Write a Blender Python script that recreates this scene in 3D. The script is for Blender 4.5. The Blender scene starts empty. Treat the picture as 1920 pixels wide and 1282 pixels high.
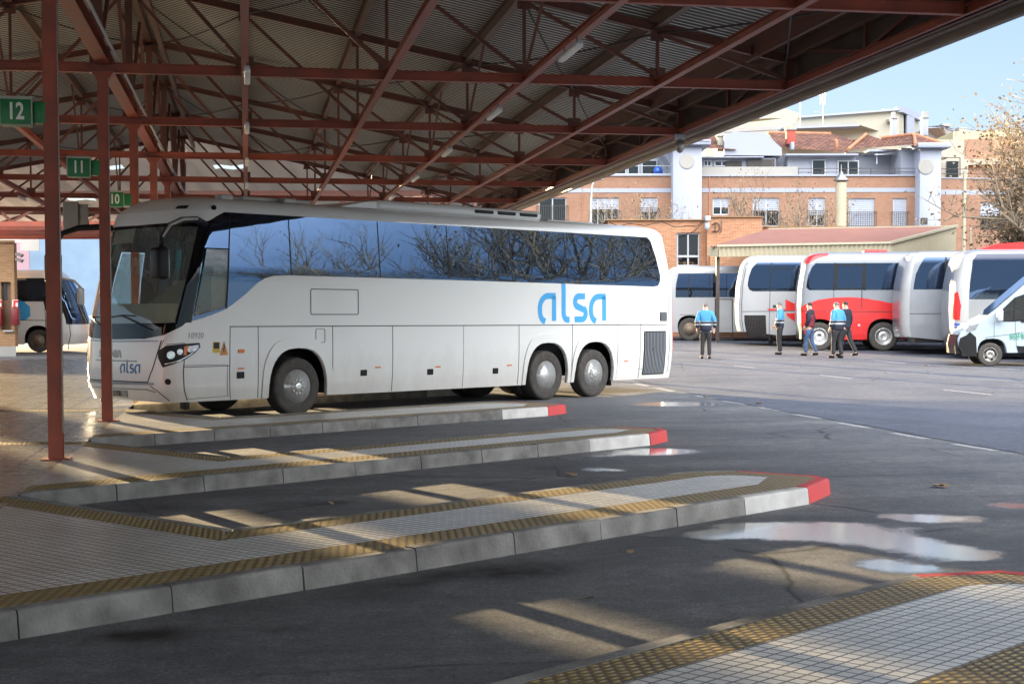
import bpy, bmesh, math, random
from mathutils import Vector, Matrix
from mathutils.geometry import delaunay_2d_cdt
S = bpy.context.scene
COL = S.collection
rad = math.radians
random.seed(7)

# ------------------------------------------------------------------ camera
FPX, CY, PITCH, ROLL, AL, AB, H = 2828.7, 720.0, 0.0452, -0.0016, -0.1739, 0.7519, 1.72
cam_d = bpy.data.cameras.new("camera")
cam = bpy.data.objects.new("camera", cam_d)
COL.objects.link(cam)
cam_d.sensor_width = 36
cam_d.lens = FPX / 1920 * 36
cam_d.shift_y = (CY - 641) / 1920
cam_d.clip_start, cam_d.clip_end = 0.1, 6000
cam.location = (0, 0, H)
Rm = Matrix.Rotation(rad(90) - PITCH, 4, 'X') @ Matrix.Rotation(ROLL, 4, 'Z')
cam.rotation_euler = Rm.to_euler()
S.camera = cam

# ------------------------------------------------------------------ light
SUN_AZ, SUN_EL = rad(-33.0), rad(6.3)
world = bpy.data.worlds.new("World")
S.world = world
world.use_nodes = True
wn, wl = world.node_tree.nodes, world.node_tree.links
sky = wn.new('ShaderNodeTexSky')
sky.sky_type = 'NISHITA'
sky.sun_disc = False
sky.sun_elevation = SUN_EL
sky.sun_rotation = SUN_AZ
sky.altitude = 600
sky.air_density = 1.0
sky.dust_density = 0.4
sky.ozone_density = 2.0
def _wm(op, a, b=None, clamp=False):
    x = wn.new('ShaderNodeMath'); x.operation = op; x.use_clamp = clamp
    for i, v in ((0, a), (1, b)):
        if v is None: continue
        if isinstance(v, (int, float)): x.inputs[i].default_value = v
        else: wl.new(v, x.inputs[i])
    return x.outputs[0]
wtc = wn.new('ShaderNodeTexCoord'); wsp = wn.new('ShaderNodeSeparateXYZ'); wl.new(wtc.outputs['Generated'], wsp.inputs[0])
# clear winter sky: pale at the horizon, deeper blue above, an added bright bank behind the camera to light the shaded sides
grad = wn.new('ShaderNodeValToRGB'); wl.new(wsp.outputs[2], grad.inputs[0])
ge = grad.color_ramp.elements
ge[0].position = 0.0; ge[0].color = (.50, .58, .64, 1); ge[1].position = .75; ge[1].color = (.10, .20, .46, 1)
e_ = ge.new(.10); e_.color = (.39, .50, .61, 1)
e_ = ge.new(.28); e_.color = (.25, .37, .56, 1)
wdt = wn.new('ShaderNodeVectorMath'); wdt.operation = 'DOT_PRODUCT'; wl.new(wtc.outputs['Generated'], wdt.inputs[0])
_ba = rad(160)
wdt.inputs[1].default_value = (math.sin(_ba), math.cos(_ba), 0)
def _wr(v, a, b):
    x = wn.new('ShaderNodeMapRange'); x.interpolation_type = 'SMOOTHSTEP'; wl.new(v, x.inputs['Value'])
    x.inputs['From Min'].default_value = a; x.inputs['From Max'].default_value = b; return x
fill_bank = wn.new('ShaderNodeMath'); fill_bank.operation = 'MULTIPLY'
wl.new(_wr(wdt.outputs['Value'], -.15, .6).outputs[0], fill_bank.inputs[0]); wl.new(_wr(wsp.outputs[2], .14, .34).outputs[0], fill_bank.inputs[1])
wmx = wn.new('ShaderNodeMix'); wmx.data_type = 'RGBA'; wl.new(fill_bank.outputs[0], wmx.inputs[0]); wl.new(grad.outputs[0], wmx.inputs[6]); wmx.inputs[7].default_value = (5.6, 5.6, 5.6, 1)
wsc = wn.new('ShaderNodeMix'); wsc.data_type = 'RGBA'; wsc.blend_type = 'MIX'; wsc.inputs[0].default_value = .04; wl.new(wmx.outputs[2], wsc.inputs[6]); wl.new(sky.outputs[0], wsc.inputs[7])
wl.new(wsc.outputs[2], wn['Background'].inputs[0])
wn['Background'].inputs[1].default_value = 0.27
sl = bpy.data.lights.new("sun", 'SUN')
sl.energy = 5.0
sl.angle = rad(0.5)
sl.color = (1.0, 0.76, 0.44)
sun = bpy.data.objects.new("sun", sl)
COL.objects.link(sun)
sd = Vector((math.sin(SUN_AZ) * math.cos(SUN_EL), math.cos(SUN_AZ) * math.cos(SUN_EL), math.sin(SUN_EL)))
sun.rotation_euler = sd.to_track_quat('Z', 'Y').to_euler()
S.view_settings.view_transform = 'Standard'
S.view_settings.look = 'None'
S.view_settings.exposure = 2.45
S.view_settings.gamma = 1
S.render.engine = 'CYCLES'
S.cycles.max_bounces = 8
S.cycles.transparent_max_bounces = 12

# ------------------------------------------------------------------ survey helpers (photo measurements -> metres)
def _cam_ray(px, py):
    v = Rm.to_3x3() @ Vector(((px - 960) / FPX, -(py - CY) / FPX, -1.0))
    return v
def at(px, py, Y):
    """point on the vertical plane y = Y"""
    r = _cam_ray(px, py)
    t = Y / r.y
    return Vector((r.x * t, Y, H + r.z * t))
def TL(T, L, z=0.0):
    return Vector((T * math.cos(AL) + L * math.sin(AL), -T * math.sin(AL) + L * math.cos(AL), z))
def BN(s, N, z=0.0):
    return Vector((s * math.sin(AB) + N * math.cos(AB), s * math.cos(AB) - N * math.sin(AB), z))
def toTL(x, y):
    return (x * math.cos(AL) - y * math.sin(AL), x * math.sin(AL) + y * math.cos(AL))
def sstep(a, b, x):
    t = max(0.0, min(1.0, (x - a) / (b - a)))
    return t * t * (3 - 2 * t)
def gh(x, y):
    """height of the asphalt: level round the stands, rising gently towards the parked coaches"""
    T, L = toTL(x, y)
    return 0.022 * min(max(0.0, L - 30.0), 60.0) * sstep(4.5, 12.0, T) + 0.004 * max(0, min(60, L - 40)) * (1 - sstep(4.5, 12, T))
def on_ground(px, py):
    r = _cam_ray(px, py)
    t = 1.0
    while t < 300:
        p = Vector((0, 0, H)) + r * t
        if p.z <= gh(p.x, p.y):
            return p
        t += 0.02
    return p

# ------------------------------------------------------------------ mesh builder
class MB:
    def __init__(s):
        s.v, s.f, s.m, s.sm = [], [], [], []
    def add(s, vs, fs, mi=0, smooth=False):
        b = len(s.v)
        s.v.extend([tuple(p) for p in vs])
        for f in fs:
            s.f.append([b + i for i in f])
            s.m.append(mi)
            s.sm.append(smooth)
        return s
    def box(s, x0, x1, y0, y1, z0, z1, mi=0):
        vs = [(x0,y0,z0),(x1,y0,z0),(x1,y1,z0),(x0,y1,z0),(x0,y0,z1),(x1,y0,z1),(x1,y1,z1),(x0,y1,z1)]
        return s.add(vs, [(3,2,1,0),(4,5,6,7),(0,1,5,4),(1,2,6,5),(2,3,7,6),(3,0,4,7)], mi)
    def bbox(s, x0, x1, y0, y1, z0, z1, r=0.01, mi=0, seg=2):
        """bevelled box"""
        bm = bmesh.new()
        bmesh.ops.create_cube(bm, size=1.0)
        for v in bm.verts:
            v.co = Vector(((x0+x1)/2 + v.co.x*(x1-x0), (y0+y1)/2 + v.co.y*(y1-y0), (z0+z1)/2 + v.co.z*(z1-z0)))
        r = min(r, abs(x1-x0)*.49, abs(y1-y0)*.49, abs(z1-z0)*.49)
        bmesh.ops.bevel(bm, geom=list(bm.edges), offset=r, segments=seg, profile=.5, affect='EDGES')
        s.from_bm(bm, mi, True)
        return s
    def from_bm(s, bm, mi=0, smooth=False, mat=None):
        bm.verts.index_update()
        vs = [(mat @ v.co) if mat else v.co.copy() for v in bm.verts]
        s.add(vs, [[v.index for v in f.verts] for f in bm.faces], mi, smooth)
        bm.free()
        return s
    def bar(s, p, q, w, h=None, up=(0,0,1), mi=0):
        h = h or w
        p, q = Vector(p), Vector(q)
        d = (q - p).normalized()
        u = Vector(up)
        if abs(d.dot(u)) > .98: u = Vector((1,0,0))
        a = d.cross(u).normalized()
        b = a.cross(d).normalized()
        vs = []
        for c in (p, q):
            for i, j in ((-1,-1),(1,-1),(1,1),(-1,1)):
                vs.append(c + a*(i*w/2) + b*(j*h/2))
        return s.add(vs, [(3,2,1,0),(4,5,6,7),(0,1,5,4),(1,2,6,5),(2,3,7,6),(3,0,4,7)], mi)
    def ibeam(s, p, q, w, h, t=.012, up=(0,0,1), mi=0):
        p, q = Vector(p), Vector(q)
        d = (q - p).normalized()
        u = Vector(up)
        a = d.cross(u).normalized(); b = a.cross(d).normalized()
        s.bar(p + b*(h/2-t/2), q + b*(h/2-t/2), w, t, up, mi)
        s.bar(p - b*(h/2-t/2), q - b*(h/2-t/2), w, t, up, mi)
        s.bar(p, q, t, h-2*t-.001, up, mi)
        return s
    def tube(s, p, q, r0, r1=None, n=8, mi=0, cap=True):
        r1 = r0 if r1 is None else r1
        p, q = Vector(p), Vector(q)
        d = (q - p).normalized()
        u = Vector((0,0,1)) if abs(d.z) < .95 else Vector((1,0,0))
        a = d.cross(u).normalized(); b = a.cross(d)
        vs = []
        for c, r in ((p, r0), (q, r1)):
            for i in range(n):
                t = 2*math.pi*i/n
                vs.append(c + a*(r*math.cos(t)) + b*(r*math.sin(t)))
        fs = [(i, (i+1) % n, n+(i+1) % n, n+i) for i in range(n)]
        s.add(vs, fs, mi, n > 6)
        if cap:
            s.add(vs[:n], [list(range(n))[::-1]], mi); s.add(vs[n:], [list(range(n))], mi)
        return s
    def path(s, pts, r, n=8, mi=0):
        pts = [Vector(p) for p in pts]
        rs = r if isinstance(r, (list, tuple)) else [r]*len(pts)
        vs, a0 = [], None
        for i, p in enumerate(pts):
            d = ((pts[min(i+1, len(pts)-1)] - pts[max(i-1, 0)])).normalized()
            if a0 is None:
                u = Vector((0,0,1)) if abs(d.z) < .9 else Vector((1,0,0))
                a0 = d.cross(u).normalized()
            a = (a0 - d*a0.dot(d)).normalized(); a0 = a
            b = a.cross(d)
            for k in range(n):
                t = 2*math.pi*k/n
                vs.append(p + a*(rs[i]*math.cos(t)) + b*(rs[i]*math.sin(t)))
        fs = []
        for i in range(len(pts)-1):
            for k in range(n):
                fs.append((i*n+k, i*n+(k+1) % n, (i+1)*n+(k+1) % n, (i+1)*n+k))
        fs.append(list(range(n))[::-1]); fs.append([(len(pts)-1)*n+k for k in range(n)])
        return s.add(vs, fs, mi, True)
    def lathe(s, prof, origin=(0,0,0), axis='y', n=28, mi=0, sgn=1, cap=True):
        """prof: (radius, offset along axis)"""
        o = Vector(origin); vs = []
        for r, h in prof:
            for k in range(n):
                t = 2*math.pi*k/n
                c, d = r*math.cos(t), r*math.sin(t)
                vs.append(o + (Vector((c, h*sgn, d)) if axis == 'y' else Vector((c, d, h)) if axis == 'z' else Vector((h*sgn, c, d))))
        fs = []
        for i in range(len(prof)-1):
            for k in range(n):
                fs.append((i*n+k, i*n+(k+1) % n, (i+1)*n+(k+1) % n, (i+1)*n+k))
        if cap and prof[0][0] > 1e-6: fs.append(list(range(n)))
        if cap and prof[-1][0] > 1e-6: fs.append([(len(prof)-1)*n+k for k in range(n)])
        return s.add(vs, fs, mi, True)
    def poly(s, pts, mi=0):
        return s.add(pts, [list(range(len(pts)))], mi)
    def prism(s, pts, vec, mi=0):
        n = len(pts); v = Vector(vec)
        vs = [Vector(p) for p in pts] + [Vector(p)+v for p in pts]
        return s.add(vs, [list(range(n))[::-1], list(range(n, 2*n))] + [(i, (i+1) % n, n+(i+1) % n, n+i) for i in range(n)], mi)
    def build(s, name, mats, parent=None, label=None, fixn=True):
        me = bpy.data.meshes.new(name)
        me.from_pydata(s.v, [], s.f)
        if not isinstance(mats, (list, tuple)): mats = [mats]
        for m in mats: me.materials.append(m)
        me.polygons.foreach_set('material_index', [min(i, len(mats)-1) for i in s.m])
        me.polygons.foreach_set('use_smooth', s.sm)
        if fixn:
            bm = bmesh.new(); bm.from_mesh(me)
            bmesh.ops.recalc_face_normals(bm, faces=bm.faces)
            bm.to_mesh(me); bm.free()
        me.update()
        o = bpy.data.objects.new(name, me)
        COL.objects.link(o)
        if parent: o.parent = parent
        if label: o['label'] = label
        return o

def tag(o, label=None, cat=None, group=None, kind=None):
    if label: o['label'] = label
    if cat: o['category'] = cat
    if group: o['group'] = group
    if kind: o['kind'] = kind
    return o
def thing(name, label, cat, loc=(0,0,0), rz=0, group=None):
    o = bpy.data.objects.new(name, None)
    COL.objects.link(o)
    o.empty_display_size = .2
    o.location = loc; o.rotation_euler = (0, 0, rz)
    return tag(o, label, cat, group)
def dup(root, loc=None, rz=None, label=None):
    r = root.copy(); COL.objects.link(r)
    if loc is not None: r.location = loc
    if rz is not None: r.rotation_euler = (0, 0, rz)
    if label: r['label'] = label
    for ch in list(root.children):
        c = ch.copy(); COL.objects.link(c); c.parent = r
        for g in list(ch.children):
            d = g.copy(); COL.objects.link(d); d.parent = c
    return r

# ------------------------------------------------------------------ materials
def new_mat(name):
    m = bpy.data.materials.new(name); m.use_nodes = True
    return m, m.node_tree.nodes, m.node_tree.links, m.node_tree.nodes['Principled BSDF']
def N_(n, t, **kw):
    x = n.new(t)
    for k, v in kw.items(): setattr(x, k, v)
    return x
def mat(name, col, rough=.6, metal=0, var=.15, scale=6, bump=0, bscale=60, coat=0, spec=.5, dirt=None, emit=None, obj=True, stretch=None):
    m, n, l, b = new_mat(name)
    b.inputs['Roughness'].default_value = rough
    b.inputs['Metallic'].default_value = metal
    b.inputs['Specular IOR Level'].default_value = spec
    b.inputs['Coat Weight'].default_value = coat
    b.inputs['Coat Roughness'].default_value = .05
    tc = N_(n, 'ShaderNodeTexCoord')
    src = tc.outputs['Object']
    if stretch:
        mp = N_(n, 'ShaderNodeMapping'); mp.inputs['Scale'].default_value = stretch
        l.new(src, mp.inputs[0]); src = mp.outputs[0]
    nz = N_(n, 'ShaderNodeTexNoise'); nz.inputs['Scale'].default_value = scale; nz.inputs['Detail'].default_value = 8
    l.new(src, nz.inputs['Vector'])
    rp = N_(n, 'ShaderNodeValToRGB')
    rp.color_ramp.elements[0].position = .3; rp.color_ramp.elements[1].position = .7
    lo = tuple(c*(1-var) for c in col[:3]); hi = tuple(min(1, c*(1+var*.6)) for c in col[:3])
    if dirt: lo = tuple(c*(1-var) + d*var for c, d in zip(col, dirt))
    rp.color_ramp.elements[0].color = (*lo, 1); rp.color_ramp.elements[1].color = (*hi, 1)
    l.new(nz.outputs['Fac'], rp.inputs[0]); l.new(rp.outputs[0], b.inputs['Base Color'])
    mr = N_(n, 'ShaderNodeMapRange')
    mr.inputs['To Min'].default_value = max(0.02, rough*.8); mr.inputs['To Max'].default_value = min(1, rough*1.2)
    l.new(nz.outputs['Fac'], mr.inputs['Value']); l.new(mr.outputs[0], b.inputs['Roughness'])
    if bump:
        n2 = N_(n, 'ShaderNodeTexNoise'); n2.inputs['Scale'].default_value = bscale; n2.inputs['Detail'].default_value = 6
        l.new(src, n2.inputs['Vector'])
        bp = N_(n, 'ShaderNodeBump'); bp.inputs['Strength'].default_value = bump; bp.inputs['Distance'].default_value = .01
        l.new(n2.outputs['Fac'], bp.inputs['Height']); l.new(bp.outputs[0], b.inputs['Normal'])
    return m
def brick_mat(name, c1, c2, mortar, bw=.24, bh=.065, rot=(rad(90),0,0), ms=.008, rough=.85, bumpd=.004):
    m, n, l, b = new_mat(name)
    tc = N_(n, 'ShaderNodeTexCoord')
    sp = N_(n, 'ShaderNodeSeparateXYZ'); l.new(tc.outputs['Object'], sp.inputs[0])
    ad = N_(n, 'ShaderNodeMath', operation='ADD'); l.new(sp.outputs[0], ad.inputs[0]); l.new(sp.outputs[1], ad.inputs[1])
    cb = N_(n, 'ShaderNodeCombineXYZ'); l.new(ad.outputs[0], cb.inputs[0]); l.new(sp.outputs[2], cb.inputs[1])
    br = N_(n, 'ShaderNodeTexBrick')
    br.inputs['Color1'].default_value = (*c1, 1); br.inputs['Color2'].default_value = (*c2, 1); br.inputs['Mortar'].default_value = (*mortar, 1)
    br.inputs['Scale'].default_value = 1; br.inputs['Brick Width'].default_value = bw; br.inputs['Row Height'].default_value = bh
    br.inputs['Mortar Size'].default_value = ms; br.inputs['Bias'].default_value = 0
    l.new(cb.outputs[0], br.inputs['Vector'])
    nz = N_(n, 'ShaderNodeTexNoise'); nz.inputs['Scale'].default_value = .6; nz.inputs['Detail'].default_value = 8; nz.inputs['Roughness'].default_value=.7
    l.new(tc.outputs['Object'], nz.inputs['Vector'])
    mx = N_(n, 'ShaderNodeMix', data_type='RGBA', blend_type='MULTIPLY'); mx.inputs[0].default_value = .55
    rp = N_(n, 'ShaderNodeValToRGB'); rp.color_ramp.elements[0].position=.3; rp.color_ramp.elements[1].position=.7
    rp.color_ramp.elements[0].color=(.62,.58,.55,1); rp.color_ramp.elements[1].color=(1.1,1.1,1.1,1)
    l.new(nz.outputs['Fac'], rp.inputs[0]); l.new(br.outputs['Color'], mx.inputs[6]); l.new(rp.outputs[0], mx.inputs[7])
    l.new(mx.outputs[2], b.inputs['Base Color'])
    b.inputs['Roughness'].default_value = rough
    bp = N_(n, 'ShaderNodeBump'); bp.inputs['Distance'].default_value = bumpd; bp.inputs['Strength'].default_value=.6; bp.invert = True
    l.new(br.outputs['Fac'], bp.inputs['Height']); l.new(bp.outputs[0], b.inputs['Normal'])
    return m
def glass_mat(name, tint, ior=1.9, through=.3, wave=.0, rough=.01, wscale=1.2, gcol=(1,1,1), base=(.012,.014,.018)):
    """tinted pane: mirror part by Fresnel, the rest lets a share of the inside through"""
    m, n, l, b = new_mat(name)
    out = n['Material Output']
    gl = N_(n, 'ShaderNodeBsdfGlossy'); gl.inputs['Roughness'].default_value = rough; gl.inputs['Color'].default_value = (*gcol,1)
    tr = N_(n, 'ShaderNodeBsdfTransparent'); tr.inputs[0].default_value = (*tint, 1)
    b.inputs['Base Color'].default_value = (*base,1); b.inputs['Roughness'].default_value=.3; b.inputs['Specular IOR Level'].default_value=0
    mx1 = N_(n, 'ShaderNodeMixShader'); mx1.inputs[0].default_value = through
    l.new(b.outputs[0], mx1.inputs[1]); l.new(tr.outputs[0], mx1.inputs[2])
    fr = N_(n, 'ShaderNodeFresnel'); fr.inputs[0].default_value = ior
    mx = N_(n, 'ShaderNodeMixShader'); l.new(fr.outputs[0], mx.inputs[0])
    l.new(mx1.outputs[0], mx.inputs[1]); l.new(gl.outputs[0], mx.inputs[2]); l.new(mx.outputs[0], out.inputs[0])
    if wave:
        tc = N_(n, 'ShaderNodeTexCoord')
        mp = N_(n, 'ShaderNodeMapping'); mp.inputs['Scale'].default_value = (1, 1, 2.2)
        nz = N_(n, 'ShaderNodeTexNoise'); nz.inputs['Scale'].default_value = wscale; nz.inputs['Detail'].default_value = 2
        bp = N_(n, 'ShaderNodeBump'); bp.inputs['Strength'].default_value = 1; bp.inputs['Distance'].default_value = wave
        l.new(tc.outputs['Object'], mp.inputs[0]); l.new(mp.outputs[0], nz.inputs['Vector'])
        l.new(nz.outputs['Fac'], bp.inputs['Height'])
        l.new(bp.outputs[0], gl.inputs['Normal']); l.new(bp.outputs[0], fr.inputs['Normal'])
    return m

M = {}
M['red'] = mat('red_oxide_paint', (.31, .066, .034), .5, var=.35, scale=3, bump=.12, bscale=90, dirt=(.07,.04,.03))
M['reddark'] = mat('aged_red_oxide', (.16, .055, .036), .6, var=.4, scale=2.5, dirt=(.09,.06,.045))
M['purlin'] = mat('purlin_paint', (.17, .095, .07), .6, var=.3, scale=2, dirt=(.16,.11,.07))
M['roofgroove'] = mat('sheet_groove', (.17,.16,.14), .7, var=.2)
M['roofsheet'] = mat('galvanised_sheet', (.74, .73, .68), .5, metal=.1, var=.3, scale=.7, dirt=(.14,.11,.08), stretch=(1,.25,1))
M['fascia'] = mat('fascia_sheet', (.17,.125,.10), .5, metal=.1, var=.25, scale=1)
def coach_white():
    m, n, l, b = new_mat('white_coach_paint')
    tc = N_(n, 'ShaderNodeTexCoord'); sp = N_(n, 'ShaderNodeSeparateXYZ'); l.new(tc.outputs['Object'], sp.inputs[0])
    nz = N_(n, 'ShaderNodeTexNoise'); nz.inputs['Scale'].default_value = 2.2; nz.inputs['Detail'].default_value = 9; nz.inputs['Roughness'].default_value = .7
    mp = N_(n, 'ShaderNodeMapping'); mp.inputs['Scale'].default_value = (1,1,.35); l.new(tc.outputs['Object'], mp.inputs[0]); l.new(mp.outputs[0], nz.inputs['Vector'])
    ad = N_(n, 'ShaderNodeMath', operation='MULTIPLY_ADD'); l.new(nz.outputs['Fac'], ad.inputs[0]); ad.inputs[1].default_value = -1.1; l.new(sp.outputs[2], ad.inputs[2])
    mr = N_(n, 'ShaderNodeMapRange'); l.new(ad.outputs[0], mr.inputs['Value']); mr.inputs['From Min'].default_value = -.25; mr.inputs['From Max'].default_value = .55; mr.inputs['To Min'].default_value = .42; mr.inputs['To Max'].default_value = 0
    mx = N_(n, 'ShaderNodeMix', data_type='RGBA'); l.new(mr.outputs[0], mx.inputs[0]); mx.inputs[6].default_value = (.76,.765,.745,1); mx.inputs[7].default_value = (.36,.32,.26,1)
    l.new(mx.outputs[2], b.inputs['Base Color']); b.inputs['Roughness'].default_value = .3
    b.inputs['Coat Weight'].default_value = .8; b.inputs['Coat Roughness'].default_value = .06; b.inputs['Coat IOR'].default_value = 1.7
    n2 = N_(n, 'ShaderNodeTexNoise'); n2.inputs['Scale'].default_value = 1.1; n2.inputs['Detail'].default_value = 2; l.new(tc.outputs['Object'], n2.inputs['Vector'])
    bp = N_(n, 'ShaderNodeBump'); bp.inputs['Distance'].default_value = .012; bp.inputs['Strength'].default_value = 1; l.new(n2.outputs['Fac'], bp.inputs['Height']); l.new(bp.outputs[0], b.inputs['Coat Normal'])
    return m
M['white'] = coach_white()
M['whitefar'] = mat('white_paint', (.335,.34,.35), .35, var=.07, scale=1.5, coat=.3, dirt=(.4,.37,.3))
M['silver'] = mat('silver_paint', (.24,.255,.28), .3, metal=.15, var=.06, scale=2, coat=.4)
M['redpaint'] = mat('bright_red_paint', (.62,.02,.02), .3, var=.08, scale=2, coat=.5)
M['bluepaint'] = mat('blue_paint', (.02,.10,.45), .3, var=.1, scale=3, coat=.5)
M['navy'] = mat('dark_blue_paint', (.012,.022,.07), .3, var=.1, scale=3, coat=.5)
M['black'] = mat('black_plastic', (.012,.012,.013), .38, var=.3, scale=8, spec=.25)
M['gloss'] = mat('black_glazing', (.006,.006,.007), .05, var=.1, spec=.35)
M['seam'] = mat('dark_seam', (.03,.03,.032), .7, var=.1)
M['rubber'] = mat('tyre_rubber', (.032,.03,.028), .78, var=.35, scale=9, bump=.2, bscale=70, dirt=(.12,.1,.08))
M['chrome'] = mat('polished_steel', (.72,.72,.70), .22, metal=.6, var=.15, scale=14)
M['steel'] = mat('dull_steel', (.36,.35,.33), .42, metal=.9, var=.35, scale=14, dirt=(.16,.1,.06))
M['hub'] = mat('rusty_hub', (.20,.155,.115), .6, metal=.3, var=.5, scale=20, dirt=(.16,.09,.05))
M['logo'] = mat('logo_blue', (.05,.36,.72), .35, var=.04, scale=3, coat=.4)
M['logodark'] = mat('logo_dark_blue', (.02,.14,.36), .35, var=.04, scale=3)
M['amber'] = mat('amber_lens', (.72,.17,.02), .25, var=.15, scale=20, coat=.5)
M['redlens'] = mat('red_lens', (.55,.02,.02), .2, var=.15, scale=20, coat=.5)
M['lens'] = mat('headlamp_reflector', (.55,.56,.58), .12, metal=.9, var=.4, scale=22)
M['glass'] = glass_mat('tinted_side_glass', (.30,.36,.38), 3.4, .30, .0014, wscale=.7, gcol=(.27,.43,.74))
M['glassfar'] = glass_mat('tinted_glass', (.3,.32,.33), 2.9, .3, .002, wscale=.7, gcol=(.22,.34,.58))
M['wind'] = glass_mat('windscreen_glass', (.80,.88,.82), 1.8, .74, .002, base=(.36,.38,.33))
M['driver'] = glass_mat('driver_glass', (.6,.68,.66), 1.75, .7, .006)
M['housepane'] = glass_mat('window_glass', (.4,.45,.45), 1.7, .25, .004)
M['concrete'] = mat('kerb_concrete', (.20,.195,.185), .85, var=.75, scale=3.4, bump=.8, bscale=45, dirt=(.075,.07,.065))
M['kerbwhite'] = mat('worn_white_paint', (.55,.54,.52), .7, var=.35, scale=4, bump=.3, dirt=(.22,.2,.18))
M['kerbred'] = mat('worn_red_paint', (.55,.055,.055), .65, var=.22, scale=5, bump=.3, dirt=(.25,.1,.09))
M['plaster'] = mat('white_render', (.28,.305,.375), .9, var=.1, scale=.5, dirt=(.45,.43,.4))
M['cream'] = mat('cream_render', (.34,.325,.27), .9, var=.12, scale=.4, dirt=(.4,.36,.28))
M['ochre'] = mat('pale_yellow_render', (.48,.44,.27), .9, var=.1, scale=.4)
M['greywall'] = mat('grey_render', (.32,.31,.29), .9, var=.12, scale=.6)
M['terra'] = mat('terracotta', (.40,.17,.09), .8, var=.4, scale=3, dirt=(.14,.09,.07))
M['shedroof'] = mat('brown_metal_roof', (.22,.10,.075), .55, var=.25, scale=1.2, dirt=(.15,.10,.08))
M['beige'] = mat('beige_sheet', (.38,.345,.25), .55, var=.15, scale=1.4, dirt=(.35,.3,.2))
M['pvc'] = mat('white_frame', (.42,.44,.48), .5, var=.06)
M['shutter'] = mat('white_shutter', (.33,.36,.43), .6, var=.06, scale=1)
M['iron'] = mat('dark_iron', (.06,.045,.04), .6, var=.2)
M['galv'] = mat('galvanised_pole', (.48,.47,.44), .5, metal=.3, var=.2, scale=3)
M['lightlens'] = mat('prismatic_diffuser', (.78,.78,.74), .35, var=.08, scale=9)
M['green'] = mat('sign_green', (.015,.20,.06), .4, var=.15, scale=6)
M['signedge'] = mat('sign_frame', (.42,.42,.36), .5, var=.1)
M['signwhite'] = mat('sign_white', (.80,.80,.74), .5, var=.04)
M['bark'] = mat('plane_bark', (.20,.155,.11), .9, var=.4, scale=5, dirt=(.34,.29,.2))
M['dryleaf'] = mat('dry_leaf', (.20,.125,.065), .85, var=.5, scale=9, dirt=(.36,.28,.18))
M['skin'] = mat('skin', (.50,.30,.22), .55, var=.08, scale=9)
M['hairgrey'] = mat('grey_hair', (.13,.12,.115), .8, var=.3, scale=40)
M['hairdark'] = mat('dark_hair', (.03,.022,.018), .8, var=.3, scale=40)
M['jkblue'] = mat('light_blue_jacket', (.05,.25,.46), .8, var=.18, scale=7, bump=.4, bscale=14)
M['navycloth'] = mat('navy_cloth', (.012,.017,.035), .85, var=.3, scale=7, bump=.4, bscale=14)
M['darkcloth'] = mat('charcoal_trousers', (.022,.022,.026), .88, var=.3, scale=7, bump=.4, bscale=14)
M['reflect'] = mat('reflective_tape', (.36,.38,.40), .4, var=.08)
M['maroon'] = mat('maroon_quilt', (.15,.014,.03), .6, var=.25, scale=9, bump=.5, bscale=18)
M['jeans'] = mat('blue_denim', (.055,.10,.20), .85, var=.35, scale=8, bump=.3, bscale=30)
M['seatfab'] = mat('turquoise_seat', (.03,.32,.36), .8, var=.2, scale=8)
M['dash'] = mat('grey_dashboard', (.66,.66,.58), .6, var=.1, scale=5)
M['inner'] = mat('dark_interior', (.05,.048,.045), .85, var=.3, scale=2)
M['brickA'] = brick_mat('orange_brick', (.33,.165,.10), (.27,.13,.078), (.26,.19,.14))
M['brickB'] = brick_mat('station_brick', (.46,.21,.105), (.33,.13,.065), (.42,.31,.21))
M['brickK'] = brick_mat('kiosk_brick', (.36,.20,.09), (.28,.14,.06), (.34,.25,.16))
M['brickF'] = brick_mat('far_brick', (.36,.20,.13), (.32,.17,.11), (.33,.24,.18))
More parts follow.
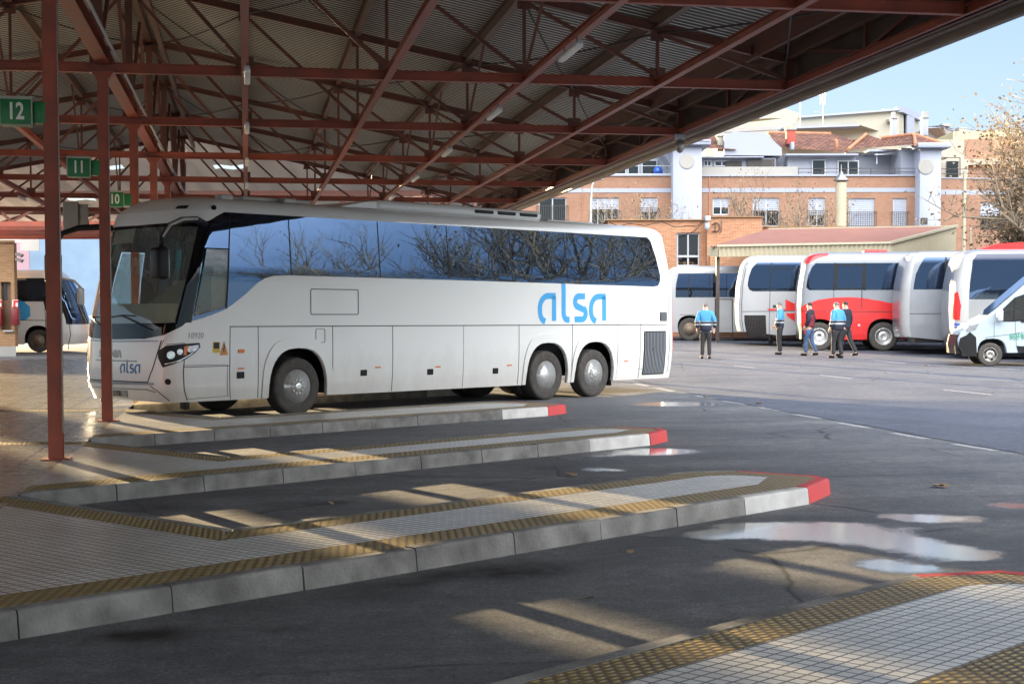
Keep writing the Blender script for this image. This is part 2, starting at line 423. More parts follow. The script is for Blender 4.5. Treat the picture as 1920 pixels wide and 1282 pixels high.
# ------------------------------------------------------------------ asphalt
RZ = -AL
def asphalt_mat():
    m, n, l, b = new_mat('asphalt')
    tc = N_(n, 'ShaderNodeTexCoord')
    def noise(sc, det=6, rough=.6, src=None):
        x = N_(n, 'ShaderNodeTexNoise'); x.inputs['Scale'].default_value = sc; x.inputs['Detail'].default_value = det; x.inputs['Roughness'].default_value = rough
        l.new(src or tc.outputs['Object'], x.inputs['Vector']); return x.outputs['Fac']
    def ramp(f, p0, c0, p1, c1):
        r = N_(n, 'ShaderNodeValToRGB'); e = r.color_ramp.elements
        e[0].position = p0; e[1].position = p1
        e[0].color = (*c0, 1) if isinstance(c0, tuple) else (c0,)*3 + (1,); e[1].color = (*c1, 1) if isinstance(c1, tuple) else (c1,)*3 + (1,)
        l.new(f, r.inputs[0]); return r.outputs[0]
    def mix(f, a, c, mode='MIX'):
        x = N_(n, 'ShaderNodeMix', data_type='RGBA', blend_type=mode)
        if isinstance(f, float): x.inputs[0].default_value = f
        else: l.new(f, x.inputs[0])
        for i, v in ((6, a), (7, c)):
            if isinstance(v, tuple): x.inputs[i].default_value = (*v, 1)
            else: l.new(v, x.inputs[i])
        return x.outputs[2]
    def attr(nm):
        a = N_(n, 'ShaderNodeAttribute', attribute_name=nm); return a.outputs['Fac']
    def math_(op, a, c=None, clamp=False):
        x = N_(n, 'ShaderNodeMath', operation=op); x.use_clamp = clamp
        for i, v in ((0, a), (1, c)):
            if v is None: continue
            if isinstance(v, (int, float)): x.inputs[i].default_value = v
            else: l.new(v, x.inputs[i])
        return x.outputs[0]
    fine = noise(260, 3, .8); med = noise(22, 8, .7); big = noise(.55, 7, .62)
    mp = N_(n, 'ShaderNodeMapping'); mp.inputs['Rotation'].default_value = (0, 0, rad(-53)); mp.inputs['Scale'].default_value = (.12, 1.6, 1)
    l.new(tc.outputs['Object'], mp.inputs[0])
    streak = noise(1.3, 6, .6, mp.outputs[0])
    sp = N_(n, 'ShaderNodeSeparateXYZ'); l.new(tc.outputs['Object'], sp.inputs[0])
    road = math_('MULTIPLY', math_('SUBTRACT', sp.outputs[0], 9.53), 60, True)
    old = mix(ramp(big, .33, 0.0, .66, 1.0), (.088,.092,.102), (.175,.177,.182))
    old = mix(math_('MULTIPLY', ramp(streak, .42, 0.0, .72, 1.0), .45), old, (.055,.053,.054))
    new = mix(ramp(big, .3, 0.0, .7, 1.0), (.060,.067,.088), (.094,.104,.132))
    base = mix(road, old, new)
    base = mix(.75, base, ramp(noise(34, 5, .9), .38, .35, .64, 1.75), 'MULTIPLY')
    base = mix(.6, base, ramp(noise(110, 3, .8), .36, .30, .66, 1.8), 'MULTIPLY')
    base = mix(.5, base, ramp(fine, .30, .25, .72, 1.75), 'MULTIPLY')
    base = mix(.6, base, ramp(noise(6, 8, .75), .33, .45, .67, 1.5), 'MULTIPLY')
    # cracks
    wob = N_(n, 'ShaderNodeMix', data_type='VECTOR')
    nzc = N_(n, 'ShaderNodeTexNoise'); nzc.inputs['Scale'].default_value = 1.2; nzc.inputs['Detail'].default_value = 5
    l.new(tc.outputs['Object'], nzc.inputs['Vector']); wob.inputs[0].default_value = .22
    l.new(tc.outputs['Object'], wob.inputs[4]); l.new(nzc.outputs['Color'], wob.inputs[5])
    vo = N_(n, 'ShaderNodeTexVoronoi', feature='DISTANCE_TO_EDGE'); vo.inputs['Scale'].default_value = .30
    l.new(wob.outputs[1], vo.inputs['Vector'])
    cr = ramp(vo.outputs['Distance'], .0012, 1.0, .0055, 0.0)
    cmask = math_('MULTIPLY', cr, ramp(noise(.35, 3), .46, 0.0, .56, 1.0))
    base = mix(math_('MULTIPLY', cmask, .85), base, (.012,.011,.010))
    # oil stains (attribute) and damp patches
    oil = math_('MULTIPLY', attr('oil'), ramp(noise(3.2, 8, .7), .25, .35, .6, 1.3), True)
    base = mix(oil, base, (.011,.010,.010))
    wetn = math_('ADD', attr('wet'), math_('MULTIPLY', math_('SUBTRACT', noise(4.5, 9, .75), .5), .75))
    wetn = math_('ADD', wetn, math_('MULTIPLY', math_('SUBTRACT', noise(38, 4, .85), .5), 1.1))
    damp = ramp(wetn, .20, 0.0, .45, 1.0)
    wet = ramp(wetn, .40, 0.0, .62, 1.0)
    base = mix(math_('MULTIPLY', damp, .55), base, (.02,.019,.018))
    l.new(base, b.inputs['Base Color'])
    rg = math_('ADD', .70, math_('MULTIPLY', math_('SUBTRACT', big, .5), .35))
    rg = math_('SUBTRACT', rg, math_('MULTIPLY', damp, .22))
    rmix = N_(n, 'ShaderNodeMix', data_type='FLOAT'); l.new(wet, rmix.inputs[0]); l.new(rg, rmix.inputs[2]); rmix.inputs[3].default_value = .11
    l.new(rmix.outputs[0], b.inputs['Roughness'])
    sw = math_('ADD', .5, math_('MULTIPLY', wet, .5)); l.new(sw, b.inputs['Specular IOR Level']); l.new(wet, b.inputs['Coat Weight']); b.inputs['Coat Roughness'].default_value = .10; b.inputs['Coat IOR'].default_value = 1.6
    hgt = math_('ADD', math_('MULTIPLY', fine, .6), math_('MULTIPLY', med, .8))
    hgt = math_('SUBTRACT', hgt, math_('MULTIPLY', cmask, 1.0))
    hgt = math_('MULTIPLY', hgt, math_('SUBTRACT', 1.0, math_('MULTIPLY', wet, .93)))
    bp = N_(n, 'ShaderNodeBump'); bp.inputs['Distance'].default_value = .006; bp.inputs['Strength'].default_value = .55
    l.new(hgt, bp.inputs['Height']); l.new(bp.outputs[0], b.inputs['Normal'])
    return m
WET = [(1330,1003,.16,.8),(1400,996,.26,1),(1470,992,.30,1.15),(1540,997,.32,1.1),(1610,1003,.28,1),(1670,1014,.26,.95),(1730,1026,.26,.95),(1790,1036,.24,.9),(1825,1044,.18,.8),(1700,1062,.2,.9),(1650,1055,.16,.8),(1600,985,.2,.7),
       (1690,971,.2,.8),(1750,972,.22,.9),(1820,972,.2,.8),(1900,948,.2,.8),(1712,991,.1,.8),
       (1250,846,.35,.75),(1190,848,.35,.8),(1120,855,.3,.7),(1040,862,.25,.55),(1290,757,.6,.75),(1230,758,.5,.7),(1130,880,.3,.5)]
OIL = [(280,1190,.16,1),(225,1192,.1,.9),(840,1078,.2,.9),(950,1072,.3,.9),(1020,1066,.2,.8),(760,1095,.15,.7),(540,1176,.06,.9),(700,1110,.3,.5),(560,945,.25,.5),(620,942,.12,.9),(300,952,.2,.4),
       (1180,905,.6,.5),(1060,880,.5,.5),(900,960,.2,.3),(480,1140,.3,.35),(1650,1110,.2,.3)]
def ground():
    wets = [(*toTL(*on_ground(a, c)[:2]), r, s) for a, c, r, s in WET]
    oils = [(*toTL(*on_ground(a, c)[:2]), r, s) for a, c, r, s in OIL]
    def lines(a, b, st, far):
        o = []; x = a
        while x <= b: o.append(x); x += st
        st2, x = st, a
        while x > -far: st2 *= 1.35; x -= st2; o.insert(0, x)
        st2, x = st, b
        while x < far: st2 *= 1.35; x += st2; o.append(x)
        return o
    Ts, Ls = lines(-4, 13, .11, 2500), lines(4, 40, .14, 2500)
    vs, wv, ov = [], [], []
    for L in Ls:
        for T in Ts:
            p = TL(T, L)
            z = gh(p.x, p.y)
            w = o = 0.0
            if -5 < T < 14 and 3 < L < 42:
                for a, c, r, s in wets:
                    d2 = (a-T)**2 + (c-L)**2
                    if d2 < 9*r*r: w = max(w, s*math.exp(-d2/(2*r*r)*.8)) if w == 0 else min(1.2, w + .45*s*math.exp(-d2/(2*r*r)*.8))
                for a, c, r, s in oils:
                    d2 = (a-T)**2 + ((c-L)*1.0)**2
                    if d2 < 9*r*r: o = max(o, s*math.exp(-d2/(2*r*r)))
            vs.append((T, L, z)); wv.append(w); ov.append(o)
    W = len(Ts)
    fs = [(j*W+i, j*W+i+1, (j+1)*W+i+1, (j+1)*W+i) for j in range(len(Ls)-1) for i in range(W-1)]
    me = bpy.data.meshes.new('ground'); me.from_pydata(vs, [], fs)
    for nm, dat in (('wet', wv), ('oil', ov)):
        at_ = me.attributes.new(nm, 'FLOAT', 'POINT'); at_.data.foreach_set('value', dat)
    me.polygons.foreach_set('use_smooth', [True]*len(fs))
    me.materials.append(asphalt_mat())
    o = bpy.data.objects.new('ground', me); COL.objects.link(o); o.rotation_euler = (0,0,RZ)
    tag(o, kind='structure')
ground()

def quad_strip(mb, p, q, w):
    p, q = Vector(p), Vector(q); d = (q-p).normalized(); a = Vector((d.y, -d.x, 0))*w/2
    k = max(1, int((q-p).length/.5))
    pts = []
    for i in range(k+1):
        c = p.lerp(q, i/k); pts.append((c+a, c-a))
    for i in range(k):
        vs = [pts[i][0], pts[i][1], pts[i+1][1], pts[i+1][0]]
        mb.poly([Vector((v.x, v.y, gh(v.x, v.y)+.004)) for v in vs])
def paint_mat(name, col, lo, p0, p1):
    m, n, l, b = new_mat(name)
    tc = N_(n, 'ShaderNodeTexCoord'); nz = N_(n, 'ShaderNodeTexNoise'); nz.inputs['Scale'].default_value = 14; nz.inputs['Detail'].default_value = 10; nz.inputs['Roughness'].default_value=.8
    l.new(tc.outputs['Object'], nz.inputs['Vector'])
    r = N_(n, 'ShaderNodeValToRGB'); e = r.color_ramp.elements; e[0].position = p0; e[1].position = p1
    e[0].color = (*lo, 1); e[1].color = (*col, 1); l.new(nz.outputs['Fac'], r.inputs[0]); l.new(r.outputs[0], b.inputs['Base Color'])
    b.inputs['Roughness'].default_value = .75
    return m
MARK = paint_mat('worn_road_paint', (.42,.42,.43), (.10,.10,.105), .36, .56)
mk = MB()
for a, c, d, e in ((1305,742,1339,747),(1357,752,1399,758.3),(1421,763.5,1464,770),(1491,777,1539,785),(1573,793,1629,802.4),(1673,812,1738,823),(1788,832.6,1866,845),(1190,719,1215,724),(1230,728,1262,734)):
    quad_strip(mk, on_ground(a, c), on_ground(d, e), .13)
for a, c, d, e in ((1376,685.6,1416,690),(1537,703,1598,710),(1769,730.6,1861,740.5),(1640,675.7,1697,681.4),(1803,689,1913,692.7),(1240,672,1262,674)):
    quad_strip(mk, on_ground(a, c), on_ground(d, e), .10)
tag(mk.build('road_marking', MARK), kind='structure')
# tar joint between the two asphalts
tj = MB()
random.seed(3)
pv = None
for i in range(75):
    L = 12 + i*.6; T = 9.50 + .35*(L-25)/25*.35 + random.uniform(-.02, .02)
    p = TL(T, L)
    if pv is not None: quad_strip(tj, pv, p, random.uniform(.03, .055))
    pv = p
tag(tj.build('road_joint', mat('tar', (.012,.012,.013), .5)), kind='structure')

# ------------------------------------------------------------------ tiled platform and boarding islands
def tile_mat(name, w, col, mort, ms=.006, rough=.3, angle=0.0, wh=None, depth=.003):
    m, n, l, b = new_mat(name)
    tc = N_(n, 'ShaderNodeTexCoord')
    mp = N_(n, 'ShaderNodeMapping'); mp.inputs['Rotation'].default_value = (0,0,angle); l.new(tc.outputs['Object'], mp.inputs[0])
    br = N_(n, 'ShaderNodeTexBrick'); br.offset = 0; br.squash = 1
    br.inputs['Color1'].default_value = (*col, 1); br.inputs['Color2'].default_value = (*(c*.86 for c in col), 1); br.inputs['Mortar'].default_value = (*mort, 1)
    br.inputs['Scale'].default_value = 1; br.inputs['Brick Width'].default_value = w; br.inputs['Row Height'].default_value = wh or w
    br.inputs['Mortar Size'].default_value = ms; br.inputs['Mortar Smooth'].default_value = .15
    l.new(mp.outputs[0], br.inputs['Vector'])
    nz = N_(n, 'ShaderNodeTexNoise'); nz.inputs['Scale'].default_value = 1.1; nz.inputs['Detail'].default_value = 9; nz.inputs['Roughness'].default_value=.7
    l.new(tc.outputs['Object'], nz.inputs['Vector'])
    r = N_(n, 'ShaderNodeValToRGB'); e = r.color_ramp.elements; e[0].position=.32; e[1].position=.62; e[0].color=(.62,.60,.56,1); e[1].color=(1.05,1.05,1.05,1)
    l.new(nz.outputs['Fac'], r.inputs[0])
    mx = N_(n, 'ShaderNodeMix', data_type='RGBA', blend_type='MULTIPLY'); mx.inputs[0].default_value=.8
    l.new(br.outputs['Color'], mx.inputs[6]); l.new(r.outputs[0], mx.inputs[7]); l.new(mx.outputs[2], b.inputs['Base Color'])
    mr = N_(n, 'ShaderNodeMapRange'); mr.inputs['To Min'].default_value = rough*.75; mr.inputs['To Max'].default_value = rough*1.5
    l.new(nz.outputs['Fac'], mr.inputs['Value']); l.new(mr.outputs[0], b.inputs['Roughness'])
    bp = N_(n, 'ShaderNodeBump'); bp.invert = True; bp.inputs['Distance'].default_value = depth; bp.inputs['Strength'].default_value = .8
    l.new(br.outputs['Fac'], bp.inputs['Height']); l.new(bp.outputs[0], b.inputs['Normal'])
    return m
def tactile_mat(name, angle=0.0):
    """ochre warning tiles with staggered elongated studs"""
    m, n, l, b = new_mat(name)
    tc = N_(n, 'ShaderNodeTexCoord')
    mp = N_(n, 'ShaderNodeMapping'); mp.inputs['Rotation'].default_value = (0,0,angle); l.new(tc.outputs['Object'], mp.inputs[0])
    sp = N_(n, 'ShaderNodeSeparateXYZ'); l.new(mp.outputs[0], sp.inputs[0])
    def mt(op, a, c=None, d=None):
        x = N_(n, 'ShaderNodeMath', operation=op)
        for i, v in enumerate((a, c, d)):
            if v is None: continue
            if isinstance(v, (int, float)): x.inputs[i].default_value = v
            else: l.new(v, x.inputs[i])
        return x.outputs[0]
    row = mt('DIVIDE', sp.outputs[0], .043)
    rf = mt('FLOOR', row)
    stag = mt('MULTIPLY', mt('MODULO', mt('ABSOLUTE', rf), 2), .5)
    col = mt('ADD', mt('DIVIDE', sp.outputs[1], .078), stag)
    fx = mt('SUBTRACT', mt('FRACT', row), .5); fy = mt('SUBTRACT', mt('FRACT', col), .5)
    d = mt('SQRT', mt('ADD', mt('POWER', mt('MULTIPLY', fx, 2.1), 2), mt('POWER', mt('MULTIPLY', fy, 2.1), 2)))
    r = N_(n, 'ShaderNodeMapRange', interpolation_type='SMOOTHSTEP'); r.inputs['From Min'].default_value = .30; r.inputs['From Max'].default_value = 1.0
    r.inputs['To Min'].default_value = 1; r.inputs['To Max'].default_value = 0
    l.new(d, r.inputs['Value'])
    nz = N_(n, 'ShaderNodeTexNoise'); nz.inputs['Scale'].default_value = 2.2; nz.inputs['Detail'].default_value = 9; nz.inputs['Roughness'].default_value=.75
    l.new(tc.outputs['Object'], nz.inputs['Vector'])
    c1 = N_(n, 'ShaderNodeValToRGB'); e = c1.color_ramp.elements; e[0].position=.3; e[1].position=.7; e[0].color=(.30,.22,.075,1); e[1].color=(.55,.42,.15,1)
    l.new(nz.outputs['Fac'], c1.inputs[0])
    mx = N_(n, 'ShaderNodeMix', data_type='RGBA'); l.new(r.outputs[0], mx.inputs[0]); mx.inputs[6].default_value = (.15,.105,.05,1); l.new(c1.outputs[0], mx.inputs[7])
    l.new(mx.outputs[2], b.inputs['Base Color'])
    b.inputs['Roughness'].default_value = .5
    bp = N_(n, 'ShaderNodeBump'); bp.inputs['Distance'].default_value = .009; bp.inputs['Strength'].default_value = 1
    l.new(r.outputs[0], bp.inputs['Height']); l.new(bp.outputs[0], b.inputs['Normal'])
    return m
TW = tile_mat('white_island_tile', .082, (.74,.73,.70), (.05,.047,.042), .0065, .30)
TG = tile_mat('platform_tile', .60, (.30,.285,.25), (.05,.046,.04), .016, .24, 0, .24)
YB = tactile_mat('tactile_band')
YD = tactile_mat('tactile_band_diagonal', rad(-53))
KZ = .15
RB = -AB   # island frame: local x = N (towards the camera side), local y = s (towards the road)
def inter(p1, d1, p2, d2):
    k = (d1[0]*d2[1]-d1[1]*d2[0]); t = ((p2[0]-p1[0])*d2[1]-(p2[1]-p1[1])*d2[0])/k
    return (p1[0]+d1[0]*t, p1[1]+d1[1]*t)
def TL2NS(T, L):
    p = TL(T, L); return (p.x*math.cos(AB)-p.y*math.sin(AB), p.x*math.sin(AB)+p.y*math.cos(AB))
def offset_poly(P, dists):
    """inward offset of a CCW/CW polygon with a distance per edge"""
    n = len(P); A = sum(P[i][0]*P[(i+1)%n][1]-P[(i+1)%n][0]*P[i][1] for i in range(n)); sg = 1 if A > 0 else -1
    L = []
    for i in range(n):
        a, c = P[i], P[(i+1)%n]; d = (c[0]-a[0], c[1]-a[1]); ln = math.hypot(*d); d = (d[0]/ln, d[1]/ln)
        nrm = (-d[1]*sg, d[0]*sg)
        L.append(((a[0]+nrm[0]*dists[i], a[1]+nrm[1]*dists[i]), d))
    return [inter(L[i-1][0], L[i-1][1], L[i][0], L[i][1]) for i in range(n)]
# front N, back N, s where paint turns white, red, tip s, notch s, platform start T
ISL = [(-2.62,-4.45, 7.05, 8.14, 8.85, 2.6), (-7.40,-9.10,10.85,11.87,12.75,6.70), (-12.32,-13.85,14.61,15.85,16.65,10.15), (-17.25,-19.3,18.2,19.35,20.2,14.0), (-23.25,-25.0,22.2,23.2,24.0,19.6), (-28.6,-30.2,26,27,27.8,23.2)]
kerbs, kw, kr = MB(), MB(), MB()
random.seed(11)
def kerb_run(mb, a, c, n_in, w=.11, unit=1.0, taper=.02):
    """separate kerb stones from a to c; n_in = unit vector towards the paving"""
    a, c = Vector((*a, 0)), Vector((*c, 0)); d = c-a; ln = d.length; d.normalize(); ni = Vector((*n_in, 0))
    k = max(1, round(ln/unit))
    for i in range(k):
        p = a + d*(ln*i/k+.005); q = a + d*(ln*(i+1)/k-.005)
        dz = random.uniform(-.004, .004); dn = random.uniform(-.004, .004)
        p += ni*dn; q += ni*dn
        z = KZ+.004+dz
        prof = [(0-taper, -.05), (0, z-.022), (.006, z-.008), (.02, z), (w, z), (w, -.05)]
        vs = [p + ni*u + Vector((0,0,h)) for u, h in prof] + [q + ni*u + Vector((0,0,h)) for u, h in prof]
        m_ = len(prof)
        mb.add(vs, [(j, (j+1)%m_, m_+(j+1)%m_, m_+j) for j in range(m_)] + [list(range(m_))[::-1], list(range(m_, 2*m_))])
pav_i = 0
for (Nf, Nb, sw, sr, st, sn) in ISL:
    # outline, starting where the front line leaves the platform edge (T = -2)
    A0 = TL2NS(-2.0, 0); B0 = TL2NS(-2.0, 100); dT = (B0[0]-A0[0], B0[1]-A0[1])
    P0 = inter(A0, dT, (Nf, 0), (0, 1))
    tipf = (Nf-.25, st-.10); tipm = (Nf-.50, st+.08); tipb = (Nb+.32, st-.05); tb2 = (Nb, st-.55)
    notch = (Nb, sn)
    nT, nL = toTL(*BN(sn, Nb)[:2])
    P7 = TL2NS(-2.0, nL+2.45)
    P = [P0, (Nf, sr), tipf, tipm, tipb, tb2, notch, P7]
    e_front = .11
    top = offset_poly(P, [e_front]*6 + [.11, -.0])
    inner = offset_poly(P, [.49, .49, .45, .42, .42, .42, .42, 0.0])
    inner[0] = inter(A0, dT, (inner[1][0], 0), (0, 1)); top[0] = inter(A0, dT, (top[1][0], 0), (0, 1))
    d_ = (inner[7][0]-inner[6][0], inner[7][1]-inner[6][1]); inner[7] = inter(A0, dT, inner[6], d_)
    d_ = (top[7][0]-top[6][0], top[7][1]-top[6][1]); top[7] = inter(A0, dT, top[6], d_)
    inner[2] = inner[3] = ((inner[2][0]+inner[4][0])/2+.12, max(inner[2][1], inner[3][1]))
    w_ = MB(); w_.poly([(x, y, KZ) for i_, (x, y) in enumerate(inner) if i_ != 3]); o = w_.build('pavement', TW); o.rotation_euler = (0,0,RB); tag(o, kind='structure')
    y_ = MB(); yd = MB()
    for i in range(7):
        if i == 2: y_.poly([(*top[2], KZ+.001), (*top[3], KZ+.001), (*inner[2], KZ+.001)]); continue
        (yd if i == 6 else y_).poly([(*top[i], KZ+.001), (*top[i+1], KZ+.001), (*inner[i+1], KZ+.001), (*inner[i], KZ+.001)])
    o = y_.build('pavement', YB); o.rotation_euler = (0,0,RB); tag(o, kind='structure')
    o = yd.build('pavement', YD); o.rotation_euler = (0,0,RB); tag(o, kind='structure')
    # kerbs
    def nin(a, c):
        d = (c[0]-a[0], c[1]-a[1]); ln = math.hypot(*d); v = (d[1]/ln, -d[0]/ln)
        mx = ((a[0]+c[0])/2+v[0]*.1-(Nf+Nb)/2, 0)
        return v
    ctr = ((Nf+Nb)/2, (sn+st)/2)
    def run(mb, a, c, unit=1.0):
        d = (c[0]-a[0], c[1]-a[1]); ln = math.hypot(*d); v = (-d[1]/ln, d[0]/ln)
        if v[0]*(ctr[0]-a[0]) + v[1]*(ctr[1]-a[1]) < 0: v = (-v[0], -v[1])
        kerb_run(mb, a, c, v, unit=unit)
    run(kerbs, P0, (Nf, sw)); run(kw, (Nf, sw), (Nf, sr)); run(kr, (Nf, sr), tipf); run(kr, tipf, tipm); run(kr, tipm, tipb); run(kr if Nf > -5 else kerbs, tipb, tb2)
    run(kerbs, tb2, notch); 
    d = (P7[0]-notch[0], P7[1]-notch[1]); ln = math.hypot(*d); v = (-d[1]/ln, d[0]/ln)
    if v[0]*(P0[0]-notch[0]) + v[1]*(P0[1]-notch[1]) < 0: v = (-v[0], -v[1])
    kerb_run(kerbs, notch, P7, v)
    # body of the island under the paving
for mb, mt_, in ((kerbs, M['concrete']), (kw, M['kerbwhite']), (kr, M['kerbred'])):
    o = mb.build('kerb', mt_); o.rotation_euler = (0,0,RB); tag(o, kind='structure')
# main platform along the columns
pm = MB(); pm.poly([(-2.0, -20, KZ+.0005), (-2.0, 58, KZ+.0005), (-11.2, 58, KZ+.0005), (-11.2, -20, KZ+.0005)])
pm.add([(-2.0,58,KZ),(-11.2,58,KZ),(-11.2,58,-.1),(-2.0,58,-.1),(-11.2,-20,KZ),(-11.2,-20,-.1)], [(0,1,2,3),(1,4,5,2)])
o = pm.build('platform', TG); o.rotation_euler = (0,0,RZ); tag(o, kind='structure')
dk = MB(); L0 = -20
o = None
yb = MB()
for (Nf, Nb, sw, sr, st, sn) in ISL[:4]:
    nT, nL = toTL(*BN(sn, Nb)[:2]); L7 = nL+2.45
    yb.add([(-2.001,L7-.5,KZ+.002),(-2.001,L7-.1,KZ+.002),(-7.2,L7+.55,KZ+.002),(-7.2,L7+.15,KZ+.002)], [(0,1,2,3)])
o = yb.build('pavement', YD); o.rotation_euler = (0,0,RZ); tag(o, kind='structure')

# ------------------------------------------------------------------ canopy: twin pitched cantilever roof on one row of columns
T0, PAN, BAY, ZC = -2.15, 2.16, 6.2, 5.36
TR = [17.3 + BAY*k for k in range(-5, 7)]
def ztop(T): return 7.95 - abs(T-T0)*.2 + .0
canopy = thing('station_canopy', 'long steel truss canopy with dark red members over the coach stands', 'canopy', rz=RZ)
LA, LB = TR[0]-2.5, TR[-1]+2.2
# corrugated roof
for sgn in (1, -1):
    mb = MB(); n = int((LB-LA)/.19); P_ = .19
    prof = ((0,.0),(.30,.0),(.45,.042),(.85,.042),(1.0,.0))
    Ls, fi = [], []
    for i in range(n):
        for j, (u, w) in enumerate(prof[:-1]): Ls.append((LA+(i+u)*P_, w)); fi.append(j)
    vs = []
    for L, w in Ls:
        for T in (T0, T0+sgn*5.4, T0+sgn*11.0): vs.append((T, L, ztop(T)+.30+w))
    mb.v = [tuple(v) for v in vs]
    for i in range(len(Ls)-1):
        for k in range(2):
            mb.f.append([i*3+k, i*3+k+1, (i+1)*3+k+1, (i+1)*3+k]); mb.m.append(1 if fi[i] in (1,3) else 0); mb.sm.append(False)
    mb.build('roof_sheet', [M['roofsheet'], M['roofgroove']], canopy)
# fascia
for sgn in (1, -1):
    mb = MB(); vs = []; n = int((LB-LA)/.10)*2
    for i in range(n+1):
        L = LA + (LB-LA)*i/n; w = .014 if i % 2 else -.014
        T = T0+sgn*(11.02)+w
        vs += [(T, L, 5.42), (T, L, 6.3)]
    mb.add(vs, [(2*i, 2*i+1, 2*i+3, 2*i+2) for i in range(n)]); f = mb.build('fascia', M['fascia'], canopy)
    t = MB(); t.bbox(T0+sgn*11.04-.07, T0+sgn*11.04+.07, LA, LB, 5.33, 5.43, .01); t.bbox(T0+sgn*11.12-.05, T0+sgn*11.12+.05, LA, LB, 5.22, 5.34, .01)
    t.build('gutter_trim', M['fascia'], f)
nodes = [T0 + PAN*k for k in range(-5, 6)]
EDGE = 10.86
for L in TR:
    tr = thing('roof_truss', None, None); tr.parent = canopy
    mb = MB(); mb.ibeam((T0-EDGE, L, ZC+.075), (T0+EDGE, L, ZC+.075), .11, .15, .012); mb.build('bottom_chord', M['red'], tr)
    for s in (-1, 1):
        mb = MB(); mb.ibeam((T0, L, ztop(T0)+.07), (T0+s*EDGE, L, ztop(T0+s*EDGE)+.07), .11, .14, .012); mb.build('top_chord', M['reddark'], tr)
    web = MB()
    for k in range(11):
        T = nodes[k]
        if k != 5: web.bar((T, L, ZC+.15), (T, L, ztop(T)), .05, .05)
    for T in nodes[1:10]:
        web.box(T-.13, T+.13, L-.012, L+.012, ZC+.13, ZC+.30); web.box(T-.11, T+.11, L-.011, L+.011, ztop(T)-.14, ztop(T)+.01)
    web.bar((T0, L, ZC+.15), (T0, L, ztop(T0)), .13, .13)
    for s in (-1, 1):
        for k in range(5):
            a = T0+s*PAN*k; c = T0+s*min(PAN*(k+1), EDGE)
            web.bar((a, L, ztop(a)-.02), (c, L, ZC+.17), .05, .06)
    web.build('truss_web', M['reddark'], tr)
for k in range(11):
    T = nodes[k]
    if k == 5: continue
    mb = MB(); mb.ibeam((T, LA, ZC+.05), (T, LB, ZC+.05), .105, .12, .01); mb.build('tie_beam', M['red'], canopy)
for k in range(-5, 6):
    T = T0 + PAN*k; z = ztop(T)+.18
    mb = MB(); mb.ibeam((T, LA, z), (T, LB, z), .12, .24, .012); mb.build('purlin', M['purlin'], canopy)
mb = MB()
for s in (-1, 1):
    mb.ibeam((T0+s*.32, LA, 7.82), (T0+s*.32, LB, 7.82), .1, .16)
mb.build('ridge_beam', M['purlin'], canopy)
for i, L in enumerate(TR):
    for s in (1, -1):
        mb = MB(); mb.bar((T0, L+s*.08, ZC+.2), (T0, L+s*3.1, ztop(T0)-.1), .06, .06); mb.build('sway_brace', M['reddark'], canopy)
    for k in (-3, -1, 1, 3):
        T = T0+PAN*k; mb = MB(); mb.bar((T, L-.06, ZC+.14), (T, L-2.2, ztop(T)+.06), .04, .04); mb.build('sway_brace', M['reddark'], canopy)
mb = MB()
for i in range(len(TR)-1):
    for s in (-1, 1):
        for k in ((0, 2, 4) if i % 2 else (1, 3)):
            a, c = T0+s*PAN*k, T0+s*min(PAN*(k+1), EDGE)
            p0, p1 = Vector((a, TR[i], ztop(a)-.01)), Vector((c, TR[i+1], ztop(c)-.01))
            for p, q in ((p0, p1), (Vector((a, TR[i+1], ztop(a)-.01)), Vector((c, TR[i], ztop(c)-.01)))):
                mb.path([p.lerp(q, t/8) - Vector((0,0,.10*math.sin(math.pi*t/8))) for t in range(9)], .016, 5)
mb.build('tie_rod', M['iron'], canopy)
# edge girders inside the fascia
for s in (-1, 1):
    mb = MB(); T = T0+s*(EDGE-.02); zt = ztop(T)+.02; zt = 5.98
    mb.bar((T+s*.02, LA, zt), (T+s*.02, LB, zt), .10, .12); mb.bar((T+s*.02, LA, ZC+.05), (T+s*.02, LB, ZC+.05), .12, .12)
    mb.bar((T0+s*(EDGE-.62), LA, 6.02), (T0+s*(EDGE-.62), LB, 6.02), .06, .34)
    for L in TR:
        mb.bar((T, L, ZC), (T, L, 6.25), .13, .13)
        mb.bar((T, L, 6.0), (T, L+3.1, ZC+.1), .05, .05); mb.bar((T, L+BAY, 6.0), (T, L+3.1, ZC+.1), .05, .05)
        mb.bar((T, L+3.1, ZC), (T, L+3.1, 6.2), .06, .06)
    mb.build('edge_girder', M['reddark'], canopy)
# columns
for i, L in enumerate(TR):
    mb = MB(); z0 = KZ
    w = .15
    mb.ibeam((T0+.07, L-.1, z0), (T0+.07, L-.1, ZC-.14), .15, .17, .014, up=(0,1,0))
    mb.prism([(T0+.07-.075, L-.19, ZC-.14), (T0+.07+.075, L-.19, ZC-.14), (T0+.07+.17, L-.19, ZC-.002), (T0+.07-.17, L-.19, ZC-.002)], (0, .18, 0))
    mb.box(T0-.08, T0+.22, L-.24, L+.05, z0, z0+.012)
    c_ = mb.build('column', M['red'], canopy)
    cb = MB(); cb.path([(T0+.07+.085, L-.2, z0+.3), (T0+.07+.088, L-.2, 2.5), (T0+.07+.085, L-.2, ZC-.1)], .007, 6); cb.build('conduit', M['galv'], c_)
# white cable tray clipped along the column line
mb = MB(); mb.bar((T0+.30, LA, ZC+.17), (T0+.30, LB, ZC+.17), .035, .03); mb.build('cable_tray', M['pvc'], canopy)
mb = MB(); mb.ibeam((T0+.07, LA, ZC+.22), (T0+.07, LB, ZC+.22), .2, .2, .012); mb.build('spine_beam', M['red'], canopy)

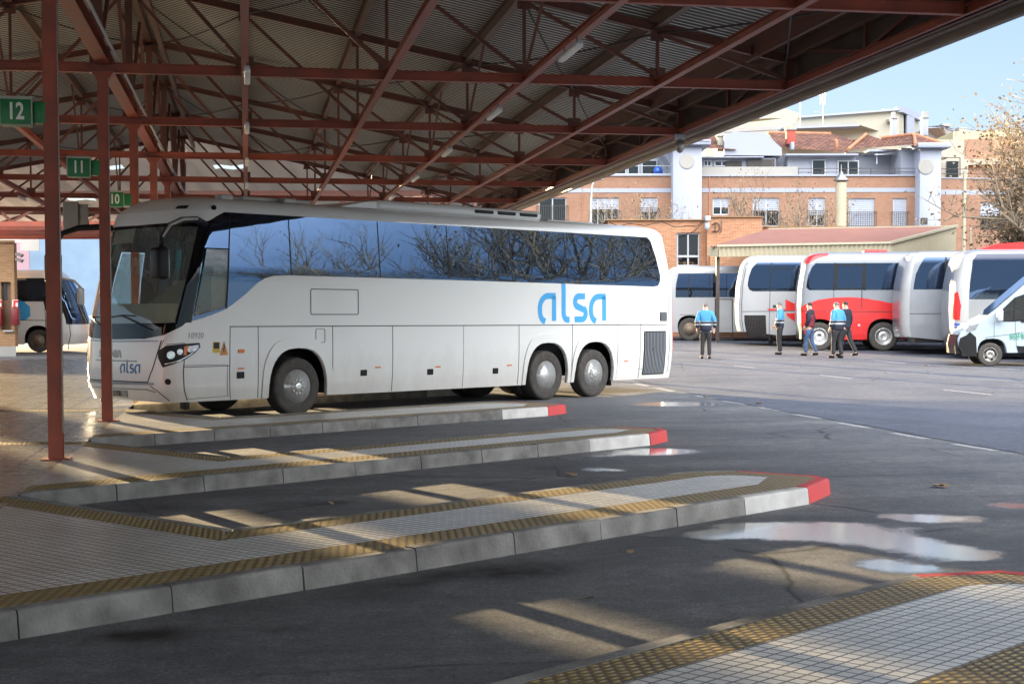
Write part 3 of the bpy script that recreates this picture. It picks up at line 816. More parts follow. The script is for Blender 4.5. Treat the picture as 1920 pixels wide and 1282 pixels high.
# light fittings
def fixture(loc, label, hang=.06):
    t = thing('ceiling_light', label, 'light', loc, RZ, 'strip lights under the canopy')
    b = MB(); b.bbox(-.035, .035, -.62, .62, .0, .035, .01); b.build('housing', M['pvc'], t)
    b = MB(); b.bbox(-.045, .045, -.6, .6, -.055, .002, .02, seg=3); b.build('diffuser', M['lightlens'], t)
    b = MB(); b.tube((0,-.4,.05), (0,-.4,.05+hang), .008, n=6); b.tube((0,.4,.05), (0,.4,.05+hang), .008, n=6); b.build('bracket', M['iron'], t)
    return t
ordn = ['nearest', 'second', 'third', 'fourth', 'fifth', 'sixth', 'seventh']
TLR = T0 + PAN*3 - .1
f0 = None
for i in range(6):
    lb = '%s strip light under the right-hand red beam over the stands' % ordn[i]
    p = TL(TLR, 19.6+BAY*i, 5.20)
    f0 = fixture(p, lb) if f0 is None else (dup(f0, p, None, lb), f0)[1]
for i in range(6):
    dup(f0, TL(T0+PAN+.03, 16.1+BAY*i, 5.20), None, '%s strip light under the tie beam just right of the columns' % ordn[i])
for i in range(5):
    dup(f0, TL(T0-PAN*2, 21.6+BAY*i, 5.20), None, '%s strip light left of the numbered signs' % ordn[i])

# numbered stand signs
def text_mesh(txt, size, depth=.004, align='CENTER', bold=0.0, sx=1.0):
    c = bpy.data.curves.new('t', 'FONT'); c.body = txt; c.size = size; c.align_x = align; c.align_y = 'CENTER'; c.extrude = depth/2; c.offset = bold; c.resolution_u = 3
    o = bpy.data.objects.new('t', c); COL.objects.link(o)
    dg = bpy.context.evaluated_depsgraph_get(); dg.update()
    me = bpy.data.meshes.new_from_object(o.evaluated_get(dg))
    vs = [Vector((v.co.x*sx, v.co.y, v.co.z)) for v in me.vertices]; fs = [list(p.vertices) for p in me.polygons]
    bpy.data.objects.remove(o); bpy.data.curves.remove(c); bpy.data.meshes.remove(me)
    return vs, fs
def add_text(mb, txt, size, origin, right, up, depth=.004, mi=0, align='CENTER', bold=0.0, sx=1.0):
    vs, fs = text_mesh(txt, size, depth, align, bold, sx)
    o, r, u = Vector(origin), Vector(right).normalized(), Vector(up).normalized(); nn = r.cross(u)
    mb.add([o + r*v.x + u*v.y + nn*v.z for v in vs], fs, mi)
for num, L in (('12', TR[5]), ('11', TR[6]), ('10', TR[7])):
    t = thing('stand_sign', 'green box sign with white number %s fixed to a red column' % num, 'sign', TL(T0-.28, L-.25, 3.94), RZ + rad(2), 'green stand number signs')
    b = MB(); b.bbox(-.165, .165, 0, .28, -.15, .12, .008); b.build('sign_box', M['green'], t)
    b = MB(); b.bbox(-.172, .172, -.008, .29, .12, .152, .004); b.bbox(-.172,.172,-.010,.0,-.155,-.148,.002); b.bbox(.158,.174,-.010,0,-.148,.12,.002); b.bbox(-.174,-.158,-.010,0,-.148,.12,.002); b.build('sign_frame', M['signedge'], t)
    b = MB(); b.bbox(.175, .30, .05, .25, -.12, .10, .006); b.build('sign_arm', M['green'], t)
    b = MB(); add_text(b, num, .25, (0, -.012, -.018), (1,0,0), (0,0,1), .008, bold=.006, sx=.72); b.build('sign_number', M['signwhite'], t)
# camera globe hung from the canopy edge
t = thing('security_camera', 'white dome camera hanging from the canopy edge above the road', 'camera', TL(T0+EDGE-.12, TR[7]-.3, 5.33), 0)
b = MB(); b.bbox(-.1, .1, -.05, .05, -.09, .02, .01); b.build('bracket', M['pvc'], t)
b = MB(); b.lathe([(0,-.36),(.05,-.34),(.085,-.28),(.09,-.22),(.085,-.15),(.05,-.09),(.05,-.05)], axis='z', n=20); b.build('dome', M['steel'], t)
# grey duct/banner box hanging far back left
t = thing('hanging_duct', 'grey-green ribbed box hanging under the far end of the canopy', 'duct', at(140, 405, 46), RZ)
b = MB(); b.bbox(-.32,.12,-.2,.2,-.45,.42,.02); b.build('box', M['greywall'], t); 
b = MB(); b.lathe([(.13,-.35),(.17,-.2),(.13,-.05),(.17,.1),(.13,.25),(.15,.35)], (.26,0,0), axis='z', n=16); b.build('pipe', M['greywall'], t)
# ------------------------------------------------------------------ coaches: a body shell given as a surface over (a, z)
class Shell:
    """a = length along the outline seen from above (0 = front centre, + = side y<0, - = side y>0), z = height"""
    def __init__(s, L, W, bow, fr, rr, inset, rake, H=3.7, rearbow=.06, rearlean=None):
        s.L, s.W, s.H = L, W/2, H
        s.inset, s.rake, s.rearlean = inset, rake, rearlean
        def bez(p0, p1, p2, p3, n=28):
            o = []
            for i in range(n+1):
                t = i/n; u = 1-t
                o.append(tuple(u**3*p0[k]+3*u*u*t*p1[k]+3*u*t*t*p2[k]+t**3*p3[k] for k in (0, 1)))
            return o
        h = s.W
        pts = bez((0, 0), (0, -h*.80), (bow*.40, -h), (fr, -h))
        s.afront = None
        side = [(fr + (L-rr-fr)*i/40, -h) for i in range(1, 41)]
        rear = bez((L-rr, -h), (L-rr*.35, -h), (L-rearbow*.6, -h*.93), (L-rearbow*.3, -h*.72), 14)[1:] + [(L-rearbow*.3 + rearbow*.3*i/6, -h*.72*(1-i/6)) for i in range(1, 7)]
        P = pts + side + rear
        A = [0.0]
        for i in range(1, len(P)): A.append(A[-1] + math.hypot(P[i][0]-P[i-1][0], P[i][1]-P[i-1][1]))
        s.P, s.A, s.amax = P, A, A[-1]
        s.a0 = A[28] - fr           # side point x has a = a0 + x
        s.fr, s.rr = fr, rr
    def _lin(s, tab, z):
        if z <= tab[0][0]: return tab[0][1]
        for (z0, v0), (z1, v1) in zip(tab, tab[1:]):
            if z <= z1:
                return v0 + (v1-v0)*(z-z0)/(z1-z0)
        return tab[-1][1]
    def base(s, a):
        sg = 1 if a >= 0 else -1; a = min(abs(a), s.amax)
        lo, hi = 0, len(s.A)-1
        while hi-lo > 1:
            m_ = (lo+hi)//2
            if s.A[m_] <= a: lo = m_
            else: hi = m_
        t = (a-s.A[lo])/max(1e-9, s.A[hi]-s.A[lo])
        p, q = s.P[lo], s.P[hi]
        x, y = p[0]+(q[0]-p[0])*t, p[1]+(q[1]-p[1])*t
        # smooth normal
        def tan(i):
            i0, i1 = max(0, i-1), min(len(s.P)-1, i+1)
            d = (s.P[i1][0]-s.P[i0][0], s.P[i1][1]-s.P[i0][1])
            if i == 0: d = (0, -1)
            if i == len(s.P)-1: d = (0, 1)
            ln = math.hypot(*d) or 1; return (d[0]/ln, d[1]/ln)
        t0, t1 = tan(lo), tan(hi)
        d = (t0[0]+(t1[0]-t0[0])*t, t0[1]+(t1[1]-t0[1])*t)
        n = (d[1], -d[0])
        return x, y*sg, n[0], n[1]*sg
    def S(s, a, z, off=0.0):
        x, y, nx, ny = s.base(a)
        ins = s._lin(s.inset, z)
        sx = 1 - ins/(s.L/2); sy = 1 - ins/s.W
        cx = s.L/2
        wf = 1 - sstep(.25, 2.0, x)
        X = cx + (x-cx)*(sx if x > cx else 1) + s._lin(s.rake, z)*wf
        if x < cx: X += ins*.3*(1-x/cx)
        if s.rearlean: X -= s._lin(s.rearlean, z)*sstep(s.L-1.2, s.L, x)
        Y = y*sy
        dz = (s._lin(s.inset, z+.04)-s._lin(s.inset, z-.04))/.08
        n = Vector((nx, ny, dz)).normalized()
        return Vector((X, Y, z)) + n*off
    def bez_x(s, x, side=1):  # perimeter coordinate of a point on the flank
        return side*(s.a0 + x)
    def wrap(s, mb, poly, off=.004, th=.02, mi=0, side=1, xmode=True, step=.22, zstep=.16, smooth=True):
        """poly in (x, z) along a flank (xmode) or in (a, z); cut fine, mapped on the shell, given thickness"""
        P = [((side*(s.a0+x)) if xmode else x, z) for x, z in poly]
        n0 = len(P)
        cv, _e, cf = delaunay_2d_cdt([Vector(p) for p in P], [(i, (i+1) % n0) for i in range(n0)], [list(range(n0))], 1, 1e-5)[:3]
        bm = bmesh.new()
        vs = [bm.verts.new((v.x, v.y, 0)) for v in cv]
        for f in cf:
            try: bm.faces.new([vs[i] for i in f])
            except ValueError: pass
        amin, amax_ = min(p[0] for p in P), max(p[0] for p in P)
        zmin, zmax = min(p[1] for p in P), max(p[1] for p in P)
        cuts = []
        a = math.ceil(amin/.08)*.08
        while a < amax_:
            x_, y_, _, _ = s.base(a)
            if x_ < s.fr+.05 or x_ > s.L-s.rr-.05: cuts.append(a); a += .08
            else: cuts.append(a); a += step
        for a in cuts:
            if amin+.004 < a < amax_-.004:
                bmesh.ops.bisect_plane(bm, geom=bm.verts[:]+bm.edges[:]+bm.faces[:], dist=1e-5, plane_co=(a,0,0), plane_no=(1,0,0))
        zs = set()
        z = math.ceil(zmin/zstep)*zstep
        while z < zmax: zs.add(round(z, 4)); z += zstep
        for t_ in (s.inset, s.rake):
            for q in t_: zs.add(q[0])
        for z in sorted(zs):
            if zmin+.004 < z < zmax-.004:
                bmesh.ops.bisect_plane(bm, geom=bm.verts[:]+bm.edges[:]+bm.faces[:], dist=1e-5, plane_co=(0,z,0), plane_no=(0,1,0))
        bm.verts.index_update()
        bd = [e for e in bm.edges if len(e.link_faces) == 1]
        base = [v.co.copy() for v in bm.verts]; n = len(base)
        outer = [s.S(c.x, c.y, off) for c in base]
        flip = (side < 0) if xmode else False
        fs = [[v.index for v in f.verts] for f in bm.faces]
        b0 = len(mb.v)
        mb.add(outer, fs, mi, smooth)
        if th:
            inn = {}
            ring = sorted({v.index for e in bd for v in e.verts})
            pos = [s.S(base[i].x, base[i].y, off-th) for i in ring]
            idx = {i: k for k, i in enumerate(ring)}
            # separate ring verts so the rim shades hard
            vv = [outer[i] for i in ring] + pos
            m_ = len(ring)
            mb.add(vv, [(idx[e.verts[0].index], idx[e.verts[1].index], m_+idx[e.verts[1].index], m_+idx[e.verts[0].index]) for e in bd], mi)
        bm.free()
        return mb
    def strip(s, mb, pts, w, off=.006, mi=0, side=1, xmode=True, th=.004):
        """thin ribbon following a polyline on the shell"""
        for (x0, z0), (x1, z1) in zip(pts, pts[1:]):
            d = math.hypot(x1-x0, z1-z0)
            if d < 1e-6: continue
            ux, uz = (x1-x0)/d, (z1-z0)/d; nx, nz = -uz*w/2, ux*w/2
            ex, ez = ux*w/2*.6, uz*w/2*.6
            s.wrap(mb, [(x0-ex+nx, z0-ez+nz), (x1+ex+nx, z1+ez+nz), (x1+ex-nx, z1+ez-nz), (x0-ex-nx, z0-ez-nz)], off, th, mi, side, xmode, zstep=.4)
        return mb
    def outline(s, mb, pts, w, **k):
        return s.strip(mb, list(pts)+[pts[0]], w, **k)
    def text(s, mb, txt, size, x, z, off=.007, mi=0, side=1, xmode=True, bold=0.0, align='CENTER', sx=1.0):
        vs, fs = text_mesh(txt, size, 0.002, align, bold, sx)
        out = []
        for v in vs:
            xx = x + (v.x if side > 0 else -v.x)
            a = side*(s.a0+xx) if xmode else x + v.x
            out.append(s.S(a, z+v.y, off+v.z))
        mb.add(out, fs, mi)
def rrect(x0, x1, z0, z1, r=.03, n=3):
    P = []
    for cx, cz, t0 in ((x1-r, z1-r, 0), (x0+r, z1-r, 90), (x0+r, z0+r, 180), (x1-r, z0+r, 270)):
        for i in range(n+1):
            t = rad(t0+90*i/n); P.append((cx+r*math.cos(t), cz+r*math.sin(t)))
    return P
def ribbon_outline(pts, w, n_arc=0):
    """2-D thick stroke outline of a polyline with round joins (as separate convex pieces)"""
    out = []
    for (x0, z0), (x1, z1) in zip(pts, pts[1:]):
        d = math.hypot(x1-x0, z1-z0); ux, uz = (x1-x0)/d, (z1-z0)/d; nx, nz = -uz*w/2, ux*w/2
        out.append([(x0+nx, z0+nz), (x1+nx, z1+nz), (x1-nx, z1-nz), (x0-nx, z0-nz)])
    return out
def stroke(path, w):
    """closed outline of one thick polyline (mitred)"""
    L, R = [], []
    n = len(path)
    for i, p in enumerate(path):
        a = path[max(0, i-1)]; b = path[min(n-1, i+1)]
        d = (b[0]-a[0], b[1]-a[1]); ln = math.hypot(*d); nx, nz = -d[1]/ln, d[0]/ln
        k = 1.0
        if 0 < i < n-1:
            d1 = (p[0]-a[0], p[1]-a[1]); l1 = math.hypot(*d1); c_ = (-d1[1]/l1)*nx + (d1[0]/l1)*nz; k = min(1.6, 1/max(.4, c_))
        L.append((p[0]+nx*w/2*k, p[1]+nz*w/2*k)); R.append((p[0]-nx*w/2*k, p[1]-nz*w/2*k))
    return L + R[::-1]
def arc(cx, cz, rx, rz, t0, t1, n=12):
    return [(cx+rx*math.cos(rad(t0+(t1-t0)*i/n)), cz+rz*math.sin(rad(t0+(t1-t0)*i/n))) for i in range(n+1)]
def logo_strokes():
    """the four rounded letters of the operator's mark, unit: x-height 1, total width about 3.3"""
    w = .205
    o = []
    def a_(x):
        o.append(stroke([(x+.80, .05), (x+.80, .90)] + [], w))
        o.append(stroke([(x+.88, .90), (x+.55, .90)] + arc(x+.52, .48, .42, .42, 90, 180) + arc(x+.40, .40, .30, .38, 180, 235, 6) + [(x+.36, .03)], w))
    a_(0)
    o.append(stroke([(1.28, 1.42), (1.28, .38)] + arc(1.47, .34, .19, .25, 180, 270, 8) + [(1.58, .09)], w))
    o.append(stroke([(2.38, .90), (2.08, .90)] + arc(2.06, .71, .19, .19, 90, 230, 10) + [(2.30, .44)] + arc(2.22, .30, .20, .20, 50, -90, 10) + [(1.85, .10)], w))
    a_(2.60)
    return o
def put_logo(sh, mb, x, z, h, side=1, xmode=True, off=.006, sx=1.0):
    for st in logo_strokes():
        P = [(x + u*h*sx*(1 if side > 0 else -1), z + v*h) for u, v in st]
        sh.wrap(mb, P, off, .003, 0, side, xmode, step=.3, zstep=.5)
def arch(cx, r, z0, top, n=14, sq=2.6):
    """wheel arch opening from left foot to right foot (superellipse)"""
    P = []
    for i in range(n+1):
        t = math.pi - math.pi*i/n
        c, s_ = math.cos(t), math.sin(t)
        P.append((cx + r*(1 if c >= 0 else -1)*abs(c)**(2/sq), z0 + (top-z0)*abs(s_)**(2/sq)))
    return P
def wheel(parent, cx, y, side, R=.5, kind='front', width=.30, steer=0):
    """side=-1: faces y<0. root is an Empty part with tyre and rim below it"""
    w = bpy.data.objects.new('wheel', None); COL.objects.link(w); w.parent = parent; w.location = (cx, y, R); w.rotation_euler = (0, 0, steer)
    sg = side
    t = MB(); hw = width/2
    t.lathe([(R*.57, -hw*.9), (R*.62, -hw), (R*.93, -hw*.98), (R*.985, -hw*.80), (R, -hw*.55), (R, hw*.55), (R*.985, hw*.80), (R*.96, hw*.93), (R*.86, hw*1.02), (R*.80, hw*1.0), (R*.72, hw*1.03), (R*.62, hw*.99), (R*.585, hw*.93), (R*.57, -hw*.9)], axis='y', n=48, sgn=sg, cap=False)
    t.build('tyre', M['rubber'], w)
    r = MB(); d = hw
    if kind in ('front', 'tag'):
        r.lathe([(R*.585, d*.93), (R*.575, d*.85), (R*.54, d*.55), (R*.52, d*.45), (R*.36, d*.75 if kind == 'front' else d*.70), (R*.30, d*.80), (R*.29, d*.95), (R*.17, d*1.02), (R*.16, d*1.22), (R*.08, d*1.27), (0, d*1.28)], axis='y', n=40, sgn=sg)
        for k in range(10):
            a = 2*math.pi*k/10; c = Vector((math.cos(a)*R*.24, sg*d*.93, math.sin(a)*R*.24))
            r.tube(c, c+Vector((0, sg*.04, 0)), .016, .012, 8)
        r.build('rim', M['chrome'], w)
        h = MB()
        for k in range(10):
            a = 2*math.pi*(k+.5)/10; c = Vector((math.cos(a)*R*.445, sg*d*.605, math.sin(a)*R*.445)); c2 = c + Vector((0, sg*.028, 0))
            h.tube(c, c2, .042, .040, 12)
        h.build('hand_hole', M['black'], w)
    elif kind == 'dual':
        r.lathe([(R*.585, d*.93), (R*.575, d*.8), (R*.55, d*.1), (R*.53, -d*.35), (R*.40, -d*.45), (R*.30, -d*.35), (R*.28, -d*.2), (R*.17, -d*.1), (R*.16, d*.4), (R*.10, d*.5), (0, d*.5)], axis='y', n=40, sgn=sg)
        for k in range(10):
            a = 2*math.pi*k/10; c = Vector((math.cos(a)*R*.24, -sg*d*.3, math.sin(a)*R*.24))
            r.tube(c, c+Vector((0, sg*.05, 0)), .016, .013, 8)
        r.build('rim', M['chrome'], w)
        h = MB()
        for k in range(8):
            a = 2*math.pi*(k+.5)/8; c = Vector((math.cos(a)*R*.46, -sg*d*.43, math.sin(a)*R*.46)); h.tube(c, c+Vector((0, sg*.012, 0)), .035, .033, 12)
        h.build('hand_hole', M['black'], w)
    elif kind == 'rusty':
        r.lathe([(R*.585, d*.93), (R*.57, d*.8), (R*.54, d*.2), (R*.50, 0), (R*.35, -d*.1), (R*.25, d*.2), (R*.14, d*.5), (0, d*.55)], axis='y', n=32, sgn=sg)
        for k in range(8):
            a = 2*math.pi*k/8; c = Vector((math.cos(a)*R*.22, sg*d*.2, math.sin(a)*R*.22)); r.tube(c, c+Vector((0, sg*.05, 0)), .02, .016, 8)
        r.build('rim', M['hub'], w)
    else:   # trim disc with five lobes
        r.lathe([(R*.60, d*.96), (R*.57, d*1.0), (R*.50, d*.85), (R*.44, d*.80), (R*.30, d*1.05), (R*.2, d*1.1), (R*.14, d*.95), (0, d*1.0)], axis='y', n=40, sgn=sg)
        r.build('rim', M['chrome'] if kind == 'trim' else M['steel'], w)
        h = MB()
        for k in range(6 if kind == 'trim' else 5):
            a = 2*math.pi*k/(6 if kind == 'trim' else 5); c = Vector((math.cos(a)*R*.42, sg*d*.86, math.sin(a)*R*.42)); h.tube(c, c+Vector((0, sg*.012, 0)), .045, .04, 10)
        h.build('hand_hole', M['black'], w)
    return w
def plain_body(sh, root, zb, win_poly_side, arches_x, arch_r, arch_top, mats, roof_z=3.45, front_z=1.6, rear_top=None, name='body', skirt_rear=None, z_rear_win=None):
    """lower shell with wheel openings, pillars left above, and closed roof. returns the body object.
    win_poly_side: list of (x, z) = lower edge of the glazing on the flank from front to rear, ends at roof_z"""
    mb = MB()
    for side in (1, -1):
        P = [(0.0, zb+.03), (sh.a0+.2, zb)]
        for cx in arches_x:
            P += [(sh.a0+x, z) for x, z in arch(cx, arch_r, zb, arch_top)]
        L = sh.L
        if skirt_rear: P += [(sh.a0+x, z) for x, z in skirt_rear]
        else: P += [(sh.a0+L-sh.rr, zb)]
        P += [(sh.amax, (skirt_rear[-1][1] if skirt_rear else zb))]
        P += [(sh.amax, roof_z)]
        P += [(sh.a0+x, z) for x, z in win_poly_side[::-1]]
        P += [(0.0, front_z)]
        P = [(side*a, z) for a, z in P]
        sh.wrap(mb, P, 0, .05, 0, 1, False)
    # roof rings
    zs = [roof_z-.02] + [q[0] for q in sh.inset if q[0] > roof_z]
    aa = [sh.amax*i/110 for i in range(-110, 110)]
    rings = [[sh.S(a, z) for a in aa] for z in zs]
    n = len(aa); vs = [v for r in rings for v in r]
    fs = [(i*n+k, i*n+(k+1) % n, (i+1)*n+(k+1) % n, (i+1)*n+k) for i in range(len(zs)-1) for k in range(n)]
    # cap: grid strips between matching points left and right
    top = rings[-1]
    b = (len(zs)-1)*n
    for k in range(n//2-1):
        i0, i1 = n//2+k, n//2+k+1; j0, j1 = n//2-k, n//2-k-1
        if k == 0: fs.append((b+i0, b+i1, b+j1)); 
        else: fs.append((b+i0, b+i1, b+j1, b+j0))
    i0 = n-1; fs.append((b+i0, b+0, b+1))
    mb.add(vs, fs, 0, True)
    o = mb.build(name, mats, root)
    return o

# ---- the main coach
MC = thing('white_coach', 'large white three-axle coach with blue lettering on its side parked under the canopy', 'coach', rz=rad(90)-AB)
MC.location = BN(13.66, -20.5-1.275)
sh = Shell(13.72, 2.55, .34, .66, .28,
           inset=[(.30,.05),(.60,.018),(1.0,0),(2.3,0),(2.45,.008),(3.45,.105),(3.52,.12),(3.59,.165),(3.645,.24),(3.685,.40),(3.71,.62)],
           rake=[(.33,.10),(.55,.02),(.8,0),(1.3,.03),(1.6,.07),(2.4,.27),(3.0,.43),(3.35,.52),(3.45,.56),(3.71,.86)], rearlean=[(.35,.02),(1.0,0),(2.4,.04),(3.45,.16),(3.71,.22)])
ZB = .33
WINB = [(.50,1.62),(.80,1.69),(1.15,1.79),(1.45,1.92),(1.75,2.10),(1.98,2.27),(2.15,2.36),(2.35,2.405),(2.7,2.42),(7,2.40),(12.85,2.36),(13.02,2.38),(13.12,2.48),(13.16,2.62),(13.10,3.0),(12.98,3.35),(12.92,3.40)]
body = plain_body(sh, MC, ZB, [(x, z) for x, z in WINB] + [], [2.86, 9.34, 10.84], .64, 1.17, M['white'], roof_z=3.40, front_z=1.60)
# window glass
for side in (1, -1):
    mb = MB()
    P = [(1.30,3.44)] + [(1.30,1.84)] + [q for q in WINB if 1.4 < q[0]] + [(12.85,3.44)]
    sh.wrap(mb, P, .006, .02, 0, side)
    mb.build('side_window', M['glass'], MC)
    mb = MB(); sh.wrap(mb, [(.62,1.72),(1.27,1.86),(1.27,2.82),(.66,2.82)], .008, .02, 0, side); dw = mb.build('driver_window', M['driver'], MC)
    mb = MB(); sh.wrap(mb, [(.30,1.63),(.50,1.62),(.80,1.69),(1.15,1.79),(1.30,1.84),(1.30,1.86),(1.27,1.875),(.60,1.715),(.60,2.84),(1.30,2.84),(1.30,3.44),(.42,3.44)], .005, .02, 0, side); mb.build('window_surround', M['glass'], MC)
for x in (2.72, 4.77, 6.53, 8.29, 9.97, 11.54):
    seam = MB(); sh.strip(seam, [(x, 2.43), (x, 3.42)], .018, .011); seam.build('window_seam', M['black'], MC)
seam = MB(); sh.strip(seam, [(1.30, 1.86), (1.30, 3.42)], .03, .011); seam.build('window_seam', M['black'], MC)
# front screen and black surround
mb = MB(); F = sh.a0 + .5
scr = [(-1.60,1.62),(-1.2,1.60),(0,1.58),(1.2,1.60),(1.60,1.62),(1.60,3.20),(-1.60,3.20)]
sh.wrap(mb, scr, .004, .015, 0, 1, False); mb.build('windscreen', M['wind'], MC)
mb = MB(); sh.wrap(mb, [(-1.62,3.18),(1.62,3.18),(1.62,3.44),(-1.62,3.44)], .008, .02, 0, 1, False)
for s_ in (1, -1):
    sh.wrap(mb, [(s_*1.585,1.62),(s_*(F-.18),1.62),(s_*(F-.10),3.42),(s_*1.585,3.42)], .007, .02, 0, 1, False)
mb.build('screen_surround', M['gloss'], MC)
mb = MB(); sh.wrap(mb, [(-1.35,1.60),(-1.15,1.42),(-.8,1.36),(0,1.345),(.8,1.36),(1.15,1.42),(1.42,1.56),(1.50,1.63),(1.2,1.615),(0,1.60),(-1.2,1.61),(-1.45,1.63)], .012, .03, 0, 1, False); mb.build('cowl_panel', M['gloss'], MC)
FQ = sh.a0+.5
mb = MB(); sh.wrap(mb, [(-FQ-.85,3.47),(-FQ-.55,3.44),(-FQ-.30,3.36),(-FQ-.10,3.28),(-FQ+.2,3.245),(0,3.23),(FQ-.2,3.245),(FQ+.10,3.28),(FQ+.30,3.36),(FQ+.55,3.44),(FQ+.85,3.47)], .016, .03, 0, 1, False); mb.build('front_roof_cap', M['white'], MC)
mb = MB()
for k_ in range(14):
    a_, c_ = -1.38+k_*.195, -1.38+(k_+1)*.195
    mb.add([sh.S(a_,1.61,-.10), sh.S(c_,1.61,-.10), sh.S(c_,1.93,-.16), sh.S(a_,1.93,-.16)], [(0,1,2,3)], 0, True)
mb.build('dash_reflection', M['dash'], MC)  # pale panel stands in for the dash reflection in the screen
# nose details
sm = MB()
def fl(pts, w=.012): sh.strip(sm, pts, w, .004, 0, 1, False)
fl([(-.98,1.30),(-.88,.66),(.88,.66),(.98,.86),(1.12,1.33)], .018)
fl([(.93,.60),(1.05,.52),(1.2,.36)], .014); fl([(-1.05,1.34),(-1.0,.95)], .012)
fl([(.98,.86),(1.06,1.12),(1.16,1.34)], .008)
FA = sh.a0
sx_ = FA+.50
fl([(sx_,.36),(sx_+.01,1.28)], .014); fl([(1.20,1.27),(sx_,1.29)], .010)
sh.strip(sm, [(.50,.90),(1.40,.90)], .010, .004)
BELT = 1.55
sh.strip(sm, [(1.41,BELT),(13.35,BELT-.03)], .016, .004)
for x, za, zb in ((1.41,.35,BELT),(2.0,.35,BELT),(3.63,.35,BELT),(5.06,.35,BELT),(8.47,.35,BELT),(10.10,.35,BELT),(11.60,.35,BELT),(12.38,.36,BELT),(13.42,.45,2.2),(6.9,.35,BELT)):
    sh.strip(sm, [(x, za), (x, zb-.01)], .006 if x in (6.9,) else .012, .004)
sh.outline(sm, rrect(3.14,4.23,1.75,2.19,.03), .014); sh.outline(sm, rrect(3.25,3.45,1.26,1.50,.03), .008)
sh.outline(sm, [(.50,.93),(1.36,.92),(1.36,.40),(.50,.38)], .006)
sm.build('panel_gap', M['seam'], MC)
# raised wheel arch lips
for i, cx in enumerate((2.86, 9.34, 10.84)):
    mb = MB(); o_ = arch(cx, .78 if i == 0 else .74, ZB+.01, 1.36, 18, 2.9); n_ = arch(cx, .645, ZB+.01, 1.175, 18)
    if i == 1: o_ = [(min(x, 10.085), z) for x, z in o_]
    if i == 2: o_ = [(max(x, 10.095), z) for x, z in o_]
    sh.wrap(mb, o_ + n_[::-1], .022, .03, 0, 1)
    mb.build('arch_trim', M['white'], MC)
# wheel wells, chassis, floor, interior
ub = MB()
ub.box(.9,2.1,-1.1,1.1,.42,1.3); ub.box(3.6,8.6,-1.17,1.17,.36,1.3); ub.box(11.6,13.3,-1.15,1.15,.42,1.3)
ub.box(2.1,3.6,-.75,.75,.55,1.3); ub.box(8.6,11.6,-.65,.65,.5,1.3); ub.box(.5,13.4,-1.19,1.19,1.28,1.36)
ub.tube((2.86,-.9,.5),(2.86,.9,.5),.07); ub.tube((9.34,-.9,.5),(9.34,.9,.5),.09); ub.tube((10.84,-.9,.5),(10.84,.9,.5),.07)
ub.build('chassis', M['black'], MC)
it = MB()
it.box(2.6,13.2,-1.2,1.2,1.6,1.66); it.box(13.0,13.1,-1.1,1.1,1.6,3.4); it.box(.9,13.0,-.25,.25,3.30,3.36)
it.bbox(1.2,2.5,-1.1,-.4,1.38,1.75,.05); it.box(2.45,2.5,-1.1,.9,1.4,2.3); it.box(.45,2.6,-1.15,1.15,1.36,1.40)
it.build('interior', M['inner'], MC)
d = MB(); d.bbox(.30,.95,-1.12,1.12,1.50,1.66,.04); d.bbox(.62,1.02,-1.05,-.25,1.60,1.80,.06); d.build('dashboard', M['dash'], MC)
d = MB(); d.path([(1.02+.20*math.cos(rad(a_))*.55, -.68+.22*math.sin(rad(a_)), 1.82+.20*math.cos(rad(a_))*.5) for a_ in range(0, 361, 20)], .016, 8); d.tube((.85,-.68,1.7),(1.02,-.68,1.82),.02); d.build('steering_wheel', M['black'], MC)
def coach_seat(x, y, mt='seatfab', zf=1.66):
    c = MB(); c.bbox(x-.02, x+.12, y-.2, y+.2, zf+.25, zf+1.05, .05); c.bbox(x-.42, x+.05, y-.2, y+.2, zf+.25, zf+.40, .04); c.bbox(x-.01,x+.11,y-.14,y+.14,zf+1.06,zf+1.22,.04)
    return c.build('seat', M[mt], MC)
coach_seat(1.62, -.68, 'dash', 1.36); coach_seat(2.3, .68, 'seatfab', 1.4)
for i in range(13):
    for y in (-.95, -.5, .5, .95):
        x = 3.2 + i*.76
        if y in (-.95, .95) or i < 3: coach_seat(x, y)
pz = MB()
for y in (-.95,.95):
    pz.bbox(13.0-.35,12.95,y-.2,y+.2,2.3,2.6,.05)
pz.build('rear_curtain', M['seatfab'], MC)
# front rolled blind / sun visor
bl = MB(); bl.add([sh.S(a_, z, -.03) for z in (2.95, 3.2) for a_ in (-1.3,-.9,-.5,-.1)], [(0,1,5,4),(1,2,6,5),(2,3,7,6)]); bl.build('sun_blind', M['dash'], MC)
# wheels
for cx, kd in ((2.86,'front'), (9.34,'dual'), (10.84,'tag')):
    for side in (-1, 1):
        wheel(MC, cx, side*1.085, side, .505, kd, .31 if kd != 'dual' else .30)
        if kd == 'dual':
            t = MB(); t.lathe([(.25,-.14),(.49,-.14),(.505,-.09),(.505,.09),(.49,.14),(.25,.14)], (9.34, side*.74, .505), axis='y', n=32); t.build('inner_tyre', M['rubber'], MC)
mf = MB(); mf.bbox(11.45,11.47,-1.2,-.85,.22,.75,.005); mf.build('mud_flap', M['black'], MC)
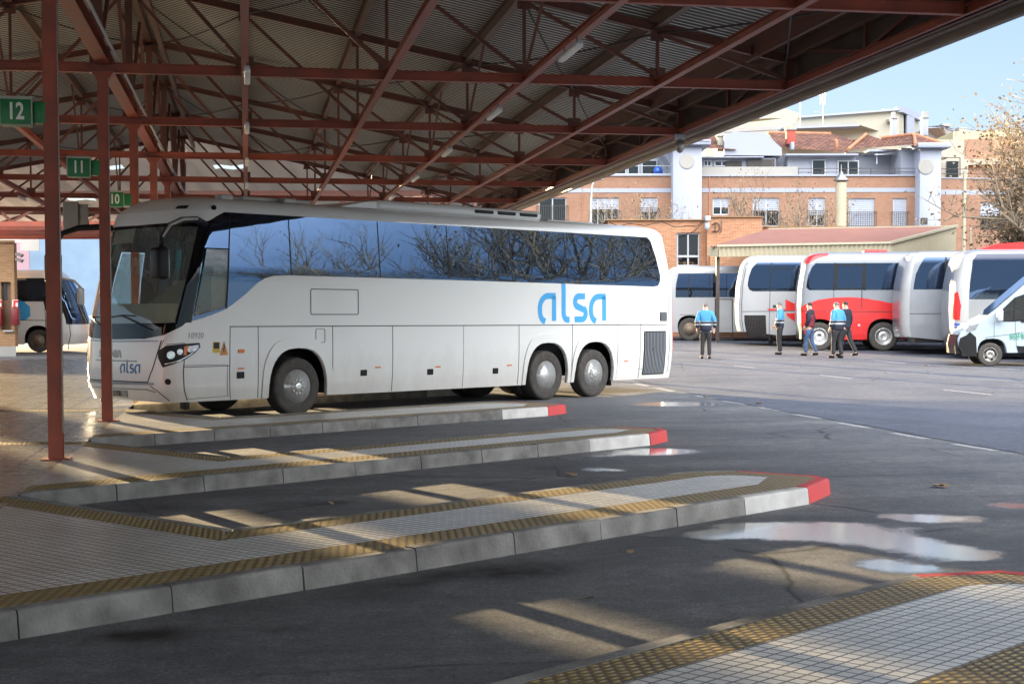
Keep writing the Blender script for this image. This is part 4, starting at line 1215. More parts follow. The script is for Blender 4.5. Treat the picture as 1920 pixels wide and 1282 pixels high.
# lamps, handles, grilles
for side, s_ in ((1, 1), (-1, -1)):
    HL = [(s_*1.16,.90),(s_*1.08,1.05),(s_*1.07,1.16),(s_*1.20,1.25),(s_*1.45,1.275),(s_*1.78,1.29),(s_*1.80,1.22),(s_*1.70,1.13),(s_*1.55,1.04),(s_*1.35,.96)]
    mb = MB(); sh.wrap(mb, HL, .012, .03, 0, 1, False); h = mb.build('headlight', M['black'], MC)
    mb = MB()
    for a_, z_, r_ in ((1.28,1.10,.065),(1.42,1.15,.05),(1.60,1.19,.055)):
        sh.wrap(mb, [(s_*(a_+r_*math.cos(t*.6283)), z_+r_*math.sin(t*.6283)) for t in range(10)], .020, .01, 0, 1, False)
    sh.strip(mb, [(s_*1.20,.955),(s_*1.40,1.0),(s_*1.60,1.10),(s_*1.74,1.20)], .018, .018, 0, 1, False)
    sh.wrap(mb, [(s_*1.62,1.245),(s_*1.76,1.26),(s_*1.77,1.21),(s_*1.66,1.15)], .019, .01, 0, 1, False)
    mb.build('headlight_lens', M['lens'], h)
    mb = MB(); sh.wrap(mb, [(s_*1.49,1.235),(s_*1.57,1.25),(s_*1.53,1.10),(s_*1.48,1.09)], .021, .01, 0, 1, False); mb.build('turn_lens', M['amber'], h)
    mb = MB(); sh.wrap(mb, [(s_*(1.24+.05*math.cos(t*.5236)), .67+.05*math.sin(t*.5236)) for t in range(12)], .008, .02, 0, 1, False); mb.build('fog_light', M['black'], MC)
bp = MB(); sh.strip(bp, [(-.98,.635),(0,.625),(.98,.635)], .035, .02, 0, 1, False, th=.03); sh.strip(bp, [(-1.0,1.325),(0,1.31),(1.05,1.325)], .02, .012, 0, 1, False, th=.02); sh.strip(bp, [(-.55,.995),(.62,.995)], .022, .014, 0, 1, False, th=.02)
sh.strip(bp, [(-1.25,.50),(-.9,.54),(.85,.54),(1.0,.50)], .02, .014, 0, 1, False, th=.02)
bp.build('bumper_trim', M['silver'], MC)
pl = MB(); sh.wrap(pl, [(-.34,.40),(.30,.40),(.34,.51),(-.34,.51)], .016, .02, 0, 1, False); plo = pl.build('number_plate', M['silver'], MC)
tx = MB(); sh.text(tx, "4312 KSB", .115, -.02, .455, .020, 0, 1, False, .002, sx=.8); tx.build('plate_lettering', M['seam'], plo)
tx = MB(); sh.text(tx, "SCANIA", .17, -.12, 1.10, .010, 0, 1, False, .004, sx=1.15); tx.build('maker_lettering', M['steel'], MC)
lg = MB(); put_logo(sh, lg, .20, .80, .15, 1, False, .006, 1.0); lg.build('front_logo', M['logodark'], MC)
tx = MB(); sh.text(tx, "10920", .13, 1.70, 1.405, .006, 0, 1, False, .002); tx.build('fleet_number', M['galv'], MC)
lg = MB(); put_logo(sh, lg, 9.03, 1.585, .60, 1, True, .005, 1.03); lg.build('side_logo', M['logo'], MC)
for x, z in ((1.63,.74),(4.36,.70),(6.02,.67),(7.80,.64)):
    hd = MB(); sh.wrap(hd, rrect(x-.075,x+.075,z-.055,z+.055,.012), .010, .02, 0, 1); hd.build('hatch_handle', M['black'], MC)
hd = MB()
sh.wrap(hd, [(12.35+.012*math.cos(t), .56+.012*math.sin(t)) for t in (0,1,2,3,4,5)], .006, .01, 0, 1); sh.wrap(hd, [(12.45+.012*math.cos(t), .56+.012*math.sin(t)) for t in (0,1,2,3,4,5)], .006, .01, 0, 1)
hd.build('body_plug', M['black'], MC)
for x, z in ((1.64,.85),(4.70,.79),(6.22,.76),(8.20,.74),(11.9,.74)):
    am = MB(); sh.wrap(am, rrect(x-.065,x+.065,z-.012,z+.012,.008), .010, .015, 0, 1); am.build('side_marker', M['amber'], MC)
am = MB(); sh.wrap(am, rrect(1.58,1.70,1.11,1.17,.02), .022, .03, 0, 1); am.build('side_indicator', M['amber'], MC)
wsg = MB(); sh.wrap(wsg, rrect(1.06,1.20,1.12,1.30,.015), .006, .004, 0, 1); wsg.build('warning_sticker', mat('sticker_yellow', (.70,.45,.03), .5), MC)
wsg = MB(); sh.wrap(wsg, [(1.20,1.08),(1.37,1.08),(1.285,1.31)], .008, .004, 0, 1); wsg.build('warning_sticker', mat('sticker_orange', (.62,.26,.06), .5), MC)
wsg = MB(); sh.wrap(wsg, rrect(1.075,1.185,1.19,1.29,.01), .009, .003, 0, 1); sh.strip(wsg, [(1.285,1.13),(1.27,1.19),(1.30,1.20),(1.285,1.26)], .014, .011, 0, 1); wsg.build('sticker_symbol', M['seam'], MC)
gr = MB()
sh.wrap(gr, rrect(12.50,13.30,.42,1.38,.03), .006, .02, 0, 1); g_ = gr.build('engine_grille', M['black'], MC)
gr = MB()
for i in range(15): sh.strip(gr, [(12.54+i*.052,.45),(12.54+i*.052,1.35)], .022, .02, 0, 1, th=.012)
gr.build('grille_louvre', M['silver'], g_)
gr = MB(); sh.wrap(gr, rrect(13.08,13.34,1.60,1.80,.02), .006, .02, 0, 1); g_ = gr.build('rear_vent', M['black'], MC)
gr = MB()
for i in range(7): sh.strip(gr, [(13.10,1.625+i*.025),(13.32,1.625+i*.025)], .012, .016, 0, 1, th=.008)
gr.build('vent_louvre', M['silver'], g_)
# rear lamps just round the corner
rl = MB(); sh.wrap(rl, [(sh.a0+13.62,.9),(sh.a0+13.80,.9),(sh.a0+13.80,2.1),(sh.a0+13.64,2.1)], .01, .02, 0, 1, False); rl.build('tail_lamp', M['redlens'], MC)
# roof furniture
rf = MB()
rf.bbox(5.0,9.55,-.95,.95,3.66,3.86,.10,seg=3); rf.build('roof_air_unit', M['white'], MC)
rf = MB()
rf.prism([(4.15,-.88,3.69),(5.15,-.9,3.69),(5.15,-.9,3.83),(4.75,-.9,3.80)], (0,1.78,0)); rf.build('roof_fairing', M['white'], MC)
for x in (7.55,8.20,8.85):
    rf = MB(); rf.bbox(x,x+.52,-.975,-.93,3.735,3.80,.02); rf.build('air_intake', M['black'], MC)
for bx in ((10.1,11.6,-.6,.6,3.69,3.74,.02),(2.1,3.6,-.75,.2,3.70,3.77,.02)):
    rf = MB(); rf.bbox(*bx); rf.build('roof_hatch', M['galv'], MC)
for bx in ((1.55,1.80,-.9,-.7,3.66,3.76,.02),(2.85,3.1,-.95,-.8,3.68,3.77,.02)):
    rf = MB(); rf.bbox(*bx); rf.build('roof_aerial_pod', M['galv'], MC)
rc = MB(); c0 = sh.S(1.12, 3.50, .004)
sh.wrap(rc, rrect(.88,1.10,3.475,3.53,.015), .012, .03, 0, 1, False); rc.build('front_marker', M['black'], MC)
rc = MB(); p_ = sh.S(sh.a0+.62, 3.50, 0); q_ = sh.S(sh.a0+.62, 3.50, .03); rc.tube(p_, q_, .045, .04, 16); rc.build('camera_pod', M['black'], MC)
# mirrors: curved arm from the roof corner, housing hanging below
def mirror(s_):
    base = sh.S(s_*(sh.a0+.55), 3.22, .0)
    o_ = .0 if s_ > 0 else .44
    pts = [base, base+Vector((-.25,-s_*(.10+o_*.5),.06)), base+Vector((-.55,-s_*(.14+o_),.04)), base+Vector((-.80,-s_*(.14+o_*1.3),-.06)), base+Vector((-.93,-s_*(.13+o_*1.4),-.26)), base+Vector((-.96,-s_*(.12+o_*1.4),-.46))]
    a_ = MB(); a_.path(pts, [.055,.06,.055,.05,.045,.04], 10); ao = a_.build('mirror_arm', M['black'], MC)
    t_ = MB(); t_.path([p+Vector((-.01,-s_*.045,.015)) for p in pts[1:5]], [.025,.03,.028,.02], 8); t_.build('arm_trim', M['galv'], ao)
    e = pts[-1]
    h = MB(); h.bbox(e.x-.13, e.x+.09, e.y-.14, e.y+.14, e.z-.46, e.z+.06, .07, seg=4); ho = h.build('mirror_housing', M['black'], MC)
    g = MB(); g.bbox(e.x+.088, e.x+.096, e.y-.11, e.y+.11, e.z-.42, e.z+.02, .003); g.build('mirror_glass', M['chrome'], ho)
mirror(1); mirror(-1)
# interior rear-view mirrors stacked behind the screen
m_ = MB()
for z in (3.06, 2.88): m_.lathe([(0,-.03),(.07,-.02),(.085,.02),(.0,.03)], sh.S(-.30, z, -.14), axis='x', n=16)
m_.build('inner_mirror', M['black'], MC)
wp = MB()
for (a0_, z0_, a1_, z1_, a2_, z2_) in ((.95,1.50,.15,1.74,-.35,1.70),(-.2,1.50,-.95,1.72,-1.35,1.66)):
    wp.path([sh.S(a0_, z0_, .03), sh.S((a0_+a1_)/2, (z0_+z1_)/2+.02, .05), sh.S(a1_, z1_, .035)], .012, 6)
    wp.path([sh.S(a1_+.38, z1_-.01, .02), sh.S(a1_, z1_, .026), sh.S(a2_, z2_, .02)], .009, 6)
wp.build('wiper', M['black'], MC)
sp_ = MB(); e = sh.S(1.55,.40,-.15); sp_.bbox(e.x-.05,e.x+.05,e.y-.08,e.y+.08,.2,.36,.02); sp_.build('tow_bracket', M['black'], MC); sp_ = MB(); e = sh.S(-.9,.40,-.2); sp_.bbox(e.x-.06,e.x+.06,e.y-.1,e.y+.1,.27,.36,.02); sp_.build('tow_bracket', M['black'], MC)
# ------------------------------------------------------------------ coaches parked across the yard
class Far:
    """turns photo measurements on the visible flank into flank coordinates of a coach whose front points right and slightly nearer"""
    def __init__(s, Y, rear_px, L, W=2.5, phi=6.0):
        s.L, s.W, s.phi = L, W, rad(phi)
        s.Pr = at(rear_px, 590, Y); s.u = Vector((math.cos(s.phi), -math.sin(s.phi), 0)); s.n = Vector((math.sin(s.phi), math.cos(s.phi), 0))
        s.gz = gh(s.Pr.x+1.5, Y-.3)
    def __call__(s, px, py):
        r = _cam_ray(px, py); t = s.n.dot(s.Pr)/s.n.dot(r); p = r*t
        return (s.L-(p-s.Pr).dot(s.u), p.z+H-s.gz)
    def root(s, name, label, cat, group):
        c = s.Pr + s.u*s.L + s.n*(s.W/2)
        return thing(name, label, cat, (c.x, c.y, s.gz), rad(180)-s.phi, group)
def far_shell(L, H, W=2.5, rr=.40, lean=.12, fr=.7):
    return Shell(L, W, .35, fr, rr, inset=[(.30,.06),(.60,.02),(1.0,0),(2.2,0),(H-.30,.045),(H-.17,.07),(H-.09,.12),(H-.035,.21),(H,.45)],
                 rake=[(.33,.1),(.8,0),(1.3,.05),(2.4,.2),(H-.3,.42),(H,.6)], rearbow=.07, rearlean=[(.3,.12),(.9,.02),(1.6,0),(2.4,.04),(H-.4,.14),(H,.30)])
G_FAR = 'coaches parked in a row beyond the yard'
def chassis(root, L, W, arches):
    c = MB(); x = .6
    for a in sorted(arches): c.box(x, a-.62, -W/2+.1, W/2-.1, .42, 1.2); x = a+.62
    c.box(x, L-.5, -W/2+.1, W/2-.1, .42, 1.2); c.box(.4, L-.4, -W/2+.1, W/2-.1, 1.15, 1.25); c.box(.9, L-.6, -.5, .5, .5, 1.2)
    c.build('chassis', M['black'], root)
    c = MB(); c.box(.9, L-.5, -W/2+.12, W/2-.12, 1.9, 1.95); c.box(L-.75, L-.7, -1.05, 1.05, 1.9, 3.0)
    for i in range(int((L-2)/.8)):
        for y in (-.95, -.5, .5, .95): c.bbox(1.6+i*.8, 1.72+i*.8, y-.2, y+.2, 1.8, 2.5, .04)
    c.build('interior', M['inner'], root)

# A: small white coach, rear wheel visible, luggage door
f = Far(63.0, 1240, 11.0, 2.4); shA = far_shell(11, 3.12, 2.4); R = f.root('parked_coach', 'plain white coach at the far left of the parked row with a dirty steel wheel', 'coach', G_FAR)
wx = f(1293, 626)[0]; y0 = f(1293,514)[1]; y1 = f(1293,556.5)[1]
plain_body(shA, R, .36, [(.7,y1),(11-.62,y1),(11-.60,y0)], [2.3, wx], .56, 1.06, M['whitefar'], roof_z=y0, front_z=1.3)
for sd_ in (1, -1):
    g = MB(); shA.wrap(g, [(.65,y1-.02),(11-.58,y1-.02),(11-.58,y0+.03),(.8,y0+.03)], .006, .02, 0, sd_); g.build('side_window', M['glassfar'], R)
sm = MB()
for px in (1291, 1330, 1362): shA.strip(sm, [f(px,515), f(px,556)], .03, .012, 0, -1)
sm.build('window_seam', M['black'], R)
sm = MB(); shA.outline(sm, [f(1341,561),f(1373,561),f(1373,636.5),f(1341,636.5)], .04, side=-1); shA.strip(sm, [f(1275,590),f(1340,590)], .015, .004, 0, -1); shA.strip(sm, [f(1343,600),f(1343,607)], .06, .01, 0, -1); sm.build('panel_gap', M['seam'], R)
chassis(R, 11, 2.4, [2.3, wx])
for x in (2.3, wx):
    for sd_ in (1,-1): wheel(R, x, sd_*1.0, sd_, .48, 'rusty')

# B: white coach with red emblem and black grille
f = Far(57.3, 1381, 12.2); shB = far_shell(12.2, 3.46, rr=.42); R = f.root('parked_coach', 'white coach with a red star emblem and a black rear grille on its side', 'coach', G_FAR)
y0, y1 = f(1440,493)[1], f(1440,545)[1]
plain_body(shB, R, .5, [(.7,y1),(12.2-.95,y1),(12.2-1.02,y1+.15),(12.2-1.02,y0-.15),(12.2-.9,y0)], [2.6, 8.6], .58, 1.16, M['whitefar'], roof_z=y0+.02, front_z=1.4, skirt_rear=[(10.6,.42),(11.9,.58)])
for sd_ in (1,-1):
    g = MB(); P = [(.65,y1-.02)] + [(12.2-.42-.3*(1-math.cos(rad(t))), y1-.02+.3*(1-math.cos(rad(90-t)))*0) for t in (0,)] + [(11.60,y1-.02),(11.74,y1+.04),(11.82,y1+.2),(11.82,y0-.5),(11.75,y0-.2),(11.55,y0+.02),(.8,y0+.03)]
    shB.wrap(g, P, .006, .02, 0, sd_); g.build('side_window', M['glassfar'], R)
sm = MB(); shB.strip(sm, [f(1445,493),f(1444,545)], .04, .012, 0, -1); shB.strip(sm, [f(1448,504),f(1500,504)], .04, .012, 0, -1); sm.build('window_seam', M['black'], R)
sm = MB(); shB.strip(sm, [f(1391,584),f(1500,583)], .02, .004, 0, -1); shB.strip(sm, [f(1391,493),f(1390,634)], .02, .004, 0, -1); shB.strip(sm, [f(1444,545),f(1441,638)], .02, .004, 0, -1); shB.wrap(sm, [f(1449,572),f(1456,572),f(1456,577),f(1449,577)], .006,.01,0,-1); sm.build('panel_gap', M['seam'], R)
sm = MB(); shB.wrap(sm, [f(1395,591),f(1436,591),f(1436,634),f(1395,631)], .008,.02,0,-1); g_ = sm.build('engine_grille', M['black'], R)
sm = MB()
for k in range(13): shB.strip(sm, [f(1398+k*3,593),f(1398+k*3,630)], .012,.014,0,-1)
sm.build('grille_louvre', M['iron'], g_)
sm = MB(); shB.wrap(sm, [f(1472.7,561),f(1498,573),f(1498,581),f(1472.7,580)], .006,.004,0,-1); shB.wrap(sm, [f(1438,578.5),f(1498,580),f(1498,582),f(1441,582)], .007,.004,0,-1); shB.wrap(sm, [f(1474,587),f(1498,587),f(1498,608),f(1476,593)], .006,.004,0,-1); sm.build('red_emblem', M['redpaint'], R)
chassis(R, 12.2, 2.5, [2.6, 8.6])
for x in (2.6, 8.6):
    for sd_ in (1,-1): wheel(R, x, sd_*1.05, sd_, .5, 'trim')

# C: grey and red coach
f = Far(53.8, 1498, 12.2); shC = far_shell(12.2, 3.52, rr=.42); R = f.root('parked_coach', 'grey coach with a red lower side behind the man in the maroon waistcoat', 'coach', G_FAR)
y0, y1 = f(1590,495)[1], f(1590,542.6)[1]; wC = f(1657,635)[0]; wC2 = f(1536,630)[0]
plain_body(shC, R, .42, [(.7,y1),(11.7,y1),(11.75,y0)], [2.4, wC, wC2], .60, 1.14, M['silver'], roof_z=y0+.02, front_z=1.4)
for sd_ in (1,-1):
    g = MB(); shC.wrap(g, [(.65,y1-.02),(11.86,y1-.02),(11.98,y1+.08),(11.98,y1+.5),(11.88,y0-.1),(11.75,y0+.03),(.8,y0+.03)], .006,.02,0,sd_); g.build('side_window', M['glassfar'], R)
sm = MB()
for px in (1564.5, 1621, 1690): shC.strip(sm, [f(px,494),f(px,543)], .07, .012, 0, -1)
shC.outline(sm, [f(1568,497),f(1618,497),f(1618,541),f(1568,541)], .05, off=.012, side=-1)
sm.build('window_seam', M['black'], R)
SW = [(1494,580),(1507,572),(1534,562),(1563,558),(1592,557),(1619,558.7),(1651,564),(1683,571),(1730,585)]
xe = f(1730,585)[0]
for sd_ in (-1, 1):
    sm = MB(); up = [f(*p) for p in SW]; zb_ = .40
    P = up + [(xe, zb_)] + [(x, z) for x, z in arch(wC, .60, zb_, 1.14)] + [(x, z) for x, z in arch(wC2, .60, zb_, 1.14)] + [(12.15, zb_+.05), (12.38, 1.2), (12.38, up[0][1]-.05)]
    shC.wrap(sm, P, .004, .02, 0, sd_); sm.build('red_side_panel', M['redpaint'], R)
sm = MB(); shC.wrap(sm, [(11.3,3.38),(11.7,3.30),(12.1,3.1),(12.4,2.9),(12.4,3.33),(11.9,3.45),(11.35,3.46)], .006,.004,0,-1); sm.build('red_roof_corner', M['redpaint'], R)
sm = MB(); o_ = arch(wC, .72, .44, 1.28, 14, 2.2); n_ = arch(wC, .605, .44, 1.145, 14); shC.wrap(sm, o_+n_[::-1], .03, .03, 0, -1); sm.build('arch_trim', M['redpaint'], R)
sm = MB(); shC.strip(sm, [f(1496,583),f(1700,585)], .02, .010, 0, -1); shC.strip(sm, [f(1563,543),f(1563,558)], .015,.006,0,-1); shC.strip(sm, [f(1616,543),f(1616,578)], .03,.010,0,-1); shC.wrap(sm, [f(1531,626),f(1537,626),f(1537,629),f(1531,629)], .012,.01,0,-1); sm.build('panel_gap', M['seam'], R)
sm = MB(); c_ = f(1610.5,609.5); shC.wrap(sm, [(c_[0]+.045*math.cos(t*.5236), c_[1]+.045*math.sin(t*.5236)) for t in range(12)], .016,.02,0,-1); sm.build('filler_cap', M['pvc'], R)
sm = MB(); sm.bbox(9.1,9.9,-.8,.9,3.48,3.60,.05); sm.build('roof_hatch', M['redpaint'], R)
sm = MB(); sm.bbox(4.5,8.2,-1.0,1.0,3.44,3.50,.03); sm.build('roof_unit', M['whitefar'], R)
chassis(R, 12.2, 2.5, [2.4, wC, wC2])
for x in (2.4, wC, wC2):
    for sd_ in (1,-1): wheel(R, x, sd_*1.07, sd_, .51, 'trim')

# D: silver coach, rear half only
f = Far(50.7, 1689, 12.0); shD = far_shell(12.0, 3.50, rr=.42); R = f.root('parked_coach', 'plain silver coach standing between the red coach and the one with blue stripes', 'coach', G_FAR)
y0, y1 = f(1740,484)[1], f(1740,541.4)[1]
plain_body(shD, R, .45, [(.7,y1),(11.3,y1),(11.35,y0)], [2.4, 8.3], .60, 1.14, M['silver'], roof_z=y0, front_z=1.4, skirt_rear=[(9.5,.40),(11.7,.60)])
for sd_ in (1,-1):
    g = MB(); shD.wrap(g, [(.65,y1-.02),(11.62,y1-.02),(11.60,y1+.5),(11.50,y0-.25),(11.35,y0+.03),(.8,y0+.03)], .006,.02,0,sd_); g.build('side_window', M['glassfar'], R)
sm = MB(); shD.strip(sm, [f(1772,484),f(1771,542)], .06, .012, 0, -1); sm.build('window_seam', M['black'], R)
sm = MB(); shD.strip(sm, [f(1699,588),f(1790,588)], .02,.004,0,-1); shD.strip(sm, [f(1700.5,542),f(1698.5,643)], .02,.004,0,-1); shD.strip(sm, [f(1769,542),f(1769,650)], .02,.004,0,-1)
for q in ((1701,638),(1766,645)): c_ = f(*q); shD.wrap(sm, [(c_[0]+.04*math.cos(t), c_[1]+.04*math.sin(t)) for t in range(6)], .008,.01,0,-1)
sm.build('panel_gap', M['seam'], R)
sm = MB(); shD.wrap(sm, [(11.72,.62),(12.4,.7),(12.4,3.40),(11.85,3.42),(11.72,3.2)], .010,.01,0,-1); shD.wrap(sm, [(9.0,3.33),(11.85,3.32),(11.80,3.44),(9.0,3.45)], .008,.01,0,-1); sm.build('sunlit_corner', M['whitefar'], R)  # pale panel puts the sunlit rear edge into the colour
chassis(R, 12, 2.5, [2.4, 8.3])
for x in (2.4, 8.3):
    for sd_ in (1,-1): wheel(R, x, sd_*1.07, sd_, .51, 'trim')

# E: white coach with navy band, blue stripes
f = Far(47.6, 1786, 12.0); shE = far_shell(12.0, 3.50, rr=.4); R = f.root('parked_coach', 'silver coach with navy roof band, blue stripes and a red roof hatch behind the van', 'coach', G_FAR)
y0, y1 = f(1840,488)[1], f(1840,559.7)[1]
plain_body(shE, R, .45, [(.7,y1),(11.45,y1),(11.45,y0)], [2.4, 8.0], .60, 1.14, M['silver'], roof_z=y0, front_z=1.4)
for sd_ in (1,-1):
    g = MB(); shE.wrap(g, [(.65,y1-.02),(11.55,y1-.02),(11.52,y0+.03),(.8,y0+.03)], .006,.02,0,sd_); g.build('side_window', M['glassfar'], R)
    g = MB(); shE.wrap(g, [(.7,y0+.01),(11.5,y0+.01),(11.45,y0+.2),(.7,y0+.2)], .008,.01,0,sd_); g.build('roof_band', M['navy'], R)
sm = MB(); shE.wrap(sm, [(11.50,.66),(12.3,.7),(12.3,3.3),(11.62,3.34),(11.52,3.0)], .012,.01,0,-1); sm.build('sunlit_corner', M['whitefar'], R)  # rear corner painted pale as if the sun caught it
sm = MB(); shE.wrap(sm, [f(1787,604),f(1830,606),f(1830,648),f(1787,645)], .008,.01,0,-1); sm.build('navy_grille', M['navy'], R)
sm = MB()
for a_, b_ in ((605,609),(611,613),(634,639),(642,645)): shE.wrap(sm, [f(1778,a_),f(1800,a_+2),f(1830,a_+1),f(1830,b_+1),f(1800,b_+2),f(1778,b_)], .014,.01,0,-1)
sm.build('blue_stripe', M['bluepaint'], R)
sm = MB(); shE.wrap(sm, [(11.78,1.25),(12.15,1.3),(12.15,2.05),(11.86,2.15),(11.74,1.7)], .02,.03,0,-1); sm.build('tail_lamp', M['redlens'], R)
sm = MB(); shE.strip(sm, [f(1788,600),f(1900,600)], .02,.004,0,-1); sm.build('panel_gap', M['seam'], R)
sm = MB(); sm.prism([(7.0,-.9,3.48),(11.1,-.9,3.48),(10.6,-.9,3.66),(9.6,-.9,3.72),(7.0,-.9,3.72)], (0,1.8,0)); sm.build('roof_hatch', M['redpaint'], R)
sm = MB(); p = f(1806,508); q = f(1827,522); sm.box(q[0], p[0], .9, .93, q[1]-.0, p[1]+.25); sm.build('window_notice', M['signedge'], R)
chassis(R, 12, 2.5, [2.4, 8.0])
for x in (2.4, 8.0):
    for sd_ in (1,-1): wheel(R, x, sd_*1.07, sd_, .51, 'trim')

# coach seen far left between kiosk and column
Y_ = 68.0; Xf = at(150, 590, Y_).x
R = thing('parked_coach', 'white and turquoise coach in sunlight beyond the brick kiosk', 'coach', (Xf, Y_+1.25, gh(Xf, Y_)), rad(180), None)
shL = Shell(12, 2.5, .45, .9, .4, inset=[(.3,.06),(.9,0),(2.3,0),(3.3,.08),(3.5,.13),(3.65,.3),(3.72,.6)], rake=[(.33,.1),(.8,0),(1.5,.1),(2.6,.45),(3.3,.8),(3.72,1.1)])
fl_ = lambda px, py: (Xf-at(px,py,Y_).x, at(px,py,Y_).z-gh(Xf,Y_))
wx = fl_(71,634)[0]
plain_body(shL, R, .35, [(.6,1.75),(1.3,1.75),(1.35,2.3),(11.4,2.3),(11.4,3.3)], [wx, 8.6], .62, 1.2, M['white'], roof_z=3.3, front_z=1.3)
for sd_ in (1,-1):
    g = MB(); shL.wrap(g, [(.95,1.72),(1.45,1.72),(1.6,2.28),(11.45,2.28),(11.45,3.33),(1.3,3.33)], .006,.02,0,sd_); g.build('side_window', M['glassfar'], R)
g = MB(); shL.wrap(g, [(-1.5,1.25),(1.5,1.25),(1.5,3.3),(-1.5,3.3)], .006,.02,0,1,False); g.build('windscreen', M['glassfar'], R)
g = MB(); shL.wrap(g, [fl_(30,562),fl_(44,564),fl_(56,575),fl_(57,592),fl_(48,600),fl_(36,600),fl_(30,640)], .006,.004,0,-1); g.build('turquoise_swoosh', M['logo'], R)
sm = MB()
for px in (86, 132): shL.strip(sm, [fl_(px,560),fl_(px,655)], .03,.006,0,-1)
shL.strip(sm, [fl_(30,600),fl_(120,601)], .03,.006,0,-1); sm.build('panel_gap', M['seam'], R)
chassis(R, 12, 2.5, [wx, 8.6])
for x in (wx, 8.6):
    for sd_ in (1,-1): wheel(R, x, sd_*1.05, sd_, .51, 'rusty')
g = MB(); g.path([(.8,1.2,3.3),(.2,1.4,3.2),(-.1,1.45,2.9)], .06, 8); g.bbox(-.25,.05,1.3,1.6,2.1,2.9,.08); g.build('mirror', M['whitefar'], R)

# ------------------------------------------------------------------ van at the right edge
YV = 43.8; XV = at(1795, 660, YV).x; gv = gh(XV+2, YV)
van = thing('delivery_van', 'pale white van with grey bumper and green lettering at the right edge', 'van', (XV+math.sin(rad(8)), YV+math.cos(rad(8)), gv), rad(-8))
v_ = lambda px, py: (at(px,py,YV).x-XV, at(px,py,YV).z-gv)
def loft(mb, prof, hw, mi=0, rnd=.12):
    """profile polygon (x, z) extruded across y with rounded shoulders"""
    n = len(prof); cx = sum(p[0] for p in prof)/n; cz = sum(p[1] for p in prof)/n
    ys = [(-hw, .90), (-hw+.015, .965), (-hw+.06, .99), (-hw+.16, 1.0)]; ys = ys + [(-y, s_) for y, s_ in ys[::-1]]
    vs = []
    for y, s_ in ys:
        for x, z in prof:
            k = 1-(1-s_)*.35
            zz = z if z < .6 else z - (1-k)*(z-.6)
            vs.append((cx+(x-cx)*k, y, zz))
    fs = [(i*n+k, i*n+(k+1) % n, (i+1)*n+(k+1) % n, (i+1)*n+k) for i in range(len(ys)-1) for k in range(n)]
    mb.add(vs, fs, mi, True); mb.add(vs[:n], [list(range(n))], mi); mb.add(vs[-n:], [list(range(n))], mi)
wvx = v_(1855,664)[0]
hz = [v_(1812,616), v_(1820,607), v_(1852,591), v_(1880,567), v_(1920,531)]
prof = [(.02,.55),(.0,.80),(.10,1.02)] + [hz[0], hz[1], hz[2], hz[3], hz[4], (hz[4][0]+.35, 2.42), (hz[4][0]+.75, 2.52), (5.4,2.55),(5.5,2.4),(5.55,.5),(4.75,.42)] + [(x, z) for x, z in arch(4.3,.42,.42,.80,8)[::-1]] + [(3.8,.42)] + [(x, z) for x, z in arch(wvx,.43,.40,.82,10)[::-1]] + [(.35,.42)]
b_ = MB(); loft(b_, prof, .98)
b_.build('body', mat('pale_blue_white_paint', (.36,.43,.48), .3, var=.06, coat=.5), van)
fy = -.985
g = MB()
def flat(mb, pts, y0, th=.012, mi=0): mb.prism([(x, y0, z) for x, z in pts], (0, th, 0), mi)
flat(g, [v_(1876,590),v_(1877,583),v_(1898,562),v_(1896,600),v_(1878,602)], fy-.006)
flat(g, [v_(1900,559),v_(1935,548),v_(1950,548),v_(1950,596),v_(1897,600)], fy-.006); g.build('side_window', M['driver'], van)
g = MB(); flat(g, [v_(1874,603),v_(1875,582),v_(1899,558),v_(1935,545),v_(1950,545),v_(1950,598),v_(1897,603)], fy-.002, .01); g.build('window_surround', M['black'], van)
g = MB(); pts = [hz[2], (hz[3][0], hz[3][1]), (hz[4][0]+.25, hz[4][1]+.2)]
g.add([(pts[0][0]-.01, y, pts[0][1]+.02) for y in (-.8,.8)] + [(pts[2][0]-.02, y, pts[2][1]+.02) for y in (-.72,.72)], [(0,1,3,2)]); g.build('windscreen', M['housepane'], van)
g = MB(); g.prism([(-.03,-.9,.36),(-.05,-.9,.62),(.0,-.9,.92),(.22,-.9,.92),(.5,-.9,.80),(.62,-.9,.36)], (0,1.8,0)); flat(g, [v_(1797,650),v_(1800,634),v_(1812,628),v_(1818,622),v_(1829,632),v_(1831,668),v_(1806,668)], fy-.014, .2)
g.build('front_bumper', M['black'], van)
g = MB(); flat(g, [v_(1810,617),v_(1818,611),v_(1835,606),v_(1828,618),v_(1812,622)], fy-.012, .06); g.prism([(.08,-.9,.98),(.03,-.9,.88),(.10,-.9,.86),(.28,-.9,1.0),(.5,-.9,1.16),(.4,-.9,1.2)], (0,.25,0)); g.build('headlight', M['lens'], van)
g = MB(); x_, z_ = v_(1871,592); g.bbox(x_-.10,x_+.08,fy-.26,fy-.06,z_-.17,z_+.18,.05); g.build('door_mirror', M['pvc'], van)
g = MB(); flat(g, [v_(1902,648),v_(1950,650),v_(1950,661),v_(1905,660)], fy-.02, .03); flat(g, [v_(1910,600),v_(1918,600),v_(1918,604),v_(1910,604)], fy-.03,.04); g.build('side_moulding', M['black'], van)
g = MB()
for pq in ([v_(1862,603),v_(1862,632)],[v_(1900,603),v_(1902,648)]):
    g.bar((pq[0][0], fy-.002, pq[0][1]), (pq[1][0], fy-.002, pq[1][1]), .012, .006)
g.bar((v_(1845,633)[0], fy-.002, v_(1845,633)[1]), (v_(1920,622)[0], fy-.002, v_(1920,622)[1]), .006, .010); g.build('panel_gap', M['seam'], van)
